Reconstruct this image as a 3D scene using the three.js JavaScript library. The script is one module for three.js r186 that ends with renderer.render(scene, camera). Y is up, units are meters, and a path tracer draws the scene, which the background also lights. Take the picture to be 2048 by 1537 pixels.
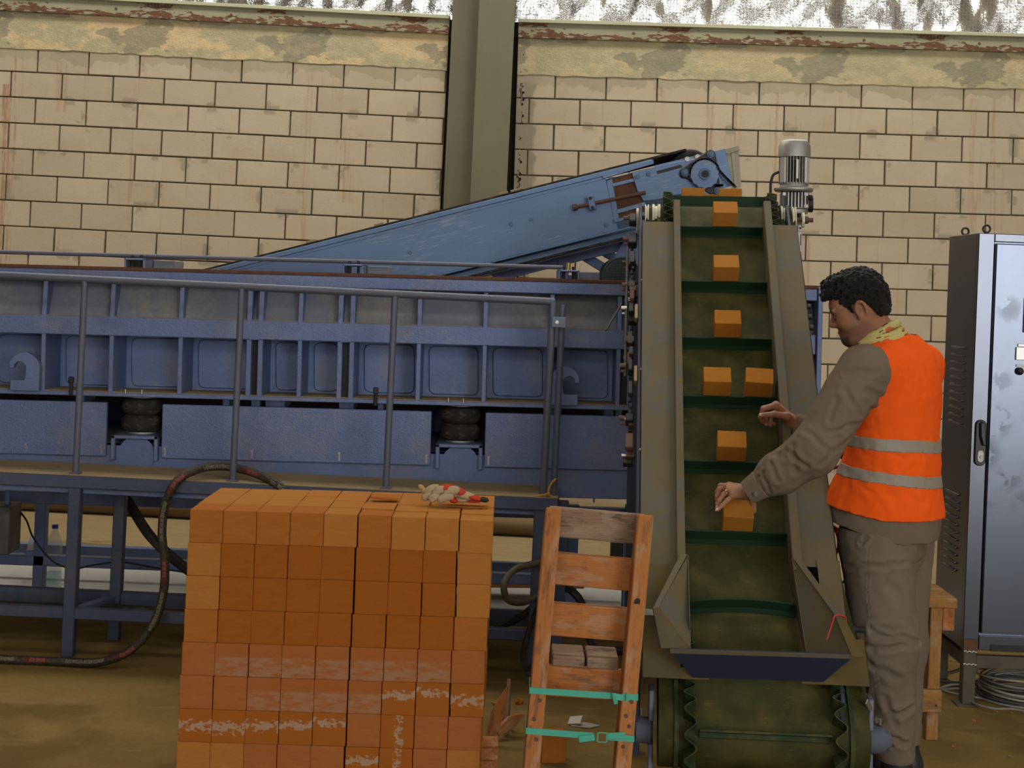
import * as THREE from 'three';
import { mergeGeometries, toCreasedNormals } from 'three/addons/utils/BufferGeometryUtils.js';
import { ImprovedNoise } from 'three/addons/math/ImprovedNoise.js';
import { RectAreaLightUniformsLib } from 'three/addons/lights/RectAreaLightUniformsLib.js';

// ---------------------------------------------------------------- camera, light, exposure
const scene = new THREE.Scene();
const renderer = new THREE.WebGLRenderer({ antialias: true });
renderer.toneMapping = THREE.LinearToneMapping;
renderer.toneMappingExposure = 0.54;
renderer.shadowMap.enabled = true;
RectAreaLightUniformsLib.init();
scene.background = new THREE.Color(0x05060a);

// level camera held with a slight roll; the horizon lies above the middle of the frame (the frame is cut out of a taller picture)
const FOCAL = 2844, CENTRE_X = 1024, CENTRE_Y = 575, ROLL = 0.04, EYE = 1.66;
const camera = new THREE.PerspectiveCamera(2 * Math.atan(1537 / 2 / FOCAL) * 180 / Math.PI, 2048 / 1537, 0.1, 60);
camera.position.set(0, EYE, 0);
camera.rotation.z = ROLL;
camera.setViewOffset(2048, 1537, 0, 768.5 - CENTRE_Y, 2048, 1537);
camera.updateProjectionMatrix();
scene.add(camera);

// openings of the hall and an added high band: each is a glowing translucent panel (structure, built below) and an area light of its size
const LIGHTS = {
  roof_back: { at: [-0.7, 7.3, -8.6], size: [12, 1.6], color: [1.0, 0.95, 0.87], power: 5.6, glow: 7 },
  roof_middle: { at: [2.0, 7.3, -3.2], size: [10, 1.4], color: [1.0, 0.95, 0.88], power: 0.5, glow: 3 },
  gate_right: { at: [6.9, 2.55, 8.8], size: [5.6, 4.9], color: [0.97, 0.98, 1.0], power: 6.5, glow: 6.5 },
  gate_left: { at: [-1.6, 2.6, 8.8], size: [4.4, 4.4], color: [0.97, 0.98, 1.0], power: 1.5, glow: 3 },
  added_band: { at: [0.5, 6.5, 8.8], size: [17, 1.4], color: [1.0, 0.97, 0.92], power: 1.0, glow: 7 },  // added glowing band, unseen, placed high so the foil mirrors it
};
for (const l of Object.values(LIGHTS)) {
  const a = new THREE.RectAreaLight(new THREE.Color().setRGB(...l.color), l.power, l.size[0], l.size[1]);
  a.position.set(...l.at); a.lookAt(...(l.face || [l.at[0], l.at[1] < 7 ? l.at[1] : 0, l.at[1] < 7 ? -6 : l.at[2] + 0.001]));
  scene.add(a);
}

// ---------------------------------------------------------------- helpers
const V = (x, y, z) => new THREE.Vector3(x, y, z);
// the place that lies at the given distance behind a point of the photograph (lens data above)
function at(x, y, d) {
  const u = (x - CENTRE_X) / FOCAL, v = (y - CENTRE_Y) / FOCAL, c = Math.cos(ROLL), s = Math.sin(ROLL);
  return V((u * c + v * s) * d, EYE + (u * s - v * c) * d, -d);
}
function rng(seed) { let a = seed >>> 0; return () => { a = (a + 0x6D2B79F5) >>> 0; let t = a; t = Math.imul(t ^ (t >>> 15), t | 1); t ^= t + Math.imul(t ^ (t >>> 7), t | 61); return ((t ^ (t >>> 14)) >>> 0) / 4294967296; }; }
const perlin = new ImprovedNoise();
const N3 = (x, y, z) => perlin.noise(x, y, z);
const clamp = (x, a = 0, b = 1) => Math.min(b, Math.max(a, x));
const mix = (a, b, t) => a + (b - a) * t;
const sstep = (a, b, x) => { const t = clamp((x - a) / (b - a)); return t * t * (3 - 2 * t); };
const mix3 = (a, b, t) => [mix(a[0], b[0], t), mix(a[1], b[1], t), mix(a[2], b[2], t)];

// tileable noise fields, sampled by all textures
function field(size, cells, oct, seed) {
  const out = new Float32Array(size * size), r = rng(seed); let amp = 1, sum = 0;
  for (let o = 0; o < oct; o++) {
    const n = cells << o, g = new Float32Array(n * n).map(() => r());
    for (let y = 0; y < size; y++) for (let x = 0; x < size; x++) {
      const fx = x / size * n, fy = y / size * n, ix = fx | 0, iy = fy | 0, tx = fx - ix, ty = fy - iy;
      const sx = tx * tx * (3 - 2 * tx), sy = ty * ty * (3 - 2 * ty), x1 = (ix + 1) % n, y1 = (iy + 1) % n;
      out[y * size + x] += amp * mix(mix(g[iy * n + ix], g[iy * n + x1], sx), mix(g[y1 * n + ix], g[y1 * n + x1], sx), sy);
    }
    sum += amp; amp *= 0.55;
  }
  let lo = 1e9, hi = -1e9; for (const v of out) { lo = Math.min(lo, v); hi = Math.max(hi, v); }
  return out.map((v) => (v - lo) / (hi - lo));
}
const FS = 512, FA = field(FS, 4, 6, 11), FB = field(FS, 5, 6, 23), FC = field(FS, 24, 4, 37), FD = field(FS, 96, 2, 41);
const samp = (f, x, y) => { // x, y in tiles
  x = (x - Math.floor(x)) * FS; y = (y - Math.floor(y)) * FS; const ix = x | 0, iy = y | 0, tx = x - ix, ty = y - iy, x1 = (ix + 1) % FS, y1 = (iy + 1) % FS;
  return mix(mix(f[iy * FS + ix], f[iy * FS + x1], tx), mix(f[y1 * FS + ix], f[y1 * FS + x1], tx), ty);
};
const to8 = (v) => Math.round(255 * Math.pow(clamp(v), 1 / 2.2));
// color(u, v) -> linear rgb, u and v in 0..1
function colorTex(w, h, color) {
  const d = new Uint8Array(w * h * 4);
  for (let y = 0; y < h; y++) for (let x = 0; x < w; x++) { const c = color((x + 0.5) / w, (y + 0.5) / h), i = 4 * (y * w + x); d[i] = to8(c[0]); d[i + 1] = to8(c[1]); d[i + 2] = to8(c[2]); d[i + 3] = 255; }
  const t = new THREE.DataTexture(d, w, h); t.colorSpace = THREE.SRGBColorSpace; t.wrapS = t.wrapT = THREE.RepeatWrapping; t.magFilter = t.minFilter = THREE.LinearFilter; t.needsUpdate = true; return t;
}
function dataTex(w, h, value) {
  const d = new Uint8Array(w * h * 4);
  for (let y = 0; y < h; y++) for (let x = 0; x < w; x++) { const v = Math.round(255 * clamp(value((x + 0.5) / w, (y + 0.5) / h))), i = 4 * (y * w + x); d[i] = d[i + 1] = d[i + 2] = v; d[i + 3] = 255; }
  const t = new THREE.DataTexture(d, w, h); t.wrapS = t.wrapT = THREE.RepeatWrapping; t.magFilter = t.minFilter = THREE.LinearFilter; t.needsUpdate = true; return t;
}
const every = (t, m, n = m) => { const c = t.clone(); c.repeat.set(1 / m, 1 / n); c.needsUpdate = true; return c; };   // one tile every m by n metres
function mat(color, rough = 0.6, o = {}) {
  if (rough > 0.72 && o.specularIntensity === undefined) o = { ...o, specularIntensity: 0.2 }; // dusty, porous surfaces hardly mirror
  const m = new (o.physical || o.specularIntensity !== undefined ? THREE.MeshPhysicalMaterial : THREE.MeshStandardMaterial)({ color: Array.isArray(color) ? new THREE.Color().setRGB(...color) : color, roughness: rough, metalness: o.metal || 0 });
  for (const k of ['map', 'bumpMap', 'bumpScale', 'roughnessMap', 'side', 'clearcoat', 'clearcoatRoughness', 'transmission', 'thickness', 'ior', 'sheen', 'sheenRoughness', 'sheenColor', 'vertexColors', 'transparent', 'alphaTest', 'specularIntensity']) if (o[k] !== undefined) m[k] = o[k];
  return m;
}

// ---- geometry: everything below is non-indexed with position, normal, uv; uv in metres
function boxUV(g, ou = 0, ov = 0) {
  const p = g.attributes.position, n = g.attributes.normal, uv = new Float32Array(p.count * 2);
  for (let i = 0; i < p.count; i += 3) {
    const nx = Math.abs(n.getX(i) + n.getX(i + 1) + n.getX(i + 2)), ny = Math.abs(n.getY(i) + n.getY(i + 1) + n.getY(i + 2)), nz = Math.abs(n.getZ(i) + n.getZ(i + 1) + n.getZ(i + 2));
    for (let k = i; k < i + 3; k++) {
      const x = p.getX(k), y = p.getY(k), z = p.getZ(k);
      const [a, b] = nz >= nx && nz >= ny ? [x, y] : nx >= ny ? [z, y] : [x, z];
      uv[2 * k] = a + ou; uv[2 * k + 1] = b + ov;
    }
  }
  g.setAttribute('uv', new THREE.BufferAttribute(uv, 2)); return g;
}
function fromTris(tri) { // flat triangles [[a,b,c],...] of [x,y,z]
  const p = new Float32Array(tri.length * 9); let i = 0; for (const t of tri) for (const v of t) { p[i++] = v[0]; p[i++] = v[1]; p[i++] = v[2]; }
  const g = new THREE.BufferGeometry(); g.setAttribute('position', new THREE.BufferAttribute(p, 3)); g.computeVertexNormals(); return boxUV(g);
}
function clean(g, box = true, crease = 0) {
  let q = g.index ? g.toNonIndexed() : g; for (const k of Object.keys(q.attributes)) if (!['position', 'normal', 'uv'].includes(k)) q.deleteAttribute(k);
  q.morphAttributes = {}; q.clearGroups();
  if (crease) q = toCreasedNormals(q, crease);
  if (box || !q.attributes.uv) boxUV(q); return q;
}
const boxCache = {};
function cbox(w, h, d, c = 0.002) { // box with chamfered edges, 44 triangles
  const key = [w, h, d, c].map((v) => v.toFixed(5)).join(); if (boxCache[key]) return boxCache[key].clone();
  c = Math.min(c, w * 0.45, h * 0.45, d * 0.45);
  const H = [w / 2, h / 2, d / 2], pt = (s, ax) => [0, 1, 2].map((k) => s[k] * (k === ax ? H[k] : H[k] - c)), tri = [];
  const add = (...q) => { const m = [0, 1, 2].map((k) => q.reduce((t, v) => t + v[k], 0)), e1 = [0, 1, 2].map((k) => q[1][k] - q[0][k]), e2 = [0, 1, 2].map((k) => q[2][k] - q[0][k]);
    const n = [e1[1] * e2[2] - e1[2] * e2[1], e1[2] * e2[0] - e1[0] * e2[2], e1[0] * e2[1] - e1[1] * e2[0]]; if (n[0] * m[0] + n[1] * m[1] + n[2] * m[2] < 0) q.reverse();
    tri.push([q[0], q[1], q[2]]); if (q.length > 3) tri.push([q[0], q[2], q[3]]); };
  const sg = (ax, a, b, v) => { const s = [0, 0, 0]; s[ax] = v; s[(ax + 1) % 3] = a; s[(ax + 2) % 3] = b; return s; };
  for (let ax = 0; ax < 3; ax++) for (const v of [-1, 1]) add(pt(sg(ax, -1, -1, v), ax), pt(sg(ax, 1, -1, v), ax), pt(sg(ax, 1, 1, v), ax), pt(sg(ax, -1, 1, v), ax));
  for (let ax = 0; ax < 3; ax++) for (const a of [-1, 1]) for (const b of [-1, 1]) { const k1 = (ax + 1) % 3, k2 = (ax + 2) % 3; add(pt(sg(ax, a, b, -1), k1), pt(sg(ax, a, b, 1), k1), pt(sg(ax, a, b, 1), k2), pt(sg(ax, a, b, -1), k2)); }
  for (const a of [-1, 1]) for (const b of [-1, 1]) for (const e of [-1, 1]) add(pt([a, b, e], 0), pt([a, b, e], 1), pt([a, b, e], 2));
  return (boxCache[key] = fromTris(tri)).clone();
}
const M4 = (p = [0, 0, 0], r = [0, 0, 0], s = [1, 1, 1]) => new THREE.Matrix4().compose(V(...p), new THREE.Quaternion().setFromEuler(new THREE.Euler(...r)), V(...s));
const put = (g, p, r, s) => g.applyMatrix4(p && p.isMatrix4 ? p : M4(p, r, s));
const box = (x, y, z, w, h, d, c, r) => put(cbox(w, h, d, c), [x, y, z], r);
const box2 = (x0, x1, y0, y1, z0, z1, c) => boxUV(put(cbox(Math.abs(x1 - x0), Math.abs(y1 - y0), Math.abs(z1 - z0), c), [(x0 + x1) / 2, (y0 + y1) / 2, (z0 + z1) / 2]));
const join = (list) => list.length === 1 ? list[0] : mergeGeometries(list);
const A3 = (v) => v.isVector3 ? v : V(...v);
function frameTo(dir, up = V(0, 1, 0)) { // columns: right, up', dir
  const z = dir.clone().normalize(); let x = up.clone().cross(z); if (x.length() < 1e-4) x = V(1, 0, 0).cross(z); x.normalize(); return new THREE.Matrix4().makeBasis(x, z.clone().cross(x), z);
}
function bar(p, q, w, h, c = 0.003, up) { // square-edged bar from p to q
  p = A3(p); q = A3(q); const d = q.clone().sub(p), m = frameTo(d, up); m.setPosition(p.clone().add(q).multiplyScalar(0.5)); return put(cbox(w, h, d.length(), c), m);
}
function rod(p, q, r, seg = 16, r2 = r, caps = true) {
  p = A3(p); q = A3(q); const d = q.clone().sub(p); const g = new THREE.CylinderGeometry(r2, r, d.length(), seg, 1, !caps); g.rotateX(Math.PI / 2);
  const m = frameTo(d); m.setPosition(p.clone().add(q).multiplyScalar(0.5)); return put(clean(g, false), m);
}
function tube(pts, r, seg = 60, rad = 10, closed = false, caps = true) {
  const curve = new THREE.CatmullRomCurve3(pts.map(A3), closed, 'centripetal'), g = clean(new THREE.TubeGeometry(curve, seg, r, rad, closed), false), L = curve.getLength(), u = g.attributes.uv;
  for (let i = 0; i < u.count; i++) u.setXY(i, u.getX(i) * L, u.getY(i));
  if (closed || !caps) return g;
  const ends = [0, 1].map((t) => { const s = clean(new THREE.SphereGeometry(r, rad, 6), false); return put(s, curve.getPoint(t).toArray()); });
  return join([g, ...ends]);
}
function lathe(prof, seg = 32, crease = 0.6) { return clean(new THREE.LatheGeometry(prof.map(([r, y]) => new THREE.Vector2(r, y)), seg), false, crease); }
function plate(pts, thick, bevel = 0.001, holes = []) { // outline in xy, thickness along z from 0 to thick
  const s = new THREE.Shape(pts.map(([x, y]) => new THREE.Vector2(x, y))); for (const h of holes) s.holes.push(new THREE.Path(h.map(([x, y]) => new THREE.Vector2(x, y))));
  const b = Math.min(bevel, thick * 0.4), g = new THREE.ExtrudeGeometry(s, { depth: thick - 2 * b, bevelEnabled: b > 0, bevelThickness: b, bevelSize: b, bevelOffset: -b, bevelSegments: 1, curveSegments: 16, steps: 1 });
  g.translate(0, 0, b); return clean(g, true);
}
function sheet(poly, t = 0.002) { // flat polygon in space with thickness t behind it (against its normal)
  const p = poly.map(A3), n = p[1].clone().sub(p[0]).cross(p[2].clone().sub(p[0])).normalize(), q = p.map((v) => v.clone().addScaledVector(n, -t)), a = (v) => v.toArray(), tri = [];
  for (let i = 1; i < p.length - 1; i++) { tri.push([a(p[0]), a(p[i]), a(p[i + 1])], [a(q[0]), a(q[i + 1]), a(q[i])]); }
  for (let i = 0; i < p.length; i++) { const j = (i + 1) % p.length; tri.push([a(p[i]), a(q[i]), a(q[j])], [a(p[i]), a(q[j]), a(p[j])]); }
  return fromTris(tri);
}
const circle = (cx, cy, r, n = 20, a0 = 0, a1 = Math.PI * 2) => Array.from({ length: n }, (_, i) => { const a = a0 + (a1 - a0) * i / (n - (a1 - a0 > 6.28 ? 0 : 1)); return [cx + r * Math.cos(a), cy + r * Math.sin(a)]; });
function bolt(r = 0.008, h = 0.006) { return clean(new THREE.CylinderGeometry(r, r * 1.05, h, 6).rotateX(Math.PI / 2).translate(0, 0, h / 2), false); }  // hexagon head facing +z

// ---- scene tree
const used = {};
function numbered(name) { const n = used[name] = (used[name] ?? -1) + 1; return n ? `${name}_${String(n).padStart(3, '0')}` : name; }
function mesh(name, geos, material, parent) {
  const m = new THREE.Mesh(Array.isArray(geos) ? join(geos) : geos, material); m.name = name; parent.add(m); return m;
}
function thing(name, label, category, group, pos = [0, 0, 0]) {
  const o = new THREE.Group(); o.name = numbered(name); o.userData = { label, category }; if (group) o.userData.group = group; o.position.set(...(pos.isVector3 ? pos.toArray() : pos)); scene.add(o); return o;
}
function solo(name, label, category, geos, material, group, kind) {
  const m = new THREE.Mesh(Array.isArray(geos) ? join(geos) : geos, material); m.name = numbered(name); m.userData = { label, category }; if (group) m.userData.group = group; if (kind) m.userData.kind = kind; scene.add(m); return m;
}
function struct(name, geos, material, label) {
  const m = geos ? new THREE.Mesh(Array.isArray(geos) ? join(geos) : geos, material) : new THREE.Group(); m.name = name; m.userData = { kind: 'structure', label, category: name.split('_')[0] }; scene.add(m); return m;
}
// centre geometry on its base so that the object's own origin lies there
function rebase(m) { const b = new THREE.Box3().setFromObject(m), c = b.getCenter(V(0, 0, 0)); c.y = b.min.y; m.geometry.translate(-c.x, -c.y, -c.z); m.position.copy(c); return m; }
// ---------------------------------------------------------------- textures and materials
const hammer = dataTex(512, 512, (u, v) => 0.5 * samp(FC, u * 2, v * 2) + 0.35 * samp(FD, u * 2, v * 2) + 0.3 * samp(FB, u, v));
const grain = dataTex(512, 512, (u, v) => 0.6 * samp(FD, u * 2, v * 2) + 0.4 * samp(FC, u * 3, v * 3));
const weave = dataTex(256, 256, (u, v) => 0.5 + 0.25 * Math.sin(u * 2 * Math.PI * 64) * Math.sin(v * 2 * Math.PI * 64) + 0.3 * (samp(FD, u, v) - 0.5));
// blue-grey machine enamel: slight mottling, with dry tan dust lying in clumps
function enamel(base, dust, lot) { return colorTex(512, 512, (u, v) => { const m = samp(FA, u, v), f = samp(FC, u * 2, v * 2), g = samp(FD, u * 3, v * 3); const c = base.map((k) => k * (0.86 + 0.2 * m + 0.12 * f)); return mix3(c, dust, clamp(lot * sstep(0.52, 0.8, 0.6 * samp(FB, u, v) + 0.3 * f + 0.2 * g))); }); }
const DUST = [0.36, 0.27, 0.14];
const BLUE = [0.1491, 0.201, 0.367];
const tEnamel = enamel(BLUE, DUST, 0.22), tEnamelDusty = enamel([0.1815, 0.1956, 0.2392], [0.297, 0.282, 0.2465], 0.6);
const mEnamel = mat([1, 1, 1], 0.44, { metal: 0.35, map: every(tEnamel, 0.8), bumpMap: every(hammer, 0.24), bumpScale: 0.0022 });
const mEnamelFine = mat([1, 1, 1], 0.48, { metal: 0.35, map: every(tEnamel, 0.7), bumpMap: every(hammer, 0.16), bumpScale: 0.0011 });
const mEnamelDark = mEnamelFine;
const mWalk = mat([0.50, 0.47, 0.44], 0.5, { metal: 0.3, map: every(tEnamel, 0.8), bumpMap: every(hammer, 0.16), bumpScale: 0.0010 });
const mEnamelDusty = mat([1, 1, 1], 0.6, { map: every(tEnamelDusty, 0.9), bumpMap: every(hammer, 0.2), bumpScale: 0.0015 });
const mPipePaint = mat([0.13, 0.14, 0.18], 0.36, { metal: 0.3, map: every(colorTex(256, 256, (u, v) => { const k = 0.8 + 0.35 * samp(FB, u, v); return [k, k, k * 1.02]; }), 0.5), bumpMap: every(hammer, 0.1), bumpScale: 0.0005 });
const tDustTop = colorTex(512, 512, (u, v) => { const a = samp(FA, u, v), b = samp(FC, u * 2, v * 2), c = samp(FD, u * 2, v * 2); return mix3([0.38, 0.29, 0.155], [0.24, 0.19, 0.12], clamp(sstep(0.45, 0.75, a) * 0.6 + 0.3 * b * c)); });
const mDustTop = mat([1, 1, 1], 0.95, { map: every(tDustTop, 0.8), bumpMap: every(grain, 0.15), bumpScale: 0.002 });
function tBandDust() { return colorTex(128, 128, (u, v) => { const k = 0.8 + 0.3 * samp(FB, u, v); return [k, k, k]; }); }
const mRust = mat([1, 1, 1], 0.9, { map: every(colorTex(512, 512, (u, v) => mix3([0.09, 0.042, 0.028], [0.20, 0.10, 0.06], samp(FB, u * 2, v * 2) * 0.6 + 0.4 * samp(FD, u * 2, v * 2))), 0.4), bumpMap: every(grain, 0.1), bumpScale: 0.001 });
const mBlack = mat([0.012, 0.012, 0.013], 0.55);
const mBlackRubber = mat([1, 1, 1], 0.75, { map: every(colorTex(256, 256, (u, v) => mix3([0.035, 0.032, 0.028], [0.12, 0.095, 0.062], sstep(0.5, 0.85, samp(FB, u, v) * 0.7 + 0.3 * samp(FD, u, v)))), 0.3), bumpMap: every(grain, 0.08), bumpScale: 0.0005 });
const mHood = mat([0.40, 0.36, 0.25], 0.6, { map: every(tBandDust(), 0.3) });
const mDarkSteel = mat([0.035, 0.033, 0.031], 0.5, { metal: 0.4, bumpMap: every(grain, 0.1), bumpScale: 0.0004 });
const mBolt = mat([0.50, 0.49, 0.46], 0.35, { metal: 0.9 });
const mAlu = mat([0.40, 0.395, 0.36], 0.4, { metal: 0.7, bumpMap: every(grain, 0.06), bumpScale: 0.0003 });
const mAluWhite = mat([0.56, 0.55, 0.50], 0.5, { metal: 0.3 });
const mNylon = mat([0.72, 0.68, 0.50], 0.5);
const mBoltRust = mat([0.13, 0.07, 0.045], 0.7, { metal: 0.3 });
// light blue enamel of the rear feeder, rubbed
const tFeeder = colorTex(1024, 512, (u, v) => { const a = samp(FA, u, v), s = samp(FC, u * 0.7, v * 4), f = samp(FD, u * 2, v * 2); const c = [0.1172, 0.1986, 0.3402].map((k) => k * (0.86 + 0.22 * a + 0.08 * f)); return mix3(c, [0.33, 0.36, 0.40], 0.5 * sstep(0.6, 0.85, s) * sstep(0.4, 0.7, samp(FB, u, v))); });
const mFeeder = mat([1, 1, 1], 0.45, { metal: 0.25, map: every(tFeeder, 1.3, 0.7), bumpMap: every(hammer, 0.2), bumpScale: 0.0006 });
const mFeederDark = mat([0.40, 0.42, 0.50], 0.5, { map: every(tFeeder, 1.3, 0.7), bumpMap: every(hammer, 0.2), bumpScale: 0.0008 });
// galvanised sheet with a brownish film of dust and rubbed patches
const tGalv = colorTex(512, 1024, (u, v) => { const a = samp(FA, u, v * 2), b = samp(FB, u * 2, v * 3), f = samp(FD, u, v * 3), r = sstep(0.58, 0.68, samp(FB, u + 0.3, v * 2.5) * 0.8 + 0.25 * samp(FC, u, v * 3)); let c = mix3([0.1443, 0.111, 0.0493], [0.1131, 0.0915, 0.04524], a * 0.7 + 0.2 * f); c = mix3(c, [0.09775, 0.1088, 0.0975], 0.5 * r); return c.map((k) => k * (0.92 + 0.14 * b)); });
const mGalv = mat([1, 1, 1], 0.64, { metal: 0.1, specularIntensity: 0.5, map: every(tGalv, 0.5, 1.0), bumpMap: every(grain, 0.2), bumpScale: 0.0004 });
const mGalvDusty = mat([1.0, 0.92, 0.72], 0.85, { map: every(tGalv, 0.35, 0.7), bumpMap: every(grain, 0.1), bumpScale: 0.001 });
// green belt rubber, with sandy-coloured dust rubbed into it
const tBelt = colorTex(512, 512, (u, v) => { const a = samp(FA, u, v), b = samp(FB, u * 2, v * 1.5), f = samp(FD, u * 2, v * 2), s = samp(FC, u * 0.6, v * 3); let c = [0.03352, 0.03903, 0.00576].map((k) => k * (0.8 + 0.4 * a)); c = mix3(c, [0.116, 0.0924, 0.022], 0.55 * sstep(0.30, 0.95, 0.55 * b + 0.45 * a) + 0.08 * f); return mix3(c, [0.1914, 0.1512, 0.052], 0.35 * sstep(0.78, 0.95, s)); });
const mBelt = mat([1, 1, 1], 0.66, { specularIntensity: 0.35, map: every(tBelt, 0.55, 0.5), bumpMap: every(grain, 0.1), bumpScale: 0.0004 });
const mCleat = mat([0.014, 0.036, 0.016], 0.65, { specularIntensity: 0.35, bumpMap: every(grain, 0.1), bumpScale: 0.0004 });
const mWallRubber = mat([1, 1, 1], 0.66, { specularIntensity: 0.35, map: every(colorTex(256, 256, (u, v) => mix3([0.0275, 0.04675, 0.016], [0.0825, 0.088, 0.03], sstep(0.45, 0.8, samp(FB, u, v)) * 0.7 + 0.1 * samp(FD, u, v))), 0.25), bumpMap: every(grain, 0.1), bumpScale: 0.0005 });
const mNavy = mat([0.012, 0.016, 0.042], 0.5, { bumpMap: every(grain, 0.12), bumpScale: 0.0006 });

// ---------------------------------------------------------------- the hall
const WALL_Z = -11.13, COURSE = 0.2016, BLOCK = 0.40;
const CREAM = [0.5481, 0.4664, 0.335], CEMENT = [0.36, 0.325, 0.225];
const blockOf = (u, v) => { const row = Math.floor(v / COURSE), off = (row % 2 === 0) ? 0.2 : 0; return [row, Math.floor((u + off) / BLOCK)]; };
const hash = (a, b, c = 0) => { const s = Math.sin(a * 127.1 + b * 311.7 + c * 74.7) * 43758.5453; return s - Math.floor(s); };
// colour of the masonry in bay coordinates (metres); drips = columns where rusty water has run down
function masonry(u0, w, v0, h, seed, drips) {
  return colorTex(1536, 1280, (s, t) => {
    const u = u0 + s * w, v = v0 + t * h, [row, col] = blockOf(u, v), r1 = hash(row, col, seed), r2 = hash(row, col, seed + 5);
    const a = samp(FA, u * 0.6 + r1, v * 0.9), b = samp(FB, u * 0.9, v * 0.9 + seed), f = samp(FD, u * 1.5, v * 1.5), c4 = samp(FC, u * 0.7, v * 0.7);
    let c = mix3(CREAM, [0.4959, 0.3784, 0.2436], 0.5 * sstep(0.35, 0.9, a)).map((k) => k * (0.90 + 0.13 * r1 + 0.05 * f));
    c = mix3(c, [0.522, 0.4136, 0.3045], 0.35 * r2 * sstep(0.3, 0.7, b));
    // greyish mortar dragged over edges
    const fu = (u + ((row % 2 === 0) ? 0.2 : 0)) / BLOCK - col, fv = v / COURSE - row, edge = Math.min(fu, 1 - fu) * BLOCK, edgv = Math.min(fv, 1 - fv) * COURSE;
    const em = Math.min(edge, edgv); c = mix3(c, [0.42, 0.34, 0.22], 0.55 * sstep(0.018, 0.0, em - 0.012 * (c4 - 0.5)));
    c = mix3(c, [0.33, 0.28, 0.20], 0.75 * sstep(0.80, 0.86, b + 0.10 * c4) * sstep(0.035, 0.0, em - 0.02));
    // rusty run-off with hard narrow edges
    let drip = 0; for (const [du, wd, top, bot, k] of drips) { const x = (u - du - 0.02 * (samp(FA, 0.3, v * 0.4 + du) - 0.5)) / wd; if (Math.abs(x) < 1 && v < top && v > bot) drip = Math.max(drip, k * sstep(0.50, 0.66, samp(FC, u * 2.2, v * 0.06 + du) * 0.7 + 0.3 * samp(FD, u * 2, v * 0.2)) * (1 - x * x)); }
    const fine = sstep(0.70, 0.82, samp(FC, u * 1.3 + 0.37, v * 0.05 + seed)) * sstep(0.45, 0.7, samp(FB, u * 0.5, v * 0.5));
    c = mix3(c, [0.40, 0.21, 0.095], clamp(drip + 0.16 * fine));
    // cement smeared over the topmost course when the ring beam was cast
    const sm = v - 0.02 + 0.10 * (samp(FA, u * 0.8, 0.1 + seed) - 0.5) + 0.10 * (samp(FC, u * 0.5, v * 0.5) - 0.5) + (edge < 0.05 ? 0.05 - edge : 0) * 1.2;
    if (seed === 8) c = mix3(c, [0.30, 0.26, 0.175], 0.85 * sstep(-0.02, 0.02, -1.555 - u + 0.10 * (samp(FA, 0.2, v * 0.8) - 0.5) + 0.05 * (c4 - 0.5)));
    c = mix3(c, mix3(CEMENT, [0.47, 0.39, 0.26], samp(FB, u, v)), 0.85 * sstep(0.085, 0.10, sm));
    return c;
  });
}
const bays = [
  { name: 'wall_back_left', pivot: at(431, 163, -WALL_Z), turn: -0.0095, u0: -3.2, u1: 1.805, seed: 3, phase: 0, label: 'cream block wall bay to the left of the steel column',
    drips: [[-1.66, 0.10, -0.1, -3, 0.8], [-1.55, 0.05, 0.2, -3, 0.7], [-0.62, 0.03, 0.1, -1.8, 0.45], [0.74, 0.03, 0.1, -1.7, 0.4], [1.05, 0.08, -0.3, -0.9, 0.35], [1.74, 0.05, -0.4, -3, 0.5], [-1.2, 0.06, 0.1, -0.3, 0.4]] },
  { name: 'wall_back_right', pivot: at(1467, 208.5, -WALL_Z), turn: 0.0105, u0: -1.70, u1: 3.9, seed: 8, phase: 0, label: 'cream block wall bay to the right of the steel column',
    drips: [[-0.17, 0.05, 0.1, -0.6, 0.6], [0.04, 0.06, 0.1, -0.9, 0.5], [0.33, 0.05, 0.1, -2.4, 0.5], [0.52, 0.04, 0.1, -2.6, 0.4], [1.9, 0.06, 0.1, -2, 0.4], [2.05, 0.03, 0.1, -2, 0.5], [-1.62, 0.10, 0, -1.6, 0.35], [1.4, 0.03, 0.1, -0.4, 0.4], [0.62, 0.03, -1, -2.4, 0.45]] },
];
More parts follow.
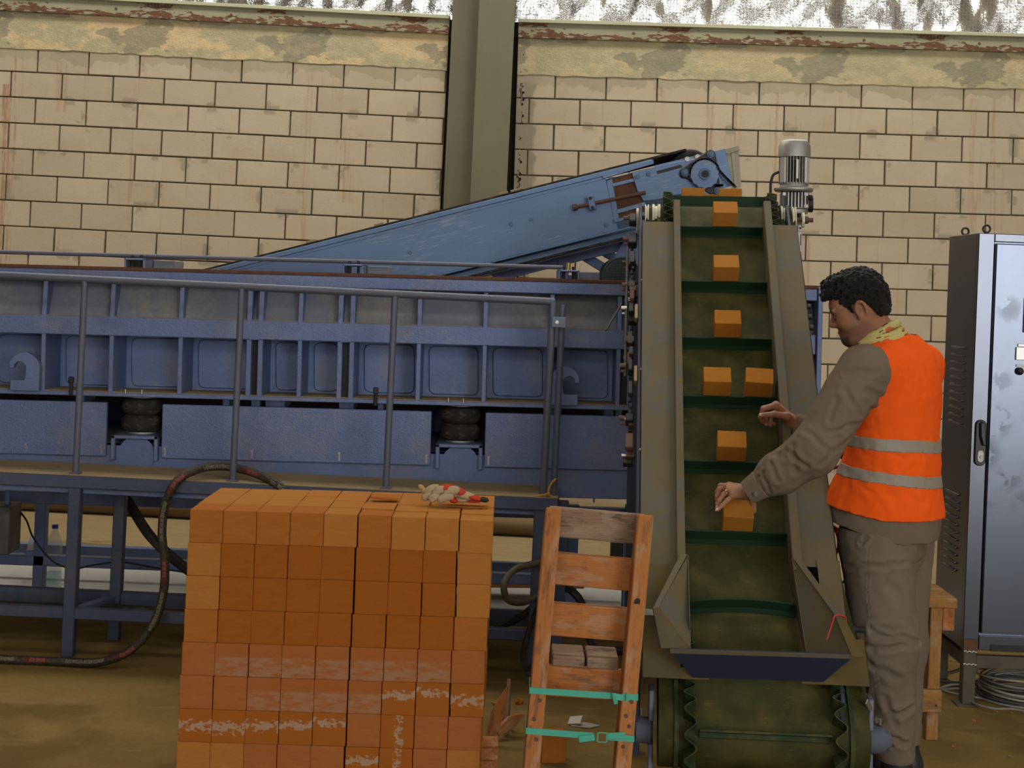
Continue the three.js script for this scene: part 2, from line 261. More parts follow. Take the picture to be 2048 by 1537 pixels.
for (const b of bays) {
  const V0 = -3.3, H = 3.9, W = b.u1 - b.u0, map = masonry(b.u0, W, V0, H, b.seed, b.drips); map.repeat.set(1 / W, 1 / H); map.offset.set(-b.u0 / W, -V0 / H);
  const m = mat([1, 1, 1], 0.93, { map, bumpMap: every(grain, 0.35), bumpScale: 0.0018 }), wall = struct(b.name, null, null, b.label), rnd = rng(b.seed);
  wall.position.copy(b.pivot); wall.rotation.z = b.turn;
  mesh('mortar', [box2(b.u0 - 2.5 * (b.seed === 3), b.u1 + 2.5 * (b.seed === 8), -3.4, 0.46, -0.25, -0.024, 0.001)], mat([0.235, 0.19, 0.12], 0.97, { bumpMap: every(grain, 0.1), bumpScale: 0.003 }), wall);
  for (let row = 0; row >= -16; row--) {
    const off = (row % 2 === 0) ? -0.2 : 0; // joints of the topmost course stand between those of the next
    for (let c = Math.floor((b.u0 - off) / BLOCK); c * BLOCK + off < b.u1; c++) {
      const x0 = Math.max(c * BLOCK + off + 0.0055 + 0.003 * (rnd() - 0.5), b.u0), x1 = Math.min((c + 1) * BLOCK + off - 0.0055 + 0.003 * (rnd() - 0.5), b.u1); if (x1 - x0 < 0.03) continue;
      const y0 = row * COURSE + 0.0055 + 0.003 * (rnd() - 0.5), y1 = (row + 1) * COURSE - 0.0055 + (row === 0 ? 0.01 : 0.002 * (rnd() - 0.5)), pr = 0.004 * (rnd() - 0.5);
      mesh('block', box2(x0, x1, y0, y1, -0.06, pr, 0.004), m, wall);
    }
  }
  // cast ring beam above the blocks: cement skim in patches, peach plaster elsewhere
  const band = colorTex(1024, 256, (s, t) => { const u = b.u0 + s * W, v = t * 0.4, a = samp(FA, u * 0.45 + b.seed * 0.13, v * 0.7), f = samp(FC, u * 0.6, v * 0.9), g = samp(FD, u, v), k = 0.75 * a + 0.25 * f; let c = mix3([0.4793, 0.4323, 0.264], [0.702, 0.532, 0.3], (b.seed === 3 ? 0.75 : 0.35) * sstep(0.42, 0.58, k) * sstep(0.42, 0.30, v + 0.1 * f)); c = mix3(c, [0.22, 0.215, 0.16], 0.6 * sstep(0.70, 0.74, samp(FB, u * 0.8, v * 1.3) + 0.12 * f)); return c.map((q) => q * (0.86 + 0.22 * f + 0.06 * g)); });
  band.repeat.set(1 / W, 1 / 0.4); band.offset.set(-b.u0 / W, -0.18 / 0.4);
  const lip = []; const rr = rng(b.seed + 40); // its lower edge is ragged where cement ran over the blocks
  const top = 0.47, n = 90; const low = []; for (let i = 0; i <= n; i++) low.push([b.u0 - 1 * (b.seed === 3) + (W + 1) * i / n, 0.185 - 0.012 * rr() - 0.02 * Math.max(0, samp(FA, i / n * 3, b.seed * 0.1) - 0.5)]);
  lip.push(put(plate([...low, [b.u1 + 1 * (b.seed === 8), top], [b.u0 - 1 * (b.seed === 3), top]], 0.03, 0.004), [0, 0, -0.022]));
  mesh('ring_beam', lip, mat([1, 1, 1], 0.95, { map: band, bumpMap: every(hammer, 0.6), bumpScale: 0.006 }), wall);
}
// rails of painted channel above the beam, flaking to rust, and the pale edging of the cladding
const tFlake = colorTex(1024, 256, (s, t) => { const u = s * 2, v = t * 0.25, n = samp(FA, u * 0.9, v * 1.6) * 0.6 + 0.4 * samp(FC, u * 0.8, v * 2.5), edge = sstep(0.09, 0.0, v) * 0.22; const rust = sstep(0.60, 0.66, n + edge); return mix3([0.345, 0.325, 0.215].map((k) => k * (0.88 + 0.2 * samp(FB, u, v))), mix3([0.21, 0.105, 0.055], [0.10, 0.055, 0.035], samp(FD, u, v)), rust); });
const mFlake = mat([1, 1, 1], 0.8, { map: every(tFlake, 2, 0.25), bumpMap: every(grain, 0.12), bumpScale: 0.001 });
const mEdging = mat([0.50, 0.49, 0.33], 0.6);
for (const b of bays) {
  const L = b.seed === 3, x0 = b.u0 - 2.5 * L, x1 = b.u1 + 2.5 * !L, y0 = L ? 0.462 : 0.466, rail = struct(L ? 'trim_1' : 'trim_2', null, null, `flaking steel rail above the ${L ? 'left' : 'right'} bay of block wall`);
  rail.position.copy(b.pivot); rail.rotation.z = b.turn + (L ? -0.004 : 0.0);
  const prof = [[0, 0], [0.075, 0], [0.075, 0.012], [0.062, 0.012], [0.050, 0.108], [0.058, 0.118], [0, 0.118]];
  mesh('channel', put(plate(prof.map(([a, c]) => [-a, c]), x1 - x0, 0.001), new THREE.Matrix4().makeBasis(V(0, 0, -1), V(0, 1, 0), V(1, 0, 0)).setPosition(x0, y0, -0.03)), mFlake, rail);
  mesh('edging', box2(x0, x1, y0 + 0.118, y0 + 0.146, -0.03, 0.05, 0.003), mEdging, rail);
  for (let x = Math.ceil(x0 / 0.9) * 0.9 + 0.1; x < x1; x += 0.9) mesh('bolt', put(bolt(0.011, 0.008), [x, y0 + 0.06, 0.024]), mBoltRust, rail);
}
// reflective foil blanket behind wire netting, above the rails
{
  const foil = thing('insulation_blanket', 'crumpled silver foil insulation held by wire netting above the block wall', 'insulation', null, [0, 3.74, WALL_Z - 0.02]);
  const w = 13, h = 3.5, nx = 420, ny = 110, g = new THREE.PlaneGeometry(w, h, nx, ny), p = g.attributes.position;
  for (let i = 0; i < p.count; i++) { const x = p.getX(i), y = p.getY(i) + h / 2, k = sstep(0, 0.12, y); p.setXYZ(i, x + 0.6, y, k * (0.030 * N3(x * 3.1, y * 0.9, 2.2) + 0.020 * N3(x * 8.5, y * 2.4, 7.1) + 0.010 * N3(x * 21, y * 6.5, 4.4) + 0.004 * N3(x * 47, y * 17, 1.4))); }
  g.computeVertexNormals();
  mesh('foil', clean(g), mat([0.93, 0.93, 0.92], 0.13, { metal: 1, map: every(colorTex(512, 256, (u, v) => { const s = sstep(0.74, 0.86, samp(FC, u * 2, v * 0.12)) * sstep(0.5, 0.75, samp(FB, u, v)); return mix3([0.95, 0.95, 0.94], [0.30, 0.19, 0.10], 0.8 * s); }), 3, 1.5), bumpMap: every(hammer, 0.9), bumpScale: 0.002 }), foil);
  const wires = []; for (let y = 0.03; y < 1.0; y += 0.026) wires.push(box(0.6, y, 0.056, w, 0.0018, 0.0018, 0.0004)); for (let x = -5.9; x < 7.1; x += 0.026) wires.push(box(x, 0.5, 0.058, 0.0018, 1.0, 0.0018, 0.0004));
  const net = mesh('wire_netting', wires, mat([0.34, 0.34, 0.32], 0.5, { metal: 0.6 }), foil); net.userData.kind = 'stuff';
}
// steel portal column between the bays
{
  const col = struct('column', null, null, 'greenish painted steel column between the two wall bays'), z = WALL_Z, k = 11.0 / FOCAL, tilt = [0, 0, -0.006];
  const pMap = colorTex(256, 512, (u, v) => [0.16, 0.148, 0.081].map((q) => q * (0.90 + 0.16 * samp(FA, u, v) + 0.06 * samp(FD, u, v)))), mCol = mat([1, 1, 1], 0.6, { map: every(pMap, 0.8, 1.6), bumpMap: every(grain, 0.3), bumpScale: 0.0006 });
  const base = at(925, 290, 11.0), front = at(983, 290, 10.78);
  const rot = M4([0, 0, 0], tilt);
  mesh('web_plate', put(box(0, 0, 0, 0.30, 7.4, 0.012, 0.002), M4([base.x + 0.03, 3.7, base.z], tilt)), mCol, col);
  mesh('splice_plate', put(box(0, 0, 0, 0.295, 2.78, 0.006, 0.002), M4([base.x + 0.031, 1.39, base.z + 0.009], tilt)), mCol, col);
  mesh('flange', put(box(0, 0, 0, 0.275, 7.4, 0.016, 0.003), M4([front.x, 3.7, front.z], tilt)), mCol, col);
  mesh('stem', put(box(0, 0, 0, 0.012, 7.4, 0.22, 0.002), M4([front.x + 0.02, 3.7, front.z - 0.115], tilt)), mCol, col);
  // rough mortar squeezed into the gap on the right of the column
  const r = rng(71), lumps = []; for (let y = 0; y < 3.62; y += 0.045) { const g = new THREE.IcosahedronGeometry(0.045, 1), p = g.attributes.position; for (let i = 0; i < p.count; i++) { const f = 0.75 + 0.5 * N3(p.getX(i) * 40 + y * 3, p.getY(i) * 40, p.getZ(i) * 40 + y); p.setXYZ(i, p.getX(i) * f * 0.8, p.getY(i) * f * 1.2, p.getZ(i) * f); } g.computeVertexNormals(); lumps.push(put(clean(g), [front.x + 0.225 + 0.012 * (r() - 0.5) - 0.006 * (y - 2), y, z - 0.04 + 0.02 * r()])); }
  mesh('mortar_fill', lumps, mat([1, 1, 1], 0.97, { map: every(colorTex(256, 512, (u, v) => mix3([0.34, 0.27, 0.18], [0.02, 0.02, 0.018], sstep(0.50, 0.60, samp(FA, u * 0.5, v * 1.2)))), 0.5, 1.4) }), col);
  mesh('backing', box(front.x + 0.1, 1.82, z - 0.16, 0.9, 3.64, 0.1, 0.002), mat([0.03, 0.028, 0.022], 0.95), col);
}
// floor: power-trowelled slab, mottled tan and brown
const tFloor = colorTex(2048, 2048, (u, v) => { // 21 m by 20.7 m; paler tan towards the back wall, darker brown in front
  const x = u * 21, z = v * 20.7, a = samp(FA, x / 4.2, z / 4.2), b = samp(FB, x / 1.4, z / 1.4), f = samp(FD, x / 0.8, z / 0.8), s = samp(FC, x / 5, z / 1.3), paleTan = sstep(0.45, 0.6, sstep(4.6, 2.6, z) * 0.75 + 0.5 * (a - 0.5) + 0.35 * (s - 0.5));
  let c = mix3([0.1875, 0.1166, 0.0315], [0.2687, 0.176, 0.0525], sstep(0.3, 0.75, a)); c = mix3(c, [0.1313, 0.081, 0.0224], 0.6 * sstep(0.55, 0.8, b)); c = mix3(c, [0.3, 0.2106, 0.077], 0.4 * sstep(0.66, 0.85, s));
  c = mix3(c, mix3([0.36, 0.27, 0.135], [0.27, 0.20, 0.10], 0.8 * s), paleTan); return c.map((k) => k * (0.86 + 0.22 * f)); });
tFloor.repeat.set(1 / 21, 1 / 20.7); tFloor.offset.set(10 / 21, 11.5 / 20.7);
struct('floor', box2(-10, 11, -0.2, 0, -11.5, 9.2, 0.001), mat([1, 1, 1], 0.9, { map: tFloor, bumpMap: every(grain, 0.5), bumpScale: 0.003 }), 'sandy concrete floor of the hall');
const tSlab = colorTex(512, 512, (u, v) => [0.45, 0.44, 0.40].map((k) => k * (0.84 + 0.2 * samp(FA, u, v) + 0.1 * samp(FD, u * 2, v * 2))));  // paler and greyer than the floor around it
struct('floor_slab', box2(-6.5, 1.6, -0.01, 0.004, -8.15, -7.15, 0.002), mat([1, 1, 1], 0.88, { map: every(tSlab, 1.6), bumpMap: every(grain, 0.4), bumpScale: 0.002 }), 'pale grey strip of floor behind the machine');
const mPlaster = mat([0.50, 0.42, 0.30], 0.95), mRoof = mat([0.34, 0.34, 0.33], 0.8);
struct('wall_left', box2(-10.2, -10, 0, 7.6, -11.6, 9.2, 0.002), mPlaster, 'plain left side wall of the hall');
struct('wall_right', box2(11, 11.2, 0, 7.6, -11.6, 9.2, 0.002), mPlaster, 'plain right side wall of the hall');
struct('wall_back', [box2(-10, 11, 0, 7.6, -11.7, -11.45, 0.002)], mPlaster, 'outer skin of the back wall');
const ceilHoles = [LIGHTS.roof_back, LIGHTS.roof_middle];
{ // ceiling sheets left open where the roof lights sit
  const geos = [], y0 = 7.42, y1 = 7.55; let z = -11.6;
  for (const l of ceilHoles) { const za = l.at[2] - l.size[1] / 2, zb = l.at[2] + l.size[1] / 2, xa = l.at[0] - l.size[0] / 2, xb = l.at[0] + l.size[0] / 2; geos.push(box2(-10.2, 11.2, y0, y1, z, za, 0.002), box2(-10.2, xa, y0, y1, za, zb, 0.002), box2(xb, 11.2, y0, y1, za, zb, 0.002)); z = zb; }
  geos.push(box2(-10.2, 11.2, y0, y1, z, 9.2, 0.002)); struct('ceiling', geos, mRoof, 'sheet metal ceiling with open roof light strips');
}
{ // front wall behind the photographer: a rectangle with three openings
  const f = (l) => [[-1, -1], [1, -1], [1, 1], [-1, 1]].map(([a, b]) => [l.at[0] + a * l.size[0] / 2, l.at[1] + b * l.size[1] / 2]);
  struct('wall_front', put(plate([[-10, 0], [11, 0], [11, 7.45], [-10, 7.45]], 0.2, 0.002, [LIGHTS.gate_right, LIGHTS.gate_left, LIGHTS.added_band].map(f)), [0, 0, 9.0]), mat([0.13, 0.125, 0.12], 0.9), 'front wall of the hall with two gate windows and an added high band');
}
let wn = 0;
for (const [k, l] of Object.entries(LIGHTS)) { // translucent daylight sheets; the high front band is added to brighten the foil
  const m = new THREE.MeshStandardMaterial({ color: 0xdddddd, roughness: 0.7, emissive: new THREE.Color().setRGB(...l.color), emissiveIntensity: l.glow }), up = l.at[1] > 7;
  const g = up ? box2(l.at[0] - l.size[0] / 2, l.at[0] + l.size[0] / 2, 7.44, 7.46, l.at[2] - l.size[1] / 2, l.at[2] + l.size[1] / 2) : box2(l.at[0] - l.size[0] / 2, l.at[0] + l.size[0] / 2, l.at[1] - l.size[1] / 2, l.at[1] + l.size[1] / 2, 9.05, 9.07);
  struct(`window_${++wn}`, g, m, k.replace('_', ' ') + ' translucent daylight panel');
}
// ---------------------------------------------------------------- long steel mould bench on air springs
const BK = 6.45 / FOCAL, bx = (p) => (p - 640) * BK, by = (p) => (680 - p) * BK, BENCH_TILT = 0.013;
const tilted = (o, p, t) => { o.position.copy(p); o.rotation.z = t; return o; };
const benchAt = at(640, 680, 6.45);
{
  const o = tilted(thing('mould_bench', 'long blue-grey steel mould bench with welded ribs, carried on rubber air springs', 'machine'), benchAt, BENCH_TILT);
  const X0 = bx(-260), X1 = bx(1632);
  mesh('top_plate', [box2(X0, X1, by(552), by(545), -1.0, 0.006, 0.002)], mRust, o);
  mesh('top_band', [box2(X0, X1, by(575.5), by(552), -0.02, 0.004, 0.003), box2(X0, X1, by(575.5) - 0.001, by(575.5) + 0.006, -0.22, 0.002, 0.002)], mEnamel, o);
  mesh('middle_band', [box2(X0, X1, by(683), by(645), -0.02, 0.002, 0.003)], mEnamel, o);
  mesh('lower_flange', [box2(X0, X1, by(804.5), by(796), -0.25, 0.008, 0.003)], mEnamel, o);
  mesh('flange_dust', [box2(X0, X1, by(796) - 0.001, by(796) + 0.003, -0.235, -0.006, 0.001)], mDustTop, o);
  mesh('ledge_dust', [box2(X0, X1, by(645) - 0.001, by(645) + 0.003, -0.05, -0.002, 0.001)], mDustTop, o);
  // upper panel slopes: top set back, foot forward
  const slope = put(plate([[-0.11, by(575)], [-0.035, by(646)], [-0.05, by(646)], [-0.13, by(575)]].map(([z, y]) => [-z, y]), X1 - X0, 0.001), new THREE.Matrix4().makeBasis(V(0, 0, -1), V(0, 1, 0), V(1, 0, 0)).setPosition(X0, 0, 0));
  mesh('upper_panel', slope, mEnamelDusty, o);
  mesh('lower_panel', [box2(X0, X1, by(800), by(680), -0.26, -0.225, 0.002)], mEnamelDark, o);
  mesh('body', [box2(X0, X1, by(796), by(553), -1.0, -0.30, 0.004)], mEnamelDark, o);
  for (const [px, w] of [[-188, 9], [-52, 9], [87, 9], [223, 9], [361, 9], [498, 10], [521, 10], [600, 9], [680, 10], [704, 10], [838, 9], [970, 9], [1103, 9], [1238, 9], [1261, 9], [1400, 9], [1530, 9]]) {
    mesh('rib', [box2(bx(px) - w * BK / 2, bx(px) + w * BK / 2, by(797), by(682), -0.24, -0.002, 0.002)], mEnamel, o);
    const x = bx(px); // upper stiffener tapers with the sloping panel
    mesh('stiffener', put(plate([[0.10, by(577)], [0.012, by(577)], [0.012, by(588)], [-0.004, by(652)], [0.04, by(652)]], w * BK, 0.0015), new THREE.Matrix4().makeBasis(V(0, 0, -1), V(0, 1, 0), V(1, 0, 0)).setPosition(x - w * BK / 2, 0, 0)), mEnamel, o);
  }
  for (const [a, b] of [[498, 521], [680, 704], [1238, 1261]]) mesh('joint_gap', [box2(bx(a) + 0.008, bx(b) - 0.008, by(795), by(684), -0.22, -0.05, 0.001)], mBlack, o);
  for (const [a, b] of [[93, 217], [229, 355], [367, 492], [527, 594], [606, 674], [710, 832], [844, 964], [976, 1097], [1109, 1232], [-46, 81]]) // welded inner pans with rounded corners
    mesh('pan', put(plate([...circle(bx(b) - 0.05, by(694) - 0.02, 0.03, 5, 0, Math.PI / 2), ...circle(bx(a) + 0.05, by(694) - 0.02, 0.03, 5, Math.PI / 2, Math.PI), ...circle(bx(a) + 0.055, by(786) + 0.02, 0.03, 5, Math.PI, Math.PI * 1.5), ...circle(bx(b) - 0.045, by(786) + 0.02, 0.03, 5, Math.PI * 1.5, Math.PI * 2)], 0.012, 0.004), [0, 0, -0.226]), mEnamelDark, o);
  mesh('end_plate', [box2(bx(1632), bx(1642), by(808), by(548), -1.0, 0.02, 0.003)], mEnamel, o);
  mesh('weld_bead', [box2(bx(498), bx(521), by(684), by(680), 0.0, 0.006, 0.002), box2(bx(680), bx(704), by(684), by(680), 0.0, 0.006, 0.002)], mEnamel, o);
  // hook plates welded to the lower flange
  const hook = (s) => { const c = (dx, dy) => [s * dx * BK, dy * BK]; return [c(58, 0), c(0, 0), c(0, 22), c(28, 22), c(30, 30), c(30, 50), c(24, 57), c(14, 58), c(8, 52), c(7, 45), c(-2, 45), c(-3, 56), c(6, 70), c(18, 77), c(32, 78), c(46, 70), c(56, 58), c(59, 46)]; };
  mesh('hook_plate', put(plate(hook(1), 0.03, 0.003), [bx(28), by(797), 0.008]), mEnamelFine, o);
  mesh('hook_plate', put(plate(hook(-1).reverse(), 0.03, 0.003), [bx(1158), by(797), 0.008]), mEnamelFine, o);
  for (const [px, py] of [[147, 775], [755, 780]]) mesh('eye_bolt', [rod([bx(px), by(py + 28), 0.016], [bx(px), by(py), 0.016], 0.009, 8), box(bx(px), by(py - 2), 0.016, 0.024, 0.03, 0.02, 0.004)], mDarkSteel, o);
  for (const px of [255, 288, 900, 930]) mesh('stud', rod([bx(px), by(798), 0.01], [bx(px), by(789), 0.01], 0.004, 8), mBolt, o);
  // channel brackets on the top plate carry a small pipe along the bench
  for (const px of [265, 702, 1134]) {
    const y0 = by(546), y1 = by(527), x0 = bx(px - 21), x1 = bx(px + 21), br = mesh('pipe_bracket', [box2(x0, x1, y1 - 0.008, y1, -0.30, -0.002, 0.002), box2(x0, x0 + 0.009, y0, y1, -0.30, -0.002, 0.002), box2(x1 - 0.009, x1, y0, y1, -0.30, -0.002, 0.002)], mEnamel, o);
    mesh('stop_block', box2(x1 + 0.002, x1 + 0.10, y0, y1 - 0.004, -0.33, -0.14, 0.003), mEnamelDusty, br);
    mesh('bolt', [rod([bx(px - 9), y0, -0.04], [bx(px - 9), y1 + 0.014, -0.04], 0.006, 8), rod([bx(px + 9), y0, -0.04], [bx(px + 9), y1 + 0.016, -0.04], 0.006, 8)], mDarkSteel, br);
  }
  mesh('top_pipe', [rod([bx(-260), by(523) + 0.004, -0.05], [bx(1122), by(522), -0.05], 0.0095, 14), rod([bx(1122), by(522), -0.05], [bx(1117), by(546), -0.05], 0.0095, 12)], mPipePaint, o);
  mesh('brass_valve', [rod([bx(1133), by(527), -0.03], [bx(1133), by(512), -0.03], 0.011, 10)], mat([0.45, 0.33, 0.13], 0.45, { metal: 0.7 }), o);
}
{ // base frame under the bench, with cover plates
  const o = tilted(thing('bench_base', 'blue-grey base frame with flat cover plates below the mould bench', 'machine base'), benchAt, BENCH_TILT), X0 = bx(-260), X1 = bx(1650);
  mesh('beam', [box2(X0, X1, by(985), by(898), -0.06, -0.03, 0.003), box2(X0, X1, by(905), by(898), -0.9, -0.03, 0.003)], mEnamelFine, o);
  mesh('rear_beam', [box2(X0, X1, by(905), by(824), -0.95, -0.90, 0.003)], mEnamelDark, o);
  mesh('inner_tray', [box2(X0, X1, by(824), by(822), -0.5, -0.24, 0.001)], mBlack, o);
  for (const [a, b, t, bot] of [[-250, 217, 817, 925], [328, 867, 817.5, 926], [975, 1267, 817, 926]]) {
    const p = mesh('cover_plate', box2(bx(a), bx(b), by(bot), by(t), -0.03, -0.004, 0.003), mEnamel, o);
    for (let x = a + 8; x < b; x += (b - a - 16) / Math.max(1, Math.round((b - a) / 175))) if (x > -60) mesh('bolt', [put(bolt(0.006, 0.012), [bx(x), by(bot - 20), -0.004]), box(bx(x), by(bot - 12), -0.0035, 0.008, 0.034, 0.002, 0.0006)], mBolt, p);
  }
  for (const px of [274, 924]) { // inverted channel seats under the air springs
    const x0 = bx(px - 47), x1 = bx(px + 47), y1 = by(882), s = mesh('spring_seat', [box2(x0, x1, y1 - 0.016, y1, -0.74, 0.0, 0.003), box2(x0, x0 + 0.018, by(932), y1, -0.05, 0.0, 0.003), box2(x1 - 0.018, x1, by(932), y1, -0.05, 0.0, 0.003)], mEnamelFine, o);
    mesh('round_cover', put(clean(new THREE.CylinderGeometry(0.085, 0.085, 0.006, 40).rotateX(Math.PI / 2), true), [bx(px + 2), by(922), -0.028]), mEnamelFine, s);
  }
  for (const [px, w] of [[505, 18], [545, 40], [690, 30], [1115, 30], [1225, 20], [445, 14], [760, 12], [1245, 14], [150, 12]]) mesh('stop_post', box2(bx(px) - w * BK / 2, bx(px) + w * BK / 2, by(830), by(805), -0.30, -0.12, 0.002), mEnamelDark, o);
  for (const px of [-120, 300, 790, 1240, 1600]) mesh('cross_member', box2(bx(px), bx(px) + 0.05, by(900), by(822), -0.9, -0.32, 0.002), mBlack, o);
}
{ // air springs: two-lobed rubber bellows between steel plates
  const k = BK, prof = [[0.0, 0], [0.080, 0], [0.080, 0.006], [0.066, 0.010], [0.082, 0.014], [0.093, 0.030], [0.096, 0.044], [0.093, 0.060], [0.080, 0.075], [0.070, 0.079], [0.080, 0.083], [0.093, 0.098], [0.096, 0.114], [0.093, 0.128], [0.082, 0.144], [0.066, 0.149], [0.080, 0.153], [0.080, 0.160], [0, 0.160]];
  const rubber = prof.slice(3, 16), H = (882 - 804) * k - 0.002;
  const mk = (px, z, label) => {
    const o = tilted(thing('air_spring', label, 'air spring', 'rubber air springs between bench and base'), benchAt.clone().add(V(bx(px), by(882), z).applyAxisAngle(V(0, 0, 1), BENCH_TILT)), BENCH_TILT), s = H / 0.16;
    mesh('bellows', put(lathe(rubber.map(([r, y]) => [r, y]), 40), [0, 0, 0], [0, 0, 0], [1, s, 1]), mBlackRubber, o);
    mesh('end_ring', put(lathe([[0, 0], [0.070, 0], [0.070, 0.008], [0, 0.008]], 32), [0, 0.001, 0]), mAlu, o);
    mesh('end_ring', put(lathe([[0, 0], [0.070, 0], [0.070, 0.008], [0, 0.008]], 32), [0, H - 0.009, 0]), mAlu, o);
  };
  mk(275, -0.13, 'black rubber air spring in the gap between the two left cover plates'); mk(923, -0.13, 'black rubber air spring nearest the green conveyor, in front of its twin');
  mk(946, -0.62, 'black rubber air spring half hidden behind the one nearest the green conveyor');
}
// ---------------------------------------------------------------- walkway with guardrail in front of the bench
{
  const D = 6.08, K = D / FOCAL, p0 = at(600, 960, D), o = tilted(thing('walkway', 'blue-grey steel walkway with dusty deck, legs and pipe guardrail', 'walkway'), p0, -0.008);
  const wx = (p) => (p - 600) * K, wy = (p) => (960 - p) * K, floor = -p0.y; // reference line: row 960 at column 600
  const X0 = wx(-260), X1 = wx(1118);
  mesh('deck', box2(X0, X1, wy(974), wy(971.5), -0.36, 0.002, 0.002), mDustTop, o);
  mesh('front_beam', [box2(X0, X1, wy(999), wy(973.5), -0.06, 0.004, 0.004)], mWalk, o);
  mesh('lower_beam', [box2(X0, X1, wy(1021), wy(1000), -0.30, -0.24, 0.003), box2(X0, X1, wy(1012), wy(1000), -0.10, -0.04, 0.003)], mEnamelDark, o);
  for (const px of [-190, 150, 1083]) {
    const dx = (px - 600) * 0; mesh('leg', [box2(wx(px - 12), wx(px + 12), floor + 0.008 * wx(px), wy(996), -0.055, -0.002, 0.004)], mWalk, o);
    mesh('rear_leg', [box2(wx(px + 40), wx(px + 64), floor + 0.008 * wx(px), wy(1000), -0.36, -0.31, 0.004)], mWalk, o);
    mesh('side_tie', [bar([wx(px) , wy(1251), -0.05], [wx(px + 46), wy(1251), -0.32], 0.04, 0.03)], mEnamelDark, o);
  }
  mesh('foot_rail', [box2(X0, wx(1085), wy(1262), wy(1240), -0.05, -0.006, 0.004)], mWalk, o);
  mesh('rear_foot_rail', [box2(X0, wx(1085), wy(1268), wy(1236), -0.36, -0.32, 0.004)], mWalk, o);
  const r = 0.0165, top = wy(580), zr = -0.03;
  const rail = mesh('handrail', [tube([[X0, top, zr], [wx(400), top, zr], [wx(1070), top, zr], [wx(1087), top, zr]], r, 40, 14), put(clean(new THREE.SphereGeometry(r * 1.02, 14, 10), false), [wx(1087), top, zr])], mPipePaint, o);
  for (const px of [-185, 147, 463, 771]) {
    mesh('post', rod([wx(px), wy(974), zr], [wx(px), top, zr], 0.0145, 16), mPipePaint, o);
    mesh('post_base', box(wx(px), wy(970.5), zr, 0.046, 0.012, 0.046, 0.003), mPipePaint, o);
  }
  mesh('post', [rod([wx(1087), wy(973), zr], [wx(1089), top, zr], r, 16)], mPipePaint, o);
  mesh('post', [rod([wx(1109), wy(973), -0.07], [wx(1109), wy(585), -0.07], 0.0145, 16, 0.0145, false), rod([wx(1109), wy(973), -0.07], [wx(1109), wy(600), -0.07], 0.0125, 12)], mPipePaint, o);
  const clampPlate = mesh('rail_clamp', [box2(wx(1088), wx(1116), wy(631), wy(610), -0.02, 0.012, 0.002)], mat([0.15, 0.19, 0.24], 0.45), o);
  mesh('bolt', put(bolt(0.008, 0.008), [wx(1098), wy(620), 0.012]), mBolt, clampPlate);
}
// frame of the press table that stands behind the walkway, seen between its legs
{
  const D = 7.0, K = D / FOCAL, o = thing('support_frame', 'dark blue leg frame standing on the floor behind the walkway', 'frame');
  const q = (x, y, d = D) => at(x, y, d), Y = (x, y, d = D) => at(x, y, d);
  const b = (name, x0, y0, x1, y1, w, h, d = D, m = mEnamelDark) => mesh(name, bar(Y(x0, y0, d), Y(x1, y1, d), w, h, 0.004), m, o);
  const feet = (x, y, d) => { const p = at(x, y, d); return [p, V(p.x, 0, p.z)]; };
  for (const [x, y, d] of [[85, 1000, 7.05], [1148, 1010, 7.05], [640, 1000, 7.05], [1262, 1010, 7.0]]) { const [p, f] = feet(x, y, d); mesh('leg', bar(f, p, 0.055, 0.055, 0.004), mEnamelDark, o); }
  b('tie', -260, 1083, 1300, 1146, 0.05, 0.052, 7.6); b('tie', -260, 1107, 1300, 1168, 0.055, 0.052, 7.05);
  mesh('crossbeam', bar(Y(-260, 985, 7.05), Y(1300, 1030, 7.05), 0.06, 0.06), mEnamelDark, o);
  for (const [x, y] of [[60, 1092], [640, 1120], [1148, 1142]]) mesh('stub', bar(at(x, y + 18, 7.05), at(x + 8, y - 12, 7.6), 0.04, 0.04), mEnamelDark, o);
}
{ const p = at(-12, 1055, 6.7); const o = thing('junction_box', 'grey sheet metal box hanging under the walkway beside the bottle', 'box'); // hangs from the frame beam
  mesh('housing', box(p.x, p.y, p.z, 0.20, 0.225, 0.16, 0.004), mat([1, 1, 1], 0.5, { metal: 0.5, map: every(colorTex(128, 128, (u, v) => [0.12, 0.115, 0.095].map((k) => k * (0.6 + samp(FB, u, v)))), 0.3) }), o);
  for (const dx of [-0.04, 0.06]) mesh('hanger', box(p.x + dx, p.y + 0.17, p.z, 0.02, 0.14, 0.02), mEnamelDark, o);
}
{ const p = at(1242, 1106, 7.3); const o = thing('switch_box', 'small dark metal box seen through the wooden pallet', 'box'); mesh('housing', box(p.x, p.y, p.z, 0.11, 0.11, 0.08, 0.004), mat([0.06, 0.058, 0.05], 0.35, { metal: 0.5 }), o); mesh('bracket', bar(p.clone().add(V(0.03, 0.05, 0)), at(1262, 1040, 7.15), 0.02, 0.02), mEnamelDark, o); }
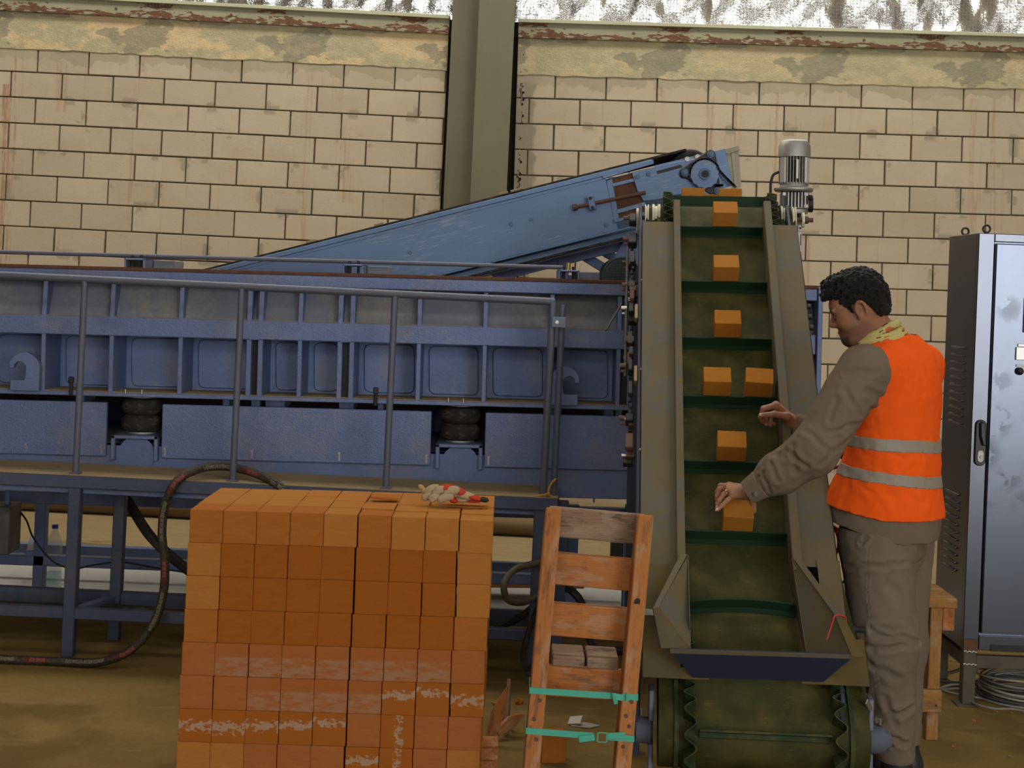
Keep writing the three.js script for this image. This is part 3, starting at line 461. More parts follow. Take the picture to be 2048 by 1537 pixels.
// ---------------------------------------------------------------- inclined feeder behind the bench
{
  const D = 7.35, K = D / FOCAL, cs = Math.cos(0.245), sn = Math.sin(0.245), org = at(1100, 440, D);
  const o = tilted(thing('feeder_conveyor', 'light blue inclined feeder conveyor rising behind the bench, with sprocket head', 'conveyor'), org, 0.245 + ROLL);
  const L = (x, y) => { const dx = (x - 1100), dy = (y - 440); return [(dx * cs - dy * sn) * K, (-dx * sn - dy * cs) * K]; };
  const P = (pts) => pts.map(([x, y]) => L(x, y)).reverse();
  const [xa] = L(240, 600), [xb] = L(1222, 400);
  mesh('side_plate', box2(xa, xb, -0.140, 0.172, -0.004, 0.0, 0.002), mFeeder, o);
  mesh('rear_side_plate', box2(xa, L(1440, 330)[0], -0.140, 0.172, -0.66, -0.655, 0.002), mFeeder, o);
  mesh('top_lip', [box2(xa, L(1305, 325)[0], 0.152, 0.176, 0, 0.014, 0.002), box2(xa, L(1222, 345)[0], 0.136, 0.152, 0, 0.004, 0.001)], mFeeder, o);
  mesh('bottom_lip', box2(xa, L(1300, 445)[0], -0.144, -0.132, -0.02, 0.016, 0.002), mFeeder, o);
  mesh('belt', [box2(xa, L(1380, 320)[0], 0.178, 0.190, -0.64, -0.03, 0.002), box2(xa, L(1300, 460)[0], -0.19, -0.178, -0.64, -0.02, 0.002)], mBlackRubber, o);
  for (const px of [600, 1010, 1035, 860, 745]) mesh('belt_lug', box(L(px, 400)[0], 0.193, -0.02, 0.05, 0.012, 0.03, 0.002), mDustTop, o);
  mesh('return_tray', box2(L(700, 590)[0], L(1290, 450)[0], -0.20, -0.15, -0.6, -0.06, 0.003), mFeeder, o);
  for (const [x, y] of [[1022, 448.5], [1062, 438.5], [1212, 450], [820, 505]]) mesh('bolt', put(bolt(0.011, 0.008), [...L(x, y), 0]), mFeeder, o);
  // take-up at the head: rusty bearing slide between two runners
  mesh('weld_strip', put(plate(P([[1213, 362], [1224, 358], [1238, 436], [1228, 440]]), 0.004), [0, 0, 0]), mFeeder, o);
  mesh('slide_plate', put(plate(P([[1216, 362], [1280, 340], [1290, 430], [1232, 442]]), 0.006), [0, 0, -0.012]), mRust, o);
  mesh('runner', put(plate(P([[1204, 352], [1306, 320], [1307, 328], [1206, 358]]), 0.018), [0, 0, 0.0]), mFeeder, o);
  mesh('runner', put(plate(P([[1224, 368], [1276, 355], [1277, 361], [1226, 374]]), 0.012), [0, 0, -0.004]), mFeeder, o);
  mesh('runner', put(plate(P([[1232, 420], [1290, 404], [1291, 412], [1234, 428]]), 0.012), [0, 0, -0.004]), mFeeder, o);
  mesh('runner', put(plate(P([[1226, 440], [1290, 424], [1291, 430], [1228, 446]]), 0.018), [0, 0, 0]), mFeeder, o);
  mesh('take_up_screw', [rod([...L(1146, 416), 0.03], [...L(1290, 386), 0.03], 0.0095, 12), rod([...L(1145, 416.5), 0.03], [...L(1154, 414.5), 0.03], 0.017, 6)], mBoltRust, o);
  { const [x, y] = L(1182, 407), b = mesh('screw_block', box(x, y, 0.025, 0.036, 0.075, 0.034, 0.004), mFeeder, o); for (const s of [-1, 1]) mesh('bolt', put(clean(new THREE.CylinderGeometry(0.0095, 0.0095, 0.006, 14).rotateX(Math.PI / 2), false), [x, y + s * 0.025, 0.044]), mDarkSteel, b); }
  const head = mesh('head_plate', put(plate(P([[1263, 345], [1341, 327], [1431, 309.5], [1446, 376], [1348, 391], [1313, 400], [1286, 402], [1274, 382]]), 0.010, 0.002), [0, 0, 0.002]), mFeeder, o);
  mesh('slot', put(plate(P([[1312, 343], [1360, 330], [1364, 332], [1363, 336], [1314, 349]]), 0.0012, 0.0003), [0, 0, 0.0118]), mBlack, head);
  mesh('slot', put(plate(P([[1272, 354], [1300, 346.5], [1301, 351], [1273, 358]]), 0.0012, 0.0003), [0, 0, 0.0118]), mFeeder, head);
  for (const [x, y] of [[1274.5, 354], [1297, 348.5], [1373.5, 319], [1394, 314.5]]) mesh('bolt', put(clean(new THREE.CylinderGeometry(0.0125, 0.0125, 0.012, 16).rotateX(Math.PI / 2), false), [...L(x, y), 0.018]), x > 1350 ? mAluWhite : mFeeder, head);
  mesh('end_plate', put(plate(P([[1306, 332], [1450, 297.5], [1466, 371], [1440, 380]]), 0.006, 0.001), [0, 0, -0.006]), mFeeder, o);
  mesh('rear_end_plate', put(plate(P([[1306, 332], [1450, 297.5], [1466, 371], [1440, 380], [1300, 420]]), 0.006, 0.001), [0, 0, -0.66]), mFeeder, o);
  // bearing, sprocket and chain
  const [sx, sy] = L(1407, 349.5), sr = 0.072, sprk = [];
  for (let i = 0; i < 28; i++) { const a = i / 28 * Math.PI * 2, r = sr + ((i & 1) ? 0.0 : 0.006); sprk.push([sx + r * Math.cos(a), sy + r * Math.sin(a)]); }
  const spr = mesh('sprocket', put(plate(sprk, 0.014, 0.003), [0, 0, 0.035]), mFeeder, o);
  mesh('hub', put(clean(new THREE.CylinderGeometry(0.03, 0.03, 0.03, 28).rotateX(Math.PI / 2), false), [sx, sy, 0.045]), mFeeder, spr);
  mesh('shaft', [put(clean(new THREE.CylinderGeometry(0.017, 0.017, 0.06, 20).rotateX(Math.PI / 2), false), [sx, sy, 0.04]), put(clean(new THREE.CylinderGeometry(0.006, 0.006, 0.004, 10).rotateX(Math.PI / 2), false), [sx + 0.012, sy - 0.01, 0.062])], mDarkSteel, spr);
  mesh('bearing_housing', [put(plate([...circle(sx - 0.095, sy + 0.03, 0.028, 8, Math.PI / 2, Math.PI * 1.5), ...circle(sx + 0.035, sy - 0.10, 0.028, 6, Math.PI * 1.25, Math.PI * 1.9), ...circle(sx + 0.055, sy + 0.09, 0.026, 8, 0, Math.PI / 2)], 0.02, 0.004), [0, 0, 0.012])], mDarkSteel, o);
  for (const [dx, dy] of [[-0.095, 0.03], [0.055, 0.09], [0.045, -0.1]]) mesh('bearing_bolt', [put(clean(new THREE.CylinderGeometry(0.019, 0.019, 0.012, 20).rotateX(Math.PI / 2), false), [sx + dx, sy + dy, 0.038]), put(bolt(0.012, 0.012), [sx + dx, sy + dy, 0.044])], mFeeder, o);
  const links = []; const link = (x, y, a) => links.push(put(plate([...circle(-0.007, 0, 0.006, 6, Math.PI / 2, Math.PI * 1.5), ...circle(0.007, 0, 0.006, 6, -Math.PI / 2, Math.PI / 2)], 0.02, 0.001), M4([x, y, 0.032], [0, 0, a])));
  for (let a = 2.9; a > 0.1; a -= 0.165) link(sx + (sr + 0.005) * Math.cos(a), sy + (sr + 0.005) * Math.sin(a), a + Math.PI / 2);
  { const [ex, ey] = L(1466, 373), x0 = sx + sr, y0 = sy + 0.01; for (let t = 0; t <= 1; t += 0.1) link(mix(x0, ex, t), mix(y0, ey, t) - 0.004 * Math.sin(t * 3.1), Math.atan2(ey - y0, ex - x0)); }
  { const [ex, ey] = L(1440, 372), x0 = sx + 0.04, y0 = sy - sr; for (let t = 0; t <= 1; t += 0.12) link(mix(x0, ex, t), mix(y0, ey, t), Math.atan2(ey - y0, ex - x0)); }
  mesh('chain', links, mDarkSteel, o);
  { const [x, y] = L(1384, 330); mesh('head_pulley', [put(clean(new THREE.CylinderGeometry(0.085, 0.085, 0.60, 40).rotateX(Math.PI / 2), false), [x, y - 0.02, -0.33])], mBlackRubber, o); mesh('sheave', put(clean(new THREE.TorusGeometry(0.093, 0.018, 12, 48), false), [x, y - 0.02, -0.10]), mBlack, o); }
  // galvanised discharge hood at the very top
  mesh('hood_top', put(plate(P([[1444, 299], [1481, 288.5], [1484, 298], [1458, 306]]), 0.5), [0, 0, -0.56]), mHood, o);
  mesh('hood_front', [put(plate(P([[1452, 303], [1482, 299], [1487, 372], [1468, 378]]), 0.003), [0, 0, -0.075])], mHood, o);
  mesh('hood_curtain', put(plate(P([[1466, 304], [1474, 303], [1480, 374], [1474, 376]]), 0.002), [0, 0, -0.068]), mat([0.42, 0.38, 0.28], 0.7), o);
}
{ // frame that carries the feeder
  const o = thing('feeder_stand', 'dark steel strut frame under the raised end of the feeder', 'frame'), m = mEnamelDark, D = 7.6;
  const b = (x0, y0, x1, y1, w, d0 = D, d1 = d0) => mesh('strut', bar(at(x0, y0, d0), at(x1, y1, d1), w, 0.05, 0.003), m, o);
  { const p = at(1128, 470, D), f = V(p.x, 0, p.z); mesh('post', bar(f, at(1128, 488, D), 0.058, 0.06), m, o); }
  { const p = at(1590, 470, D), f = V(p.x, 0, p.z); mesh('post', bar(f, p, 0.058, 0.06), m, o); }
  b(985, 556, 1290, 481, 0.05); b(1128, 488, 1205, 535, 0.04, D + 0.05); b(1165, 478, 1235, 520, 0.03, D + 0.3);
  mesh('gusset', put(plate([[0, 0], [0.24, 0], [0.24, 0.25], [0.14, 0.25]], 0.012), at(1196, 566, D - 0.05)), m, o);
  mesh('cross_tie', bar(at(1128, 560, D), at(1590, 578, D), 0.05, 0.05), m, o);
  for (const [x, y] of [[1100, 505], [1110, 498], [1240, 476]]) mesh('bolt', rod(at(x, y - 4, D - 0.06), at(x, y + 12, D - 0.06), 0.008, 6), mDarkSteel, o);
  { const c = at(1240, 553, 7.35); // drive motor, its round fan grille towards the room
    const mt = mesh('drive_motor', [put(clean(new THREE.CylinderGeometry(0.098, 0.098, 0.30, 32).rotateX(Math.PI / 2), false, 0.5), [c.x, c.y, c.z - 0.05])], mat([0.025, 0.04, 0.05], 0.5), o);
    const grille = []; grille.push(put(clean(new THREE.TorusGeometry(0.094, 0.006, 8, 36), false), [c.x, c.y, c.z + 0.10])); for (let i = -5; i <= 5; i++) { const q = i * 0.014, h = Math.sqrt(Math.max(0, 0.078 ** 2 - q * q)); grille.push(box(c.x + q, c.y, c.z + 0.104, 0.006, 2 * h, 0.006, 0.001), box(c.x, c.y + q, c.z + 0.104, 2 * h, 0.006, 0.006, 0.001)); }
    const gm = mesh('fan_grille', grille, mat([0.04, 0.06, 0.07], 0.5), mt); gm.userData.label = 'round fan grille';
    mesh('motor_bracket', bar([c.x, c.y - 0.09, c.z - 0.1], [c.x, at(1240, 579, 7.6).y, at(1240, 579, 7.6).z], 0.12, 0.03), m, o); }
}
// ---------------------------------------------------------------- green cleated belt conveyor
const GC = new THREE.Group(), AL = 42.2 * Math.PI / 180, CA = Math.cos(AL), SA = Math.sin(AL), TR = 0.105, AXY = 0.315, HEAD_S = 2.42;
const cl = (x, s, h) => V(x, AXY + (TR + h) * CA + s * SA, (TR + h) * SA - s * CA);     // across, along, off the belt
const belted = thing('cleated_conveyor', 'green cleated belt conveyor in galvanised guards, climbing away from the floor', 'conveyor', null, [0.78, 0, -4.37]);
belted.rotation.set(0, -0.08, 0.02);
// frame at (across, along, off) with axes across / along / off
const clFrame = (x, s, h) => new THREE.Matrix4().makeBasis(V(1, 0, 0), V(0, SA, -CA), V(0, CA, SA)).setPosition(cl(x, s, h));
{
  const o = belted, head = V(0, AXY + HEAD_S * SA, -HEAD_S * CA);
  // path of the belt surface in the (y, z) plane: return run, tail drum, incline, head drum, return run; each point with its outward normal
  const path = []; let acc = 0;
  const add = (y, z, ny, nz) => { const l = path[path.length - 1]; if (l) acc += Math.hypot(y - l.y, z - l.z); path.push({ y, z, ny, nz, s: acc }); };
  for (let i = 20; i >= 1; i--) { const s = i / 20 * HEAD_S, p = cl(0, s, -2 * TR); add(p.y, p.z, -CA, -SA); }
  for (let i = 0; i <= 40; i++) { const a = Math.PI * 1 * i / 40, y = -Math.cos(a), z = Math.sin(a), ny = y * CA + z * SA * 0 - 0, u = [-CA * Math.cos(a) - SA * Math.sin(a), -SA * Math.cos(a) + CA * Math.sin(a)]; add(AXY + TR * u[0], TR * u[1], u[0], u[1]); }
  const tailEnd = acc; for (let i = 1; i <= 60; i++) { const p = cl(0, i / 60 * HEAD_S, 0); add(p.y, p.z, CA, SA); }
  for (let i = 1; i <= 40; i++) { const a = Math.PI * i / 40, u = [CA * Math.cos(a) + SA * Math.sin(a), SA * Math.cos(a) - CA * Math.sin(a)]; add(head.y + TR * u[0], head.z + TR * u[1], u[0], u[1]); }
  const shift = (s) => 0.045 * sstep(tailEnd + 0.75, tailEnd + 0.1, s); // the tail drum sits a little to the right of the guides
  const ribbon = (x0, x1, h0, h1, from = 0, to = 1e9) => { const tri = []; const q = path.filter((p) => p.s >= from && p.s <= to), pt = (p, x, h) => [x + shift(p.s), p.y + p.ny * h, p.z + p.nz * h];
    for (let i = 0; i + 1 < q.length; i++) { const a = q[i], b = q[i + 1]; for (const [u0, g0, u1, g1] of [[x0, h1, x1, h1], [x1, h1, x1, h0], [x1, h0, x0, h0], [x0, h0, x0, h1]]) { tri.push([pt(a, u0, g0), pt(a, u1, g1), pt(b, u1, g1)], [pt(a, u0, g0), pt(b, u1, g1), pt(b, u0, g0)]); } }
    const g = fromTris(tri), uv = g.attributes.uv, n = tri.length * 3; let k = 0; for (let i = 0; i + 1 < q.length; i++) { const a = q[i].s, b = q[i + 1].s; for (const [u0, g0, u1, g1] of [[x0, h1, x1, h1], [x1, h1, x1, h0], [x1, h0, x0, h0], [x0, h0, x0, h1]]) for (const [u, s] of [[u0 + g0, a], [u1 + g1, a], [u1 + g1, b], [u0 + g0, a], [u1 + g1, b], [u0 + g0, b]]) uv.setXY(k++, u, s); }
    return toCreasedNormals(g, 0.5); };
  mesh('belt', ribbon(-0.315, 0.315, -0.008, 0), mBelt, o);
  mesh('guide_ridge', ribbon(-0.268, -0.255, 0, 0.010), mWallRubber, o); mesh('guide_ridge', ribbon(0.255, 0.268, 0, 0.010), mWallRubber, o);
  // corrugated side walls
  const wave = (x0) => { const lo = tailEnd - TR * 3.2, q = []; for (let s = lo; s < acc - 0.14; s += 0.0042) { let i = 1; while (path[i].s < s) i++; const a = path[i - 1], b = path[i], t = (s - a.s) / (b.s - a.s), ny = mix(a.ny, b.ny, t), nz = mix(a.nz, b.nz, t), l = Math.hypot(ny, nz); q.push({ y: mix(a.y, b.y, t), z: mix(a.z, b.z, t), ny: ny / l, nz: nz / l, x: x0 + shift(s) + 0.0175 * Math.sin(s * 2 * Math.PI / 0.05), s }); }
    const tri = [], pt = (p, h, w) => [p.x + w, p.y + p.ny * h, p.z + p.nz * h]; for (let i = 0; i + 1 < q.length; i++) { const a = q[i], b = q[i + 1], T = 0.0022; for (const [h0, w0, h1, w1] of [[0, -T, 0.062, -T], [0.062, -T, 0.062, T], [0.062, T, 0, T]]) tri.push([pt(a, h0, w0), pt(b, h0, w0), pt(b, h1, w1)], [pt(a, h0, w0), pt(b, h1, w1), pt(a, h1, w1)]); }
    return toCreasedNormals(fromTris(tri), 0.9); };
  mesh('side_wall', wave(-0.222), mWallRubber, o); mesh('side_wall', wave(0.222), mWallRubber, o);
  // cleats
  const cleatGeo = (bow) => { const prof = [[-0.020, 0], [-0.018, 0.005], [-0.004, 0.007], [-0.003, 0.046], [0.003, 0.046], [0.003, 0]], n = bow ? 12 : 1, tri = []; const W = 0.198;
    const P = (k, u) => { const x = -W + 2 * W * u; return cl(x, prof[k][0] + 0, prof[k][1] + (bow ? 0.028 * (1 - (2 * u - 1) ** 2) : 0)).toArray(); };
    for (let i = 0; i < n; i++) for (let k = 0; k < prof.length - 1; k++) { const a = i / n, b = (i + 1) / n; tri.push([P(k, a), P(k, b), P(k + 1, b)], [P(k, a), P(k + 1, b), P(k + 1, a)]); }
    for (let k = 1; k < prof.length - 2; k++) { tri.push([P(0, 0), P(k, 0), P(k + 1, 0)].reverse(), [P(0, 1), P(k, 1), P(k + 1, 1)]); } return fromTris(tri); };
  const flatCleat = cleatGeo(false), bowed = cleatGeo(true);
  for (const s of [0.372, 0.663, 0.972, 1.287, 1.597, 1.922, 2.266]) { const c = mesh('cleat', s < 0.5 ? bowed : flatCleat, mCleat, o); c.position.copy(cl(0, s, 0).sub(cl(0, 0, 0))); }
  { const c = mesh('cleat', flatCleat, mCleat, o), a = 0.82; c.rotation.x = -a; const from = cl(0, 0, 0), rel = from.clone().sub(V(0, AXY, 0)).applyAxisAngle(V(1, 0, 0), -a); c.position.copy(head.clone().add(rel).sub(from.applyAxisAngle(V(1, 0, 0), -a))); }
  { const c = mesh('cleat', flatCleat, mWallRubber, o), a = 0.50; c.rotation.x = a; const from = cl(0, 0, 0), rel = from.clone().sub(V(0, AXY, 0)).applyAxisAngle(V(1, 0, 0), a); c.position.copy(V(0.045, AXY, 0).add(rel).sub(from.applyAxisAngle(V(1, 0, 0), a))); c.scale.x = 0.98; }
  mesh('tail_drum', rod([-0.266, AXY, 0], [0.356, AXY, 0], TR - 0.009, 40), mDarkSteel, o);
  mesh('head_drum', rod([-0.31, head.y, head.z], [0.31, head.y, head.z], TR - 0.009, 40), mDarkSteel, o);
  // guide strips standing on the belt, folded outwards at the top
  const guide = (sx, x0, x1, sTop, sBot) => { const f = (x, s, h) => cl(x, s, h), lip = 0.026 * sx;
    return [sheet(sx < 0 ? [f(x1, sBot, 0.006), f(x0, sTop, 0.006), f(x0, sTop, 0.118), f(x1, sBot, 0.118)].reverse() : [f(x1, sBot, 0.006), f(x0, sTop, 0.006), f(x0, sTop, 0.118), f(x1, sBot, 0.118)]),
      sheet(sx < 0 ? [f(x1 + lip, sBot, 0.12), f(x1, sBot, 0.12), f(x0, sTop, 0.12), f(x0 + lip, sTop, 0.12)] : [f(x1, sBot, 0.12), f(x1 + lip, sBot, 0.12), f(x0 + lip, sTop, 0.12), f(x0, sTop, 0.12)]),
      sheet([f(x1 + lip, sBot, 0.075), f(x1 + lip, sBot, 0.12), f(x0 + lip, sTop, 0.12), f(x0 + lip, sTop, 0.075)])]; };
  mesh('guide_strip', guide(-1, -0.178, -0.188, 2.35, 0.46), mGalv, o); mesh('guide_strip', guide(1, 0.172, 0.158, 2.35, 0.46), mGalv, o);
  // cover sheets over the side walls, edge turned down
  const cover = (sx, xi, xo, s0, s1, h, m = mGalv) => { const a = cl(xi, s0, h), b = cl(xo, s0, h), c = cl(xo, s1, h), d = cl(xi, s1, h), q = [a, b, c, d]; if (sx < 0) q.reverse(); const e = [cl(xo, s0, h), cl(xo, s0, h - 0.05), cl(xo, s1, h - 0.05), cl(xo, s1, h)]; if (sx < 0) e.reverse(); return [sheet(q), sheet(e)]; };
  mesh('cover_sheet', cover(-1, -0.205, -0.332, 0.40, 2.245, 0.085), mGalv, o);
  mesh('cover_sheet', cover(1, 0.188, 0.305, 0.50, 2.235, 0.085), mGalv, o);
  mesh('lower_cover', cover(-1, -0.235, -0.328, 0.31, 0.485, 0.092), mGalvDusty, o);
  mesh('lower_cover', cover(1, 0.238, 0.31, 0.30, 0.52, 0.094), mGalv, o);
  // flared feed hopper at the foot
  const f = (x, s, h) => cl(x, s, h), hop = mesh('hopper_wing', [sheet([f(-0.178, 0.50, 0.006), f(-0.178, 0.50, 0.125), f(-0.180, 0.24, 0.15), f(-0.172, 0.118, 0.06), f(-0.172, 0.12, 0.004)].reverse()), sheet([f(-0.180, 0.50, 0.125), f(-0.202, 0.50, 0.125), f(-0.292, 0.262, 0.16), f(-0.275, 0.262, 0.163)].reverse()), sheet([f(-0.178, 0.50, 0.12), f(-0.277, 0.262, 0.162), f(-0.178, 0.148, 0.12)].reverse())], mGalv, o);
  mesh('hopper_lip', [sheet([f(-0.292, 0.262, 0.163), f(-0.268, 0.262, 0.165), f(-0.236, 0.118, 0.165), f(-0.268, 0.118, 0.163)].reverse()), sheet([f(-0.272, 0.262, 0.162), f(-0.178, 0.148, 0.12), f(-0.174, 0.122, 0.13), f(-0.24, 0.118, 0.162)])], mGalvDusty, hop);
  const hop2 = mesh('hopper_wing', [sheet([f(0.156, 0.50, 0.006), f(0.156, 0.50, 0.125), f(0.192, 0.125, 0.03), f(0.176, 0.125, 0.004)]), sheet([f(0.158, 0.50, 0.125), f(0.18, 0.50, 0.125), f(0.285, 0.262, 0.163), f(0.262, 0.262, 0.163)]), sheet([f(0.158, 0.50, 0.122), f(0.274, 0.262, 0.162), f(0.192, 0.125, 0.028)]), sheet([f(0.274, 0.262, 0.162), f(0.304, 0.114, 0.16), f(0.192, 0.125, 0.028)])], mGalv, o);
  mesh('hopper_lip', [sheet([f(0.262, 0.262, 0.165), f(0.288, 0.262, 0.165), f(0.335, 0.112, 0.165), f(0.300, 0.112, 0.165)])], mGalvDusty, hop2);
  mesh('red_wire', tube([f(0.235, 0.185, 0.145), f(0.255, 0.235, 0.17), f(0.262, 0.25, 0.176), f(0.292, 0.252, 0.17), f(0.30, 0.248, 0.14)], 0.0025, 30, 6), mat([0.55, 0.03, 0.035], 0.5), hop2);
  mesh('front_lip', [sheet([f(-0.170, 0.075, 0.078), f(0.222, 0.078, 0.078), f(0.300, 0.114, 0.155), f(-0.235, 0.108, 0.155)], 0.003), sheet([f(-0.235, 0.108, 0.155), f(0.300, 0.114, 0.155), f(0.302, 0.124, 0.165), f(-0.237, 0.118, 0.165)], 0.003)], mNavy, o);
  mesh('lip_edge', sheet([f(-0.24, 0.106, 0.1555), f(0.305, 0.112, 0.1555), f(0.305, 0.118, 0.166), f(-0.24, 0.112, 0.166)], 0.003), mGalv, o);
  mesh('nose_cover', [...cover(-1, -0.205, -0.322, 0.075, 0.30, 0.070, mGalvDusty), cover(-1, -0.12, -0.21, 0.075, 0.115, 0.0695)[0]], mGalvDusty, o);
  mesh('nose_cover', [...cover(1, 0.215, 0.362, 0.075, 0.24, 0.070, mGalvDusty), cover(1, 0.16, 0.22, 0.075, 0.115, 0.0695)[0]], mGalvDusty, o);
  // side frames, legs and tail bearings
  const side = (x, w = 0.012) => put(plate([[-0.02, -0.03], [0.02, 0.06], [HEAD_S - 0.02, 0.06], [HEAD_S + 0.05, -0.1], [HEAD_S - 0.1, -0.22], [0.2, -0.22]], w, 0.002), new THREE.Matrix4().makeBasis(V(0, SA, -CA), V(0, CA, SA), V(1, 0, 0)).setPosition(cl(x, 0, 0)));
  const mFrame = mat([0.22, 0.21, 0.21], 0.55, { map: every(tEnamel, 0.8), bumpMap: every(hammer, 0.2), bumpScale: 0.001 });
  mesh('side_frame', side(-0.345), mFrame, o); mesh('side_frame', side(0.272), mFrame, o);
  for (const x of [-0.345, 0.28]) {
    const p = cl(x, 2.0, -0.2), q = cl(x, 0.9, -0.2);
    mesh('support_leg', bar([x, 0, p.z], [x, p.y, p.z], 0.06, 0.06), mFrame, o); mesh('support_leg', bar([x, 0, q.z], [x, q.y, q.z], 0.06, 0.06), mFrame, o);
    mesh('leg_tie', bar([x, 0.3, p.z], [x, 0.3, q.z], 0.05, 0.05), mFrame, o);
  }
  const mBear = mat([0.17, 0.19, 0.25], 0.42, { metal: 0.3, bumpMap: every(hammer, 0.1), bumpScale: 0.0008 });
  const bearing = (x, s) => { const b = mesh('bearing_plate', [box2(x - 0.008, x + 0.008, AXY - 0.24, AXY - 0.035, -0.05, 0.03, 0.003), box2(x - 0.008, x + 0.008, AXY + 0.035, AXY + 0.13, -0.05, 0.03, 0.003), box2(x - 0.008, x + 0.008, AXY - 0.05, AXY + 0.05, -0.09, -0.04, 0.003)], mBear, o);
    mesh('bearing_hub', [rod([x, AXY, 0], [x + s * 0.045, AXY, 0], 0.040, 28), rod([x + s * 0.045, AXY, 0], [x + s * 0.058, AXY, 0], 0.028, 24), rod([x + s * 0.058, AXY, 0], [x + s * 0.066, AXY, 0], 0.020, 20)], mBear, b);
    mesh('grease_nipple', rod([x + s * 0.03, AXY + 0.05, 0.01], [x + s * 0.03, AXY + 0.068, 0.012], 0.005, 8), mBolt, b);
    mesh('foot', box2(x - 0.05, x + 0.05, 0, 0.02, -0.10, 0.08, 0.003), mBear, b); mesh('stay', bar([x - 0.0 * s, AXY - 0.2, 0.01], [x + 0.03 * s, 0.01, 0.05], 0.05, 0.012), mBear, b); };
  bearing(-0.292, -1); bearing(0.372, 1);
  mesh('stay_rod', bar(cl(0.352, 0.05, 0.03), V(0.372, AXY + 0.10, 0.03), 0.006, 0.02), mBolt, o);
  // head shaft with nylon guide wheels
  const dr = { '-1': 0.060, '1': 0.032 }, hy = head.y + 0.05, hz = head.z + 0.06, wheel = (x, r, w) => mesh('nylon_wheel', put(lathe([[0.012, -w / 2], [r, -w / 2], [r, -w / 4], [r * 0.86, -w / 8], [r * 0.86, w / 8], [r, w / 4], [r, w / 2], [0.012, w / 2]], 36), [x, hy, hz], [0, 0, Math.PI / 2]), mNylon, o);
  for (const sx of [-1, 1]) {
    mesh('head_shaft', rod([sx * 0.20, hy, hz], [sx * 0.395, hy, hz], 0.010, 14), mBoltRust, o);
    wheel(sx * 0.272, 0.058, 0.034); wheel(sx * 0.312, 0.056, 0.016);
    mesh('nylon_disc', put(lathe([[0.012, -0.005], [dr[sx], -0.005], [dr[sx], 0.005], [0.012, 0.005]], 36), [sx * 0.352, hy - (sx < 0 ? 0.02 : 0.0), hz], [0, 0, Math.PI / 2]), mNylon, o);
    mesh('shaft_nut', rod([sx * 0.36, hy, hz], [sx * 0.375, hy, hz], 0.016, 6), mBoltRust, o);
  }
  // drive chain and brackets along the left flank
  const ch = []; const rr = rng(5); for (let s = 1.05; s < 2.3; s += 0.03) ch.push(put(cbox(0.012, 0.024, 0.012, 0.002), clFrame(-0.372 + 0.004 * ((s / 0.03) & 1), s, -0.02)));
  mesh('drive_chain', ch, mDarkSteel, o);
  for (let i = 0; i < 16; i++) { const s = 1.0 + 1.3 * rr(), b = mesh('side_fitting', put(cbox(0.015 + 0.02 * rr(), 0.02 + 0.05 * rr(), 0.02 + 0.02 * rr(), 0.003), clFrame(-0.366 - 0.012 * rr(), s, -0.03 + 0.07 * rr())), rr() < 0.6 ? mDarkSteel : mBoltRust, o); if (i % 3 === 0) mesh('bolt', put(rod([-0.014, 0, 0], [0.012, 0, 0], 0.007, 6), clFrame(-0.385, s, 0.0)), mBolt, b); }
  for (const [s, h, w, l] of [[2.32, 0.03, 0.05, 0.07], [2.22, 0.0, 0.06, 0.09], [2.1, -0.03, 0.05, 0.06], [1.92, 0.01, 0.05, 0.05], [1.78, 0.01, 0.035, 0.07], [1.45, 0.02, 0.03, 0.08], [1.2, 0.0, 0.05, 0.05]]) {
    const b = mesh('side_bracket', put(cbox(w * 0.6, l * 0.7, 0.04, 0.004), clFrame(-0.372, s, h)), mDarkSteel, o); mesh('bolt', [put(rod([-0.012, 0, 0], [0.01, 0, 0], 0.009, 6), clFrame(-0.40, s, h + 0.01)), put(rod([-0.008, 0, 0], [0.01, 0, 0], 0.006, 8), clFrame(-0.40, s - 0.02, h))], s === 1.78 ? mBolt : mBoltRust, b); }
  for (const s of [1.72, 1.38]) mesh('brass_block', put(cbox(0.014, 0.08, 0.03, 0.003), clFrame(-0.352, s, 0.05)), mat([0.30, 0.22, 0.10], 0.5, { metal: 0.5 }), o);
  mesh('tension_rod', [put(rod([0, -0.3, 0], [0, 0.45, 0], 0.006, 8), clFrame(-0.392, 1.7, 0.02)), put(rod([0, -0.12, 0], [-0.06, -0.3, 0.02], 0.004, 8), clFrame(-0.41, 1.95, 0.0))], mDarkSteel, o);
  for (const s of [0.65, 1.0, 1.4, 1.9]) { mesh('sheet_screw', put(rod([0, 0, -0.004], [0, 0, 0.006], 0.006, 8), clFrame(-0.331, s, 0.06)), mBolt, o); }
  mesh('adjusting_screw', rod([0.30, AXY + 0.28, -0.24], [0.395, AXY + 0.28, -0.24], 0.010, 10), mDarkSteel, o);
  mesh('adjusting_nut', rod([0.345, AXY + 0.28, -0.24], [0.365, AXY + 0.28, -0.24], 0.019, 6), mDarkSteel, o);
  for (const s of [1.78, 1.72, 1.66]) mesh('edge_clip', put(cbox(0.02, 0.02, 0.02, 0.004), clFrame(0.318, s, 0.05)), mDarkSteel, o);
  // short slide that takes the blocks off at the top
  mesh('discharge_slide', sheet([V(-0.2, head.y + TR + 0.018, head.z - 0.06), V(0.2, head.y + TR + 0.018, head.z - 0.06), V(0.2, head.y + TR - 0.03, head.z - 0.42), V(-0.2, head.y + TR - 0.03, head.z - 0.42)], 0.004), mGalvDusty, o);
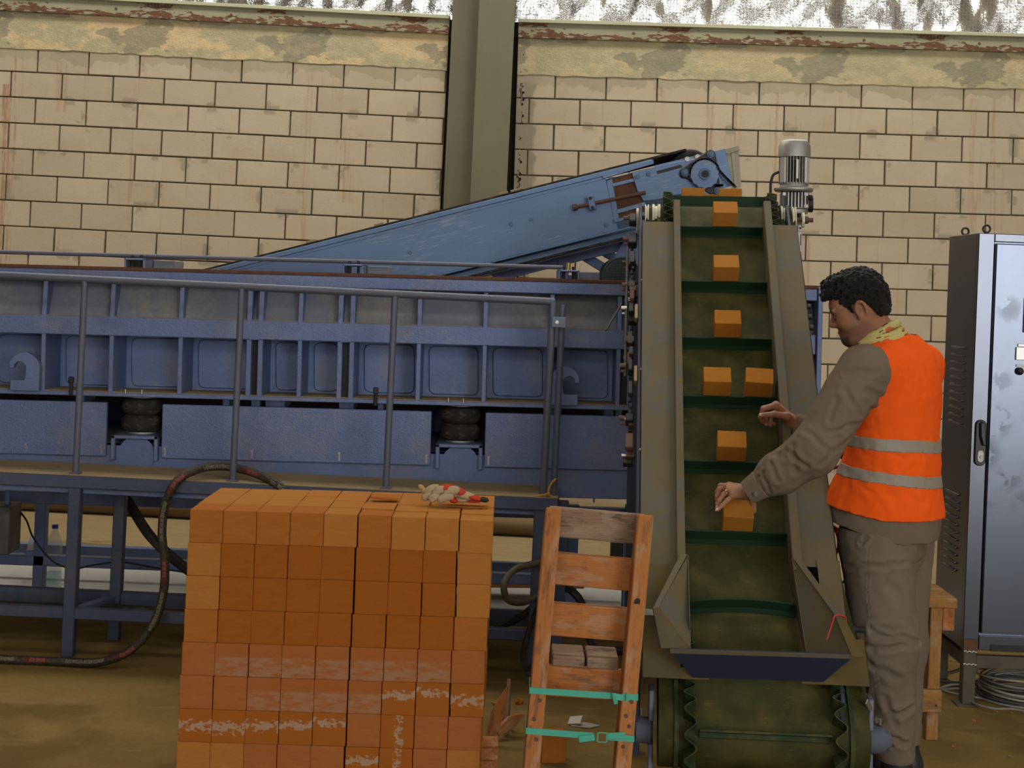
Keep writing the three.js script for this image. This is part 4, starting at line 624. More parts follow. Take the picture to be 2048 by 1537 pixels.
  // geared motor on the right of the head
  { const inv = belted, loc = (x, y, d) => { belted.updateMatrixWorld(true); return belted.worldToLocal(at(x, y, d)); };
    const D = 6.22, k = D / FOCAL, c = loc(1588, 350, D), g = mesh('geared_motor', [put(clean(new THREE.CylinderGeometry(0.047, 0.047, 0.15, 32), false), [c.x, c.y - 0.012, c.z])], mDarkSteel, o);
    const y = (py) => c.y + (350 - py) * k;
    mesh('fan_cover', put(lathe([[0, y(281)], [0.050, y(281)], [0.060, y(284)], [0.069, y(294)], [0.0705, y(315)], [0.066, y(315)], [0, y(313)]], 40), [c.x, 0, c.z]), mAlu, g);
    const fins = []; for (let i = 0; i < 30; i++) { const a = i / 30 * Math.PI * 2 + 0.05; fins.push(put(cbox(0.0035, y(314) - y(369), 0.018, 0.001), M4([c.x + Math.sin(a) * 0.057, (y(314) + y(369)) / 2, c.z + Math.cos(a) * 0.057], [0, a, 0]))); }
    mesh('cooling_fins', fins, mAlu, g);
    for (const a of [-0.95, 0.95]) mesh('flat_panel', put(box(0, 0, 0, 0.034, y(316) - y(367), 0.012, 0.003), M4([c.x + Math.sin(a) * 0.062, (y(316) + y(367)) / 2, c.z + Math.cos(a) * 0.062], [0, a, 0])), mAluWhite, g);
    mesh('nameplate', box(c.x + 0.006, (y(321) + y(360)) / 2, c.z + 0.067, 0.011, y(321) - y(360), 0.003, 0.001), mAluWhite, g);
    mesh('flange', [put(lathe([[0, y(384)], [0.080, y(384)], [0.085, y(381)], [0.085, y(377)], [0.062, y(374)], [0.056, y(366)], [0, y(366)]], 40), [c.x, 0, c.z])], mAlu, g);
    const gb = mesh('gearbox', box(c.x + 0.004, (y(384) + y(420)) / 2, c.z - 0.005, 0.118, y(384) - y(420), 0.10, 0.008), mAlu, g), louv = [];
    for (let i = 0; i < 6; i++) louv.push(box(c.x - 0.028 + i * 0.0145, (y(386) + y(417)) / 2, c.z + 0.048, 0.0055, y(386) - y(417), 0.012, 0.001)); louv.push(box(c.x - 0.046, (y(386) + y(394)) / 2, c.z + 0.048, 0.016, 0.016, 0.012, 0.002), box(c.x + 0.048, (y(386) + y(394)) / 2, c.z + 0.048, 0.018, 0.016, 0.012, 0.002), box(c.x + 0.048, (y(410) + y(417)) / 2, c.z + 0.048, 0.018, 0.016, 0.012, 0.002));
    mesh('louver', louv, mAluWhite, gb); mesh('recess', box(c.x + 0.006, (y(386) + y(417)) / 2, c.z + 0.0445, 0.105, 0.062, 0.003, 0.001), mBlack, gb);
    mesh('shaft_cap', [rod([c.x + 0.066, y(408), c.z], [c.x + 0.082, y(408), c.z], 0.036, 28), rod([c.x + 0.06, y(396), c.z + 0.04], [c.x + 0.075, y(396), c.z + 0.045], 0.011, 8)], mBlack, gb);
    mesh('lower_flange', [put(lathe([[0, y(428)], [0.055, y(428)], [0.058, y(424)], [0.058, y(420)], [0, y(420)]], 32), [c.x + 0.006, 0, c.z])], mAlu, g);
    mesh('output_neck', [rod([c.x + 0.012, y(428), c.z], [c.x + 0.012, y(440), c.z], 0.022, 16), rod([c.x + 0.024, y(430), c.z + 0.035], [c.x + 0.024, y(440), c.z + 0.035], 0.007, 6)], mDarkSteel, g);
    mesh('output_flange', put(lathe([[0, y(448)], [0.040, y(448)], [0.046, y(446)], [0.046, y(439)], [0, y(439)]], 32), [c.x + 0.016, 0, c.z]), mAlu, g);
    const ta = mesh('torque_arm', [put(box(0, 0, 0, 0.020, 0.135, 0.012, 0.003), M4([c.x + 0.026, (y(450) + y(508)) / 2, c.z + 0.02], [0, 0, -0.03]))], mAluWhite, g);
    mesh('arm_pad', [box(c.x + 0.028, y(457), c.z + 0.028, 0.021, 0.03, 0.008, 0.002), box(c.x + 0.024, y(502), c.z + 0.028, 0.021, 0.03, 0.008, 0.002)], mAluWhite, ta);
    mesh('arm_hole', [rod([c.x + 0.028, y(457), c.z + 0.030], [c.x + 0.028, y(457), c.z + 0.034], 0.005, 12), rod([c.x + 0.024, y(502), c.z + 0.030], [c.x + 0.024, y(502), c.z + 0.034], 0.005, 12), box(c.x + 0.031, y(480), c.z + 0.027, 0.003, 0.05, 0.002, 0.0005)], mBlack, ta);
    mesh('arm_bracket', box(c.x + 0.0, (y(450) + y(505)) / 2, c.z + 0.0, 0.025, 0.12, 0.02, 0.003), mDarkSteel, g);
    mesh('mount', bar([c.x, y(410), c.z - 0.03], [0.30, y(440), head.z + 0.02], 0.04, 0.04), mDarkSteel, g);
    mesh('motor_cable', tube([[c.x - 0.068, y(345), c.z], [c.x - 0.088, y(350), c.z], [c.x - 0.099, y(365), c.z], [c.x - 0.10, y(390), c.z]], 0.006, 24, 8), mBlack, g);
  }
}
// ---------------------------------------------------------------- wood
function woodTex(a, b, seed, dirt, knots) { // grain along v
  return colorTex(256, 1024, (u, v) => { const warp = 0.06 * (samp(FA, u, v + seed) - 0.5); let k = 0; for (const [ku, kv, kr] of knots) k = Math.max(k, sstep(kr, kr * 0.5, Math.hypot((u - ku) * 0.9, (v - kv) * 3.2)));
    const g = samp(FC, (u + warp) * 3.1 + seed, v * 0.12), f = samp(FD, u * 3 + warp, v * 0.35 + seed); let c = mix3(a, b, clamp(0.6 * g + 0.4 * f)); const d = samp(FA, u * 0.8 + seed, v * 1.8) * 0.6 + 0.4 * samp(FC, u * 0.8, v * 0.8);
    c = mix3(c, [0.10, 0.065, 0.045], dirt * sstep(0.5, 0.72, d)); c = mix3(c, [0.50, 0.40, 0.27], 0.3 * sstep(0.55, 0.8, samp(FB, u + seed, v * 2))); return mix3(c, [0.05, 0.032, 0.022], 0.85 * k); });
}
const WA = [0.378, 0.128, 0.033], WB = [0.504, 0.204, 0.06325];
const woodT = [woodTex(WA, WB, 0.1, 0.55, []), woodTex([0.42, 0.148, 0.0385], [0.525, 0.224, 0.06875], 0.37, 0.35, [[0.5, 0.25, 0.06]]), woodTex([0.20, 0.125, 0.08], [0.36, 0.235, 0.15], 0.62, 0.8, [[0.55, 0.8, 0.07]]), woodTex([0.30, 0.135, 0.035], [0.42, 0.215, 0.07], 0.8, 0.4, [])];
const woodMats = woodT.map((t) => mat([1, 1, 1], 0.85, { map: every(t, 0.14, 0.6), bumpMap: every(dataTex(128, 512, (u, v) => samp(FC, u * 2, v * 0.1)), 0.1, 0.5), bumpScale: 0.0012 }));
// a board along z of its own frame has its grain along its length
function board(p, q, w, h, m, up) { p = A3(p); q = A3(q); const d = q.clone().sub(p), L = d.length(), g = cbox(w, h, L, 0.003), uv = g.attributes.uv, pos = g.attributes.position, nor = g.attributes.normal, off = (p.x * 7.3 + p.y * 3.1) % 1;
  for (let i = 0; i < uv.count; i++) { const x = pos.getX(i), y = pos.getY(i), z = pos.getZ(i); if (Math.abs(nor.getX(i)) > 0.7) uv.setXY(i, y + off, z + off); else if (Math.abs(nor.getY(i)) > 0.7) uv.setXY(i, x + off, z + off); else uv.setXY(i, x * 0.8, y * 3); }
  const f = frameTo(d, up); f.setPosition(p.clone().add(q).multiplyScalar(0.5)); return put(g, f); }
// ---------------------------------------------------------------- sandstone blocks: the stack, and those riding on the belt
const ORD = ['first', 'second', 'third', 'fourth', 'fifth', 'sixth', 'seventh', 'eighth', 'ninth'];
function stoneTex(a, b, o = {}) { // fine bedded grain; o.scuff = white scrapes, o.haze = pale bloom over the lower part
  return colorTex(384, 384, (u, v) => { const n = samp(FA, u * 0.7 + (o.k || 0), v * 1.7 + (o.k || 0)), f = samp(FD, u * 1.5, v * 2), band = samp(FC, u * 0.12 + v * 0.05 + (o.k || 0), v * 0.9), sp = samp(FD, u * 3 + 0.3, v * 3);
    let c = mix3(a, b, clamp(0.55 * n + 0.45 * band)).map((q) => q * (0.84 + 0.16 * f + 0.10 * sp));
    if (o.haze) c = mix3(c, [0.376, 0.24, 0.147], o.haze * sstep(0.66, 0.58, v + 0.10 * (samp(FB, u + (o.k || 0), v) - 0.5)) * sstep(0.25, 0.85, samp(FB, u * 0.7 + (o.k || 0), v * 2.2) * 0.7 + 0.4 * samp(FC, u * 0.25 + v * 0.08, v * 1.6 + (o.k || 0))));
    if (o.scuff) { const w = o.scuff, m = w[3] ? Math.abs(u - w[0] - 0.05 * (samp(FA, v * 0.8, 0.2) - 0.5)) / w[2] : Math.abs(v - w[1] - 0.10 * (samp(FA, u * 0.9, w[0]) - 0.5)) / w[2]; c = mix3(c, [0.448, 0.33, 0.224], 0.75 * sstep(0.56, 0.72, samp(FC, u * 0.5 + w[0], v * 0.5) * 0.6 + 0.4 * samp(FB, u * 1.5, v * 3) + 0.22 * (1 - m) - (m > 1 ? 0.4 : 0))); }
    return c; });
}
const stoneMat = (t) => { const map = t.clone(); map.repeat.set(10, 10); map.offset.set(0.5, 0.5); map.needsUpdate = true; return mat([1, 1, 1], 0.88, { map, bumpMap: every(grain, 0.12), bumpScale: 0.0009 }); };
const OR1 = [0.3901, 0.1193, 0.013], OR2 = [0.4648, 0.1656, 0.0275], BR1 = [0.3403, 0.0924, 0.007], BR2 = [0.3984, 0.1193, 0.0125], PK1 = [0.3818, 0.1155, 0.025], PK2 = [0.4482, 0.1578, 0.04];
const stone = {
  orange: [0.1, 0.6].map((k) => stoneMat(stoneTex(OR1, OR2, { k }))), pale: [0.2, 0.7].map((k) => stoneMat(stoneTex([0.4316, 0.1578, 0.0225], [0.498, 0.2118, 0.0425], { k }))),
  brown: [0.3, 0.8].map((k) => stoneMat(stoneTex(BR1, BR2, { k }))), pink: [0.15, 0.65].map((k) => stoneMat(stoneTex(PK1, PK2, { k }))),
  bloom: [0.25, 0.75, 0.05, 0.5].map((k) => stoneMat(stoneTex(PK1, [0.415, 0.1386, 0.03], { k, haze: 0.6 }))), scraped: [[0.13, 0.55, 0.20, 0], [0.41, 0.48, 0.22, 0], [0.66, 0.60, 0.16, 0], [0.87, 0.45, 0.24, 0], [0.28, 0.72, 0.15, 0], [0.55, 0.5, 0.13, 1]].map((w, i) => stoneMat(stoneTex(BR2, OR1, { k: 0.35 + i * 0.17, scuff: w }))),
  amber: [0.33, 0.83].map((k) => stoneMat(stoneTex([0.42, 0.165, 0.022], [0.49, 0.205, 0.036], { k }))),
  tan: [0.4, 0.9].map((k) => stoneMat(stoneTex([0.3903, 0.1439, 0.0125], [0.4461, 0.1812, 0.02125], { k }))),
};
{
  const k = 4.24 / FOCAL, corner = at(377, 1019, 4.24), turn = 0.009, ax = V(Math.cos(turn), Math.sin(turn), 0), ay = V(-Math.sin(turn), Math.cos(turn), 0), S = 0.0992, r = rng(17);
  const geo = {}; const stoneGeo = (d) => geo[d.toFixed(3)] ??= cbox(S - 0.0005, S - 0.0006, d - 0.001, 0.0014);
  const kinds = ['oooopbop', 'obboobbk', '']; // colour by row: see pick()
  const pick = (row, col) => { const e = col === 0 || col === 8; if (row === 0) return col === 4 || col === 6 || col === 7 || col === 8 ? 'pale' : 'orange'; if (row < 3) return e ? 'pale' : 'brown'; if (row === 3) return e ? 'orange' : 'brown'; if (row === 4) return e ? 'pink' : 'bloom'; if (row === 5) return col >= 6 ? 'scraped' : col >= 2 && col <= 5 ? 'bloom' : 'pink'; if (row === 6) return col < 5 || col === 6 ? 'scraped' : 'pink'; return col === 5 || col === 6 ? 'scraped' : e || col === 1 ? 'pale' : 'pink'; };
  const words = { orange: 'orange', pale: 'pale orange', brown: 'brown-orange', bloom: 'white-hazed pink', scraped: 'white-scraped orange', pink: 'pinkish' };
  const COLX = [0, 1.0, 2.0, 3.0, 4.0, 5.03, 6.03, 7.04, 8.06];
  const rowShift = [0.004, 0.0, -0.001, -0.004, -0.008, -0.010, -0.012, -0.014];
  const place = (col, row, z0, dep, kind, label, jx = 0, jy = 0) => {
    const m = solo('sandstone_block', label, 'stone block', stoneGeo(dep).clone(), stone[kind][kind === 'scraped' ? (col === 6 && row > 5 ? 5 : (col * 2 + row) % 5) : Math.floor(r() * stone[kind].length)], 'sandstone blocks of the stack');
    const x = COLX[col] * 0.1 + 0.05 + rowShift[row] + jx, y = -(row + 0.5) * S + jy; m.position.copy(corner).addScaledVector(ax, x).addScaledVector(ay, y).add(V(0, 0, -z0 - dep / 2)); m.rotation.set(0, (r() - 0.5) * 0.006, turn); if (r() < 0.5) m.scale.x = -1; m.scale.x = 1; return m;
  };
  const split = [[0.12, 0.225, 0.11], [0.12, 0.225, 0.11], [0.115, 0.12, 0.22], [0.12, 0.20, 0.135], [0.12, 0.12, 0.215], [0.10, 0.12, 0.235], [0.10, 0.11, 0.245], [0.11, 0.105, 0.24], [0.10, 0.11, 0.245]], deepWord = ['', 'behind the front one', 'at the back'];
  for (let row = 0; row < 8; row++) for (let col = 0; col < 9; col++) {
    const j = row === 0 ? 0 : (r() - 0.5) * 0.0025, kind = pick(row, col), gap = (row === 2 && col === 8) || (row === 5 && col === 8) ? 0.003 : 0;
    let z = (r() - 0.5) * 0.004 + (row === 0 && col > 5 ? -0.004 : 0);
    split[col].forEach((dep, i) => {
      if (i > 0 && row > 0 && col > 0 && col < 8) { z += dep; return; }
      const label = i === 0 ? `${words[kind]} sandstone block in the stack's front, ${ORD[row]} row down, ${ORD[col]} from left` : row === 0 ? `sandstone block in the stack's top layer, ${deepWord[i]}, ${ORD[col]} from left` : `sandstone block in the stack's ${col ? 'right' : 'left'} flank, ${ORD[row]} row down, ${deepWord[i]}`;
      const jy = row === 0 ? [[0, 0, 0], [0.000, 0.001, 0], [0.0, 0.001, 0.002], [0, 0.0015, 0.003], [0.0, 0.002, 0.003], [-0.001, 0.004, 0.002], [-0.003, 0.001, 0.003], [-0.002, 0.0, 0.002], [-0.006, -0.001, 0.002]][col][i] : 0;
      place(col, row, z, dep, i ? (row === 0 ? 'pale' : kind === 'scraped' || kind === 'bloom' ? 'orange' : kind) : kind, label, j + gap + (i ? (r() - 0.5) * 0.005 : 0), jy); z += dep;
    });
  }
  // one loose sliver tilted up on the top
  { const m = solo('stone_slab', 'thin stone slab lying tilted on top of the block stack', 'stone slab', cbox(0.088, 0.008, 0.05, 0.0015), stone.orange[0]); m.position.copy(at(770, 994, 4.50)); m.rotation.set(0.1, 0.05, -0.06); }
  // pallet that the stack stands on (below the frame)
  const base = corner.clone().addScaledVector(ay, -8 * S - 0.001), o = tilted(thing('stack_pallet', 'low wooden pallet carrying the stack of sandstone blocks', 'pallet'), base, turn);
  const h = base.y; for (let i = 0; i < 4; i++) mesh('board', box(0.455, -0.012, -0.04 - i * 0.125, 0.98, 0.022, 0.10, 0.002), mWoodOld(), o); for (const x of [0.03, 0.455, 0.88]) mesh('bearer', box(x, -(h - 0.008) / 2 - 0.02, -0.23, 0.09, h - 0.035, 0.47, 0.003), mWoodOld(), o);
}
function mWoodOld() { return woodMats[0]; }
{ // blocks riding on the belt, each against its cleat
  const g = cbox(0.100, 0.076, 0.118, 0.0016), gt = cbox(0.100, 0.077, 0.076, 0.0016), rot = new THREE.Matrix4(); belted.updateMatrixWorld(true);
  const list = [[0.012, 2.266, 'amber', 'sandstone block on the topmost belt step below the drum', 0], [0.002, 1.922, 'amber', 'sandstone block alone on the second belt step from the top', 0.02], [-0.005, 1.597, 'tan', 'yellow-topped sandstone block alone on the third belt step from the top', 0], [-0.055, 1.287, 'tan', 'left one of two sandstone blocks sharing a belt step', 0], [0.098, 1.287, 'tan', 'right one of two sandstone blocks sharing a belt step', -0.06], [-0.015, 0.972, 'tan', 'chipped yellow sandstone block on the step above the hand', -0.02], [-0.006, 0.663, 'tan', 'yellow sandstone block held under the hand on the belt', -0.03]];
  for (const [x, s, kind, label, yaw] of list) { const m = solo('belt_block', label, 'stone block', g.clone(), stone[kind][(s * 10 | 0) & 1], 'sandstone blocks riding on the belt'); m.applyMatrix4(belted.matrixWorld.clone().multiply(clFrame(x, s + 0.0035 + 0.038, 0.0597)).multiply(M4([0, 0, 0], [0, 0, yaw]))); }
  const hy = AXY + HEAD_S * SA + TR + 0.018, hz = -HEAD_S * CA, sl = 0.133;
  for (const [x, label, dz] of [[-0.106, 'left one of two sandstone blocks leaving the belt over the top', 0], [0.056, 'right one of two sandstone blocks leaving the belt over the top', 0], [-0.03, 'sandstone block mostly hidden between the two leaving the belt', -0.14]]) { const m = solo('belt_block', label, 'stone block', gt.clone(), stone.amber[0], 'sandstone blocks riding on the belt'); m.applyMatrix4(belted.matrixWorld.clone().multiply(M4([x, hy - sl * (0.09 - dz) + 0.0395, hz - 0.15 + dz], [-sl, 0, 0]))); }
}
{ // wooden pallet standing on end in front of the conveyor
  const o = thing('upright_pallet', 'worn wooden pallet standing on end beside the stack, bound with green straps', 'pallet');
  const lineL = (y) => mix(1107, 1062, (y - 1017) / 520), lineR = (y) => mix(1290, 1243, (y - 1032) / 505), dep = (y) => mix(4.20, 4.02, (y - 1017) / 740);
  const foot = (lx, y) => { let p = at(lx(y), y, dep(y)); return p; };
  const yf = 1742, LT = at(1107, 1017, 4.20), RT = at(1289, 1031, 4.20), LB = foot(lineL, yf), RB = foot(lineR, yf + 8); LB.y = RB.y = 0.004;
  mesh('rail', board(LB, LT, 0.045, 0.095, 0, V(0, 0, 1)), woodMats[0], o); mesh('rail', board(RB, RT, 0.044, 0.095, 0, V(0, 0, 1)), woodMats[1], o);
  const onL = (y) => LT.clone().lerp(LB, (y - 1017) / (yf - 1017)), onR = (y) => RT.clone().lerp(RB, (y - 1031) / (yf + 8 - 1031));
  const back = V(0, 0.0, -0.058);
  const slat = (yl, yr, w, m, z = 0) => { const a = onL(yl).add(back).add(V(-0.01, 0, z)), b = onR(yr).add(back).add(V(0.01, 0, z)); return mesh('board', board(a, b, w, 0.032, 0, V(0, 0, 1).cross(b.clone().sub(a)).cross(b.clone().sub(a)).negate()), woodMats[m], o); };
  slat(1050, 1067, 0.088, 2); slat(1146, 1163, 0.094, 1); slat(1250, 1265, 0.096, 3 - 2); slat(1375, 1388, 0.088, 0); slat(1690, 1700, 0.09, 0);
  for (const [t0, t1] of [[0.14, 0.50], [0.53, 0.88]]) { const a = onL(1333).lerp(onR(1343), t0).add(V(0, -0.012, -0.115)), b = onL(1333).lerp(onR(1343), t1).add(V(0, -0.012, -0.115)); mesh('spacer_block', board(a, b, 0.052, 0.14, 0, V(0, 0, 1)), woodMats[2], o); }
  for (const [f, ys] of [[onL, [1397, 1434, 1473]], [onR, [1400, 1428, 1448, 1488]]]) ys.forEach((y, i) => { const p = f(y).add(V(0.006 * (i % 2 ? -1 : 1), 0, 0.0475)); mesh('nail', put(clean(new THREE.CylinderGeometry(0.006, 0.006, 0.004, 12).rotateX(Math.PI / 2), false), p.toArray()), mBoltRust, o); });
  { const p = onR(1203).add(V(-0.004, 0, 0.0478)), m = mesh('knot', put(plate(circle(0, 0, 0.011, 20).map(([x, y]) => [x * 0.8, y * 1.2]), 0.0015, 0), M4(p.toArray(), [0.05, 0, -0.3])), mat([0.045, 0.04, 0.03], 0.9), o); }
  for (const [f, y0, y1, dx] of [[onL, 1480, 1600, 0.003], [onR, 1460, 1600, 0.002]]) { mesh('split', bar(f(y0).add(V(dx, 0, 0.047)), f(y1).add(V(dx, 0, 0.047)), 0.002, 0.002, 0.0004), mBlack, o); }
  // straps around both rails
  const mS = mat([0.065, 0.44, 0.305], 0.45, { bumpMap: every(weave, 0.05), bumpScale: 0.0003 });
  const strap = (yl, yr, label, style) => {
    const s = thing('packing_strap', label, 'strap', 'green packing straps around the upright pallet'), A = onL(yl).add(V(-0.025, 0, 0.050)), B = onR(yr).add(V(0.024, 0, 0.050)), w = 0.0175, W = V(0, w / 2, 0);
    const band = (p, q, t = 0.0016) => { const d = q.clone().sub(p).normalize(); return sheet([p.clone().sub(W), q.clone().sub(W), q.clone().add(W), p.clone().add(W)], t); };
    const P = (t, z = 0) => A.clone().lerp(B, t).add(V(0, 0, z));
    const g = [band(A, P(style ? 0.62 : 0.80)), band(P(style ? 0.74 : 0.86), B), band(A.clone().add(V(-0.001, 0, -0.105)), A.clone().add(V(-0.001, 0, 0))), band(B.clone(), B.clone().add(V(0, 0, -0.105))), ...(style ? [] : [band(B.clone().add(V(0, 0, -0.105)), A.clone().add(V(0, 0, -0.105)))])];
    mesh('band', g, mS, s);
    if (style) { mesh('band_tail', [put(box(0, 0, 0, 0.045, 0.018, 0.002, 0.0005), M4(P(0.56, 0.006).add(V(0, -0.006, 0)).toArray(), [0, 0, 0.16])), put(box(0, 0, 0, 0.05, 0.018, 0.002, 0.0005), M4(P(0.83, 0.007).add(V(0, 0.008, 0)).toArray(), [0, 0, 0.09]))], mS, s);
      const c = P(0.70, 0.006); mesh('buckle', [put(box(0, 0, 0, 0.005, 0.026, 0.006, 0.002), [c.x - 0.013, c.y, c.z]), put(box(0, 0, 0, 0.005, 0.026, 0.006, 0.002), [c.x + 0.013, c.y, c.z]), put(box(0, 0, 0, 0.026, 0.003, 0.006, 0.001), [c.x, c.y + 0.013, c.z]), put(box(0, 0, 0, 0.026, 0.003, 0.006, 0.001), [c.x, c.y - 0.013, c.z])], mat([0.16, 0.40, 0.28], 0.4), s);
    } else { const c = P(0.815, 0.008); mesh('buckle', [put(box(0, 0, 0, 0.028, 0.018, 0.004, 0.001), M4(c.toArray(), [0, 0.2, -0.12])), put(box(0, 0, 0, 0.012, 0.032, 0.005, 0.002), M4(c.clone().add(V(-0.01, -0.004, 0.002)).toArray(), [0, 0, 0.25]))], mS, s); const e = P(0.89, 0.004); mesh('keeper', box(e.x, e.y, e.z, 0.004, 0.024, 0.006, 0.001), mS, s); }
  };
  strap(1378, 1391, 'upper green packing strap around the upright pallet, with tied end', 0); strap(1457, 1472, 'lower green packing strap around the upright pallet, with open buckle', 1);
}
// ---------------------------------------------------------------- gloves on the stack
{
  const o = thing('work_gloves', 'pair of cream and red work gloves folded on top of the stack', 'gloves'), k = 4.46 / FOCAL, c = at(905, 1001, 4.46);
  const mC = mat([1, 1, 1], 0.9, { map: every(colorTex(128, 128, (u, v) => mix3([0.62, 0.50, 0.32], [0.45, 0.33, 0.18], samp(FB, u, v))), 0.1), bumpMap: every(weave, 0.05), bumpScale: 0.001 }), mR = mat([0.55, 0.06, 0.03], 0.85, { bumpMap: every(weave, 0.05), bumpScale: 0.001 }), mK = mat([0.02, 0.02, 0.02], 0.8);
  const lob = (x, y, a, b, d, z, rot) => put(clean(new THREE.SphereGeometry(1, 20, 14), false), M4([c.x + (x - 905) * k, c.y + (1001 - y) * k, c.z + z], [0, 0, rot], [a * k, b * k, d]));
  const finger = (x0, y0, x1, y1, r, z) => tube([at(x0, y0, 4.46 - z), at((x0 + x1) / 2, (y0 + y1) / 2 - 2, 4.46 - z), at(x1, y1, 4.46 - z)], r * k, 12, 12);
  mesh('finger', finger(856, 984, 872, 977, 8.5, 0.01), mC, o); mesh('finger', finger(872, 987, 884, 980, 8.0, 0.025), mC, o); mesh('finger', finger(894, 986, 912, 981, 8.5, 0.03), mC, o);
  mesh('finger', finger(850, 995, 864, 992, 8, 0.015), mC, o); mesh('finger', finger(864, 998, 874, 995, 8, 0.03), mC, o); mesh('finger', finger(881, 999, 900, 994, 8.5, 0.035), mC, o);
  mesh('fringe', [lob(842, 978, 8, 5, 0.01, 0.0, -0.6), lob(848, 984, 6, 7, 0.01, 0.005, 0.4)], mat([0.42, 0.30, 0.12], 0.95), o);
  mesh('red_back', [lob(897, 977, 24, 7.5, 0.035, 0.005, -0.05), lob(920, 983, 14, 8, 0.034, 0.005, -0.35)], mR, o); mesh('cream_palm', [lob(905, 987, 34, 9, 0.036, -0.01, -0.1), lob(930, 990, 24, 8, 0.032, 0.004, -0.2), lob(915, 998, 34, 6, 0.034, 0.0, -0.04)], mC, o);
  mesh('red_cuff', [lob(947, 993, 22, 5, 0.034, 0.004, -0.25), lob(908, 998.5, 10, 6, 0.03, 0.020, -0.1), lob(945, 1000, 18, 3.5, 0.03, 0.006, -0.03)], mR, o); mesh('cuff_edge', [lob(968, 997, 10, 4.5, 0.034, 0.004, -0.15)], mK, o);
}
// ---------------------------------------------------------------- hoses, cords and tubes
function hoseMap() { // print runs along u (metres); v goes around
  const c = document.createElement('canvas'); c.width = 2048; c.height = 128; const x = c.getContext('2d'); x.fillStyle = '#3d3826'; x.fillRect(0, 0, 2048, 128);
  const r = rng(3); for (let i = 0; i < 1500; i++) { x.fillStyle = r() < 0.5 ? 'rgba(20,19,14,0.5)' : 'rgba(95,84,52,0.35)'; x.fillRect(r() * 2048, r() * 128, 8 + r() * 40, 2 + r() * 8); }
  for (let k = 0; k < 2; k++) { const X = k * 1024; x.fillStyle = '#5e241c'; x.fillRect(X + 700, 52, 270, 26); x.font = 'bold 26px sans-serif'; x.textBaseline = 'middle'; x.fillStyle = '#a06052'; x.fillText('MATARE HOSE', X + 720, 66); x.fillStyle = '#a8a48c'; x.font = '24px sans-serif'; x.fillText('AIR/WATER HOSE 3/4" W.P 20BAR-300PSI', X + 40, 66, 620); }
  const t = new THREE.CanvasTexture(c); t.colorSpace = THREE.SRGBColorSpace; t.wrapS = t.wrapT = THREE.RepeatWrapping; return t;
}
const tHose = hoseMap();
const onto = (p, r) => { const q = at(...p); q.y = Math.max(q.y, r); return q; }; // nothing sinks into the floor
const hoseMat = (flip, off = 0) => { const t = tHose.clone(); t.repeat.set(flip * 1.3, -1); t.offset.set(0, 0.974 + off); t.needsUpdate = true; return mat([1, 1, 1], 0.6, { map: t, bumpMap: every(weave, 0.02, 0.5), bumpScale: 0.0004 }); };
const hosePts = [[-330, 1318, 5.95], [-120, 1322, 5.95], [0, 1325, 5.95], [110, 1327, 5.95], [205, 1324, 5.93], [262, 1300, 5.95], [305, 1252, 5.98], [326, 1190, 6.0], [330, 1130, 6.02], [324, 1065, 6.03], [331, 1010, 6.04], [352, 965, 6.05], [390, 941, 6.1], [440, 933, 6.18], [490, 941, 6.18], [530, 956, 6.11], [560, 974, 6.05], [585, 1008, 6.03], [610, 1060, 5.98], [625, 1140, 5.95]];
{ const g = tube(hosePts.map((p) => onto(p, 0.0187)), 0.0185, 300, 24, false, false), uv = g.attributes.uv, n = g.attributes.normal, p = g.attributes.position, shift = new Map(); // the printed line lies on the side towards the room
  for (let i = 0; i < uv.count; i++) { const k = uv.getX(i).toFixed(4), y = p.getY(i), f = n.getZ(i) * (y > 0.06 ? 1 : 0.8) + (y > 0.06 ? 0 : 0.6 * n.getY(i)), v = uv.getY(i), s = shift.get(k); if (v < 0.999 && (!s || f > s[0])) shift.set(k, [f, v]); }
  for (let i = 0; i < uv.count; i++) uv.setY(i, uv.getY(i) - shift.get(uv.getX(i).toFixed(4))[1] + 0.49);
  solo('air_hose', 'thick dusty rubber hose with printed lettering, looping over the walkway edge', 'hose', g, hoseMat(-1, 0.0)); }
const mHosePlain = mat([1, 1, 1], 0.65, { map: every(colorTex(256, 256, (u, v) => mix3([0.055, 0.048, 0.030], [0.13, 0.10, 0.052], samp(FB, u, v) * 0.7 + 0.3 * samp(FD, u, v))), 0.2, 1) });
solo('hose_loop', 'short dusty hose loop hanging out behind the pallet', 'hose', tube([[1110, 1112, 6.02], [1075, 1126, 6.02], [1030, 1140, 5.97], [1008, 1170, 5.9], [1014, 1198, 5.9], [1040, 1206, 5.95], [1070, 1196, 6.0], [1105, 1178, 6.03]].map((p) => at(...p)), 0.0145, 80, 14), mHosePlain);
solo('floor_hose', 'dark hose lying along the foot rail of the walkway', 'hose', tube([[-200, 1207, 6.3], [0, 1212, 6.3], [140, 1214, 6.3], [230, 1216, 6.3], [330, 1224, 6.28], [430, 1240, 6.25], [600, 1262, 6.2], [900, 1270, 6.25], [985, 1257, 6.3], [1040, 1235, 6.3], [1085, 1198, 6.3]].map((p) => onto(p, 0.017)), 0.0165, 140, 12), mBlackRubber);
solo('feed_hose', 'black hose slanting down behind the walkway beside the stack', 'hose', tube([[212, 930, 6.537], [236, 975, 6.56], [262, 1014, 6.6], [300, 1072, 6.6], [352, 1122, 6.6], [440, 1185, 6.6], [560, 1250, 6.5]].map((p) => onto(p, 0.0245)), 0.024, 60, 12), mBlackRubber);
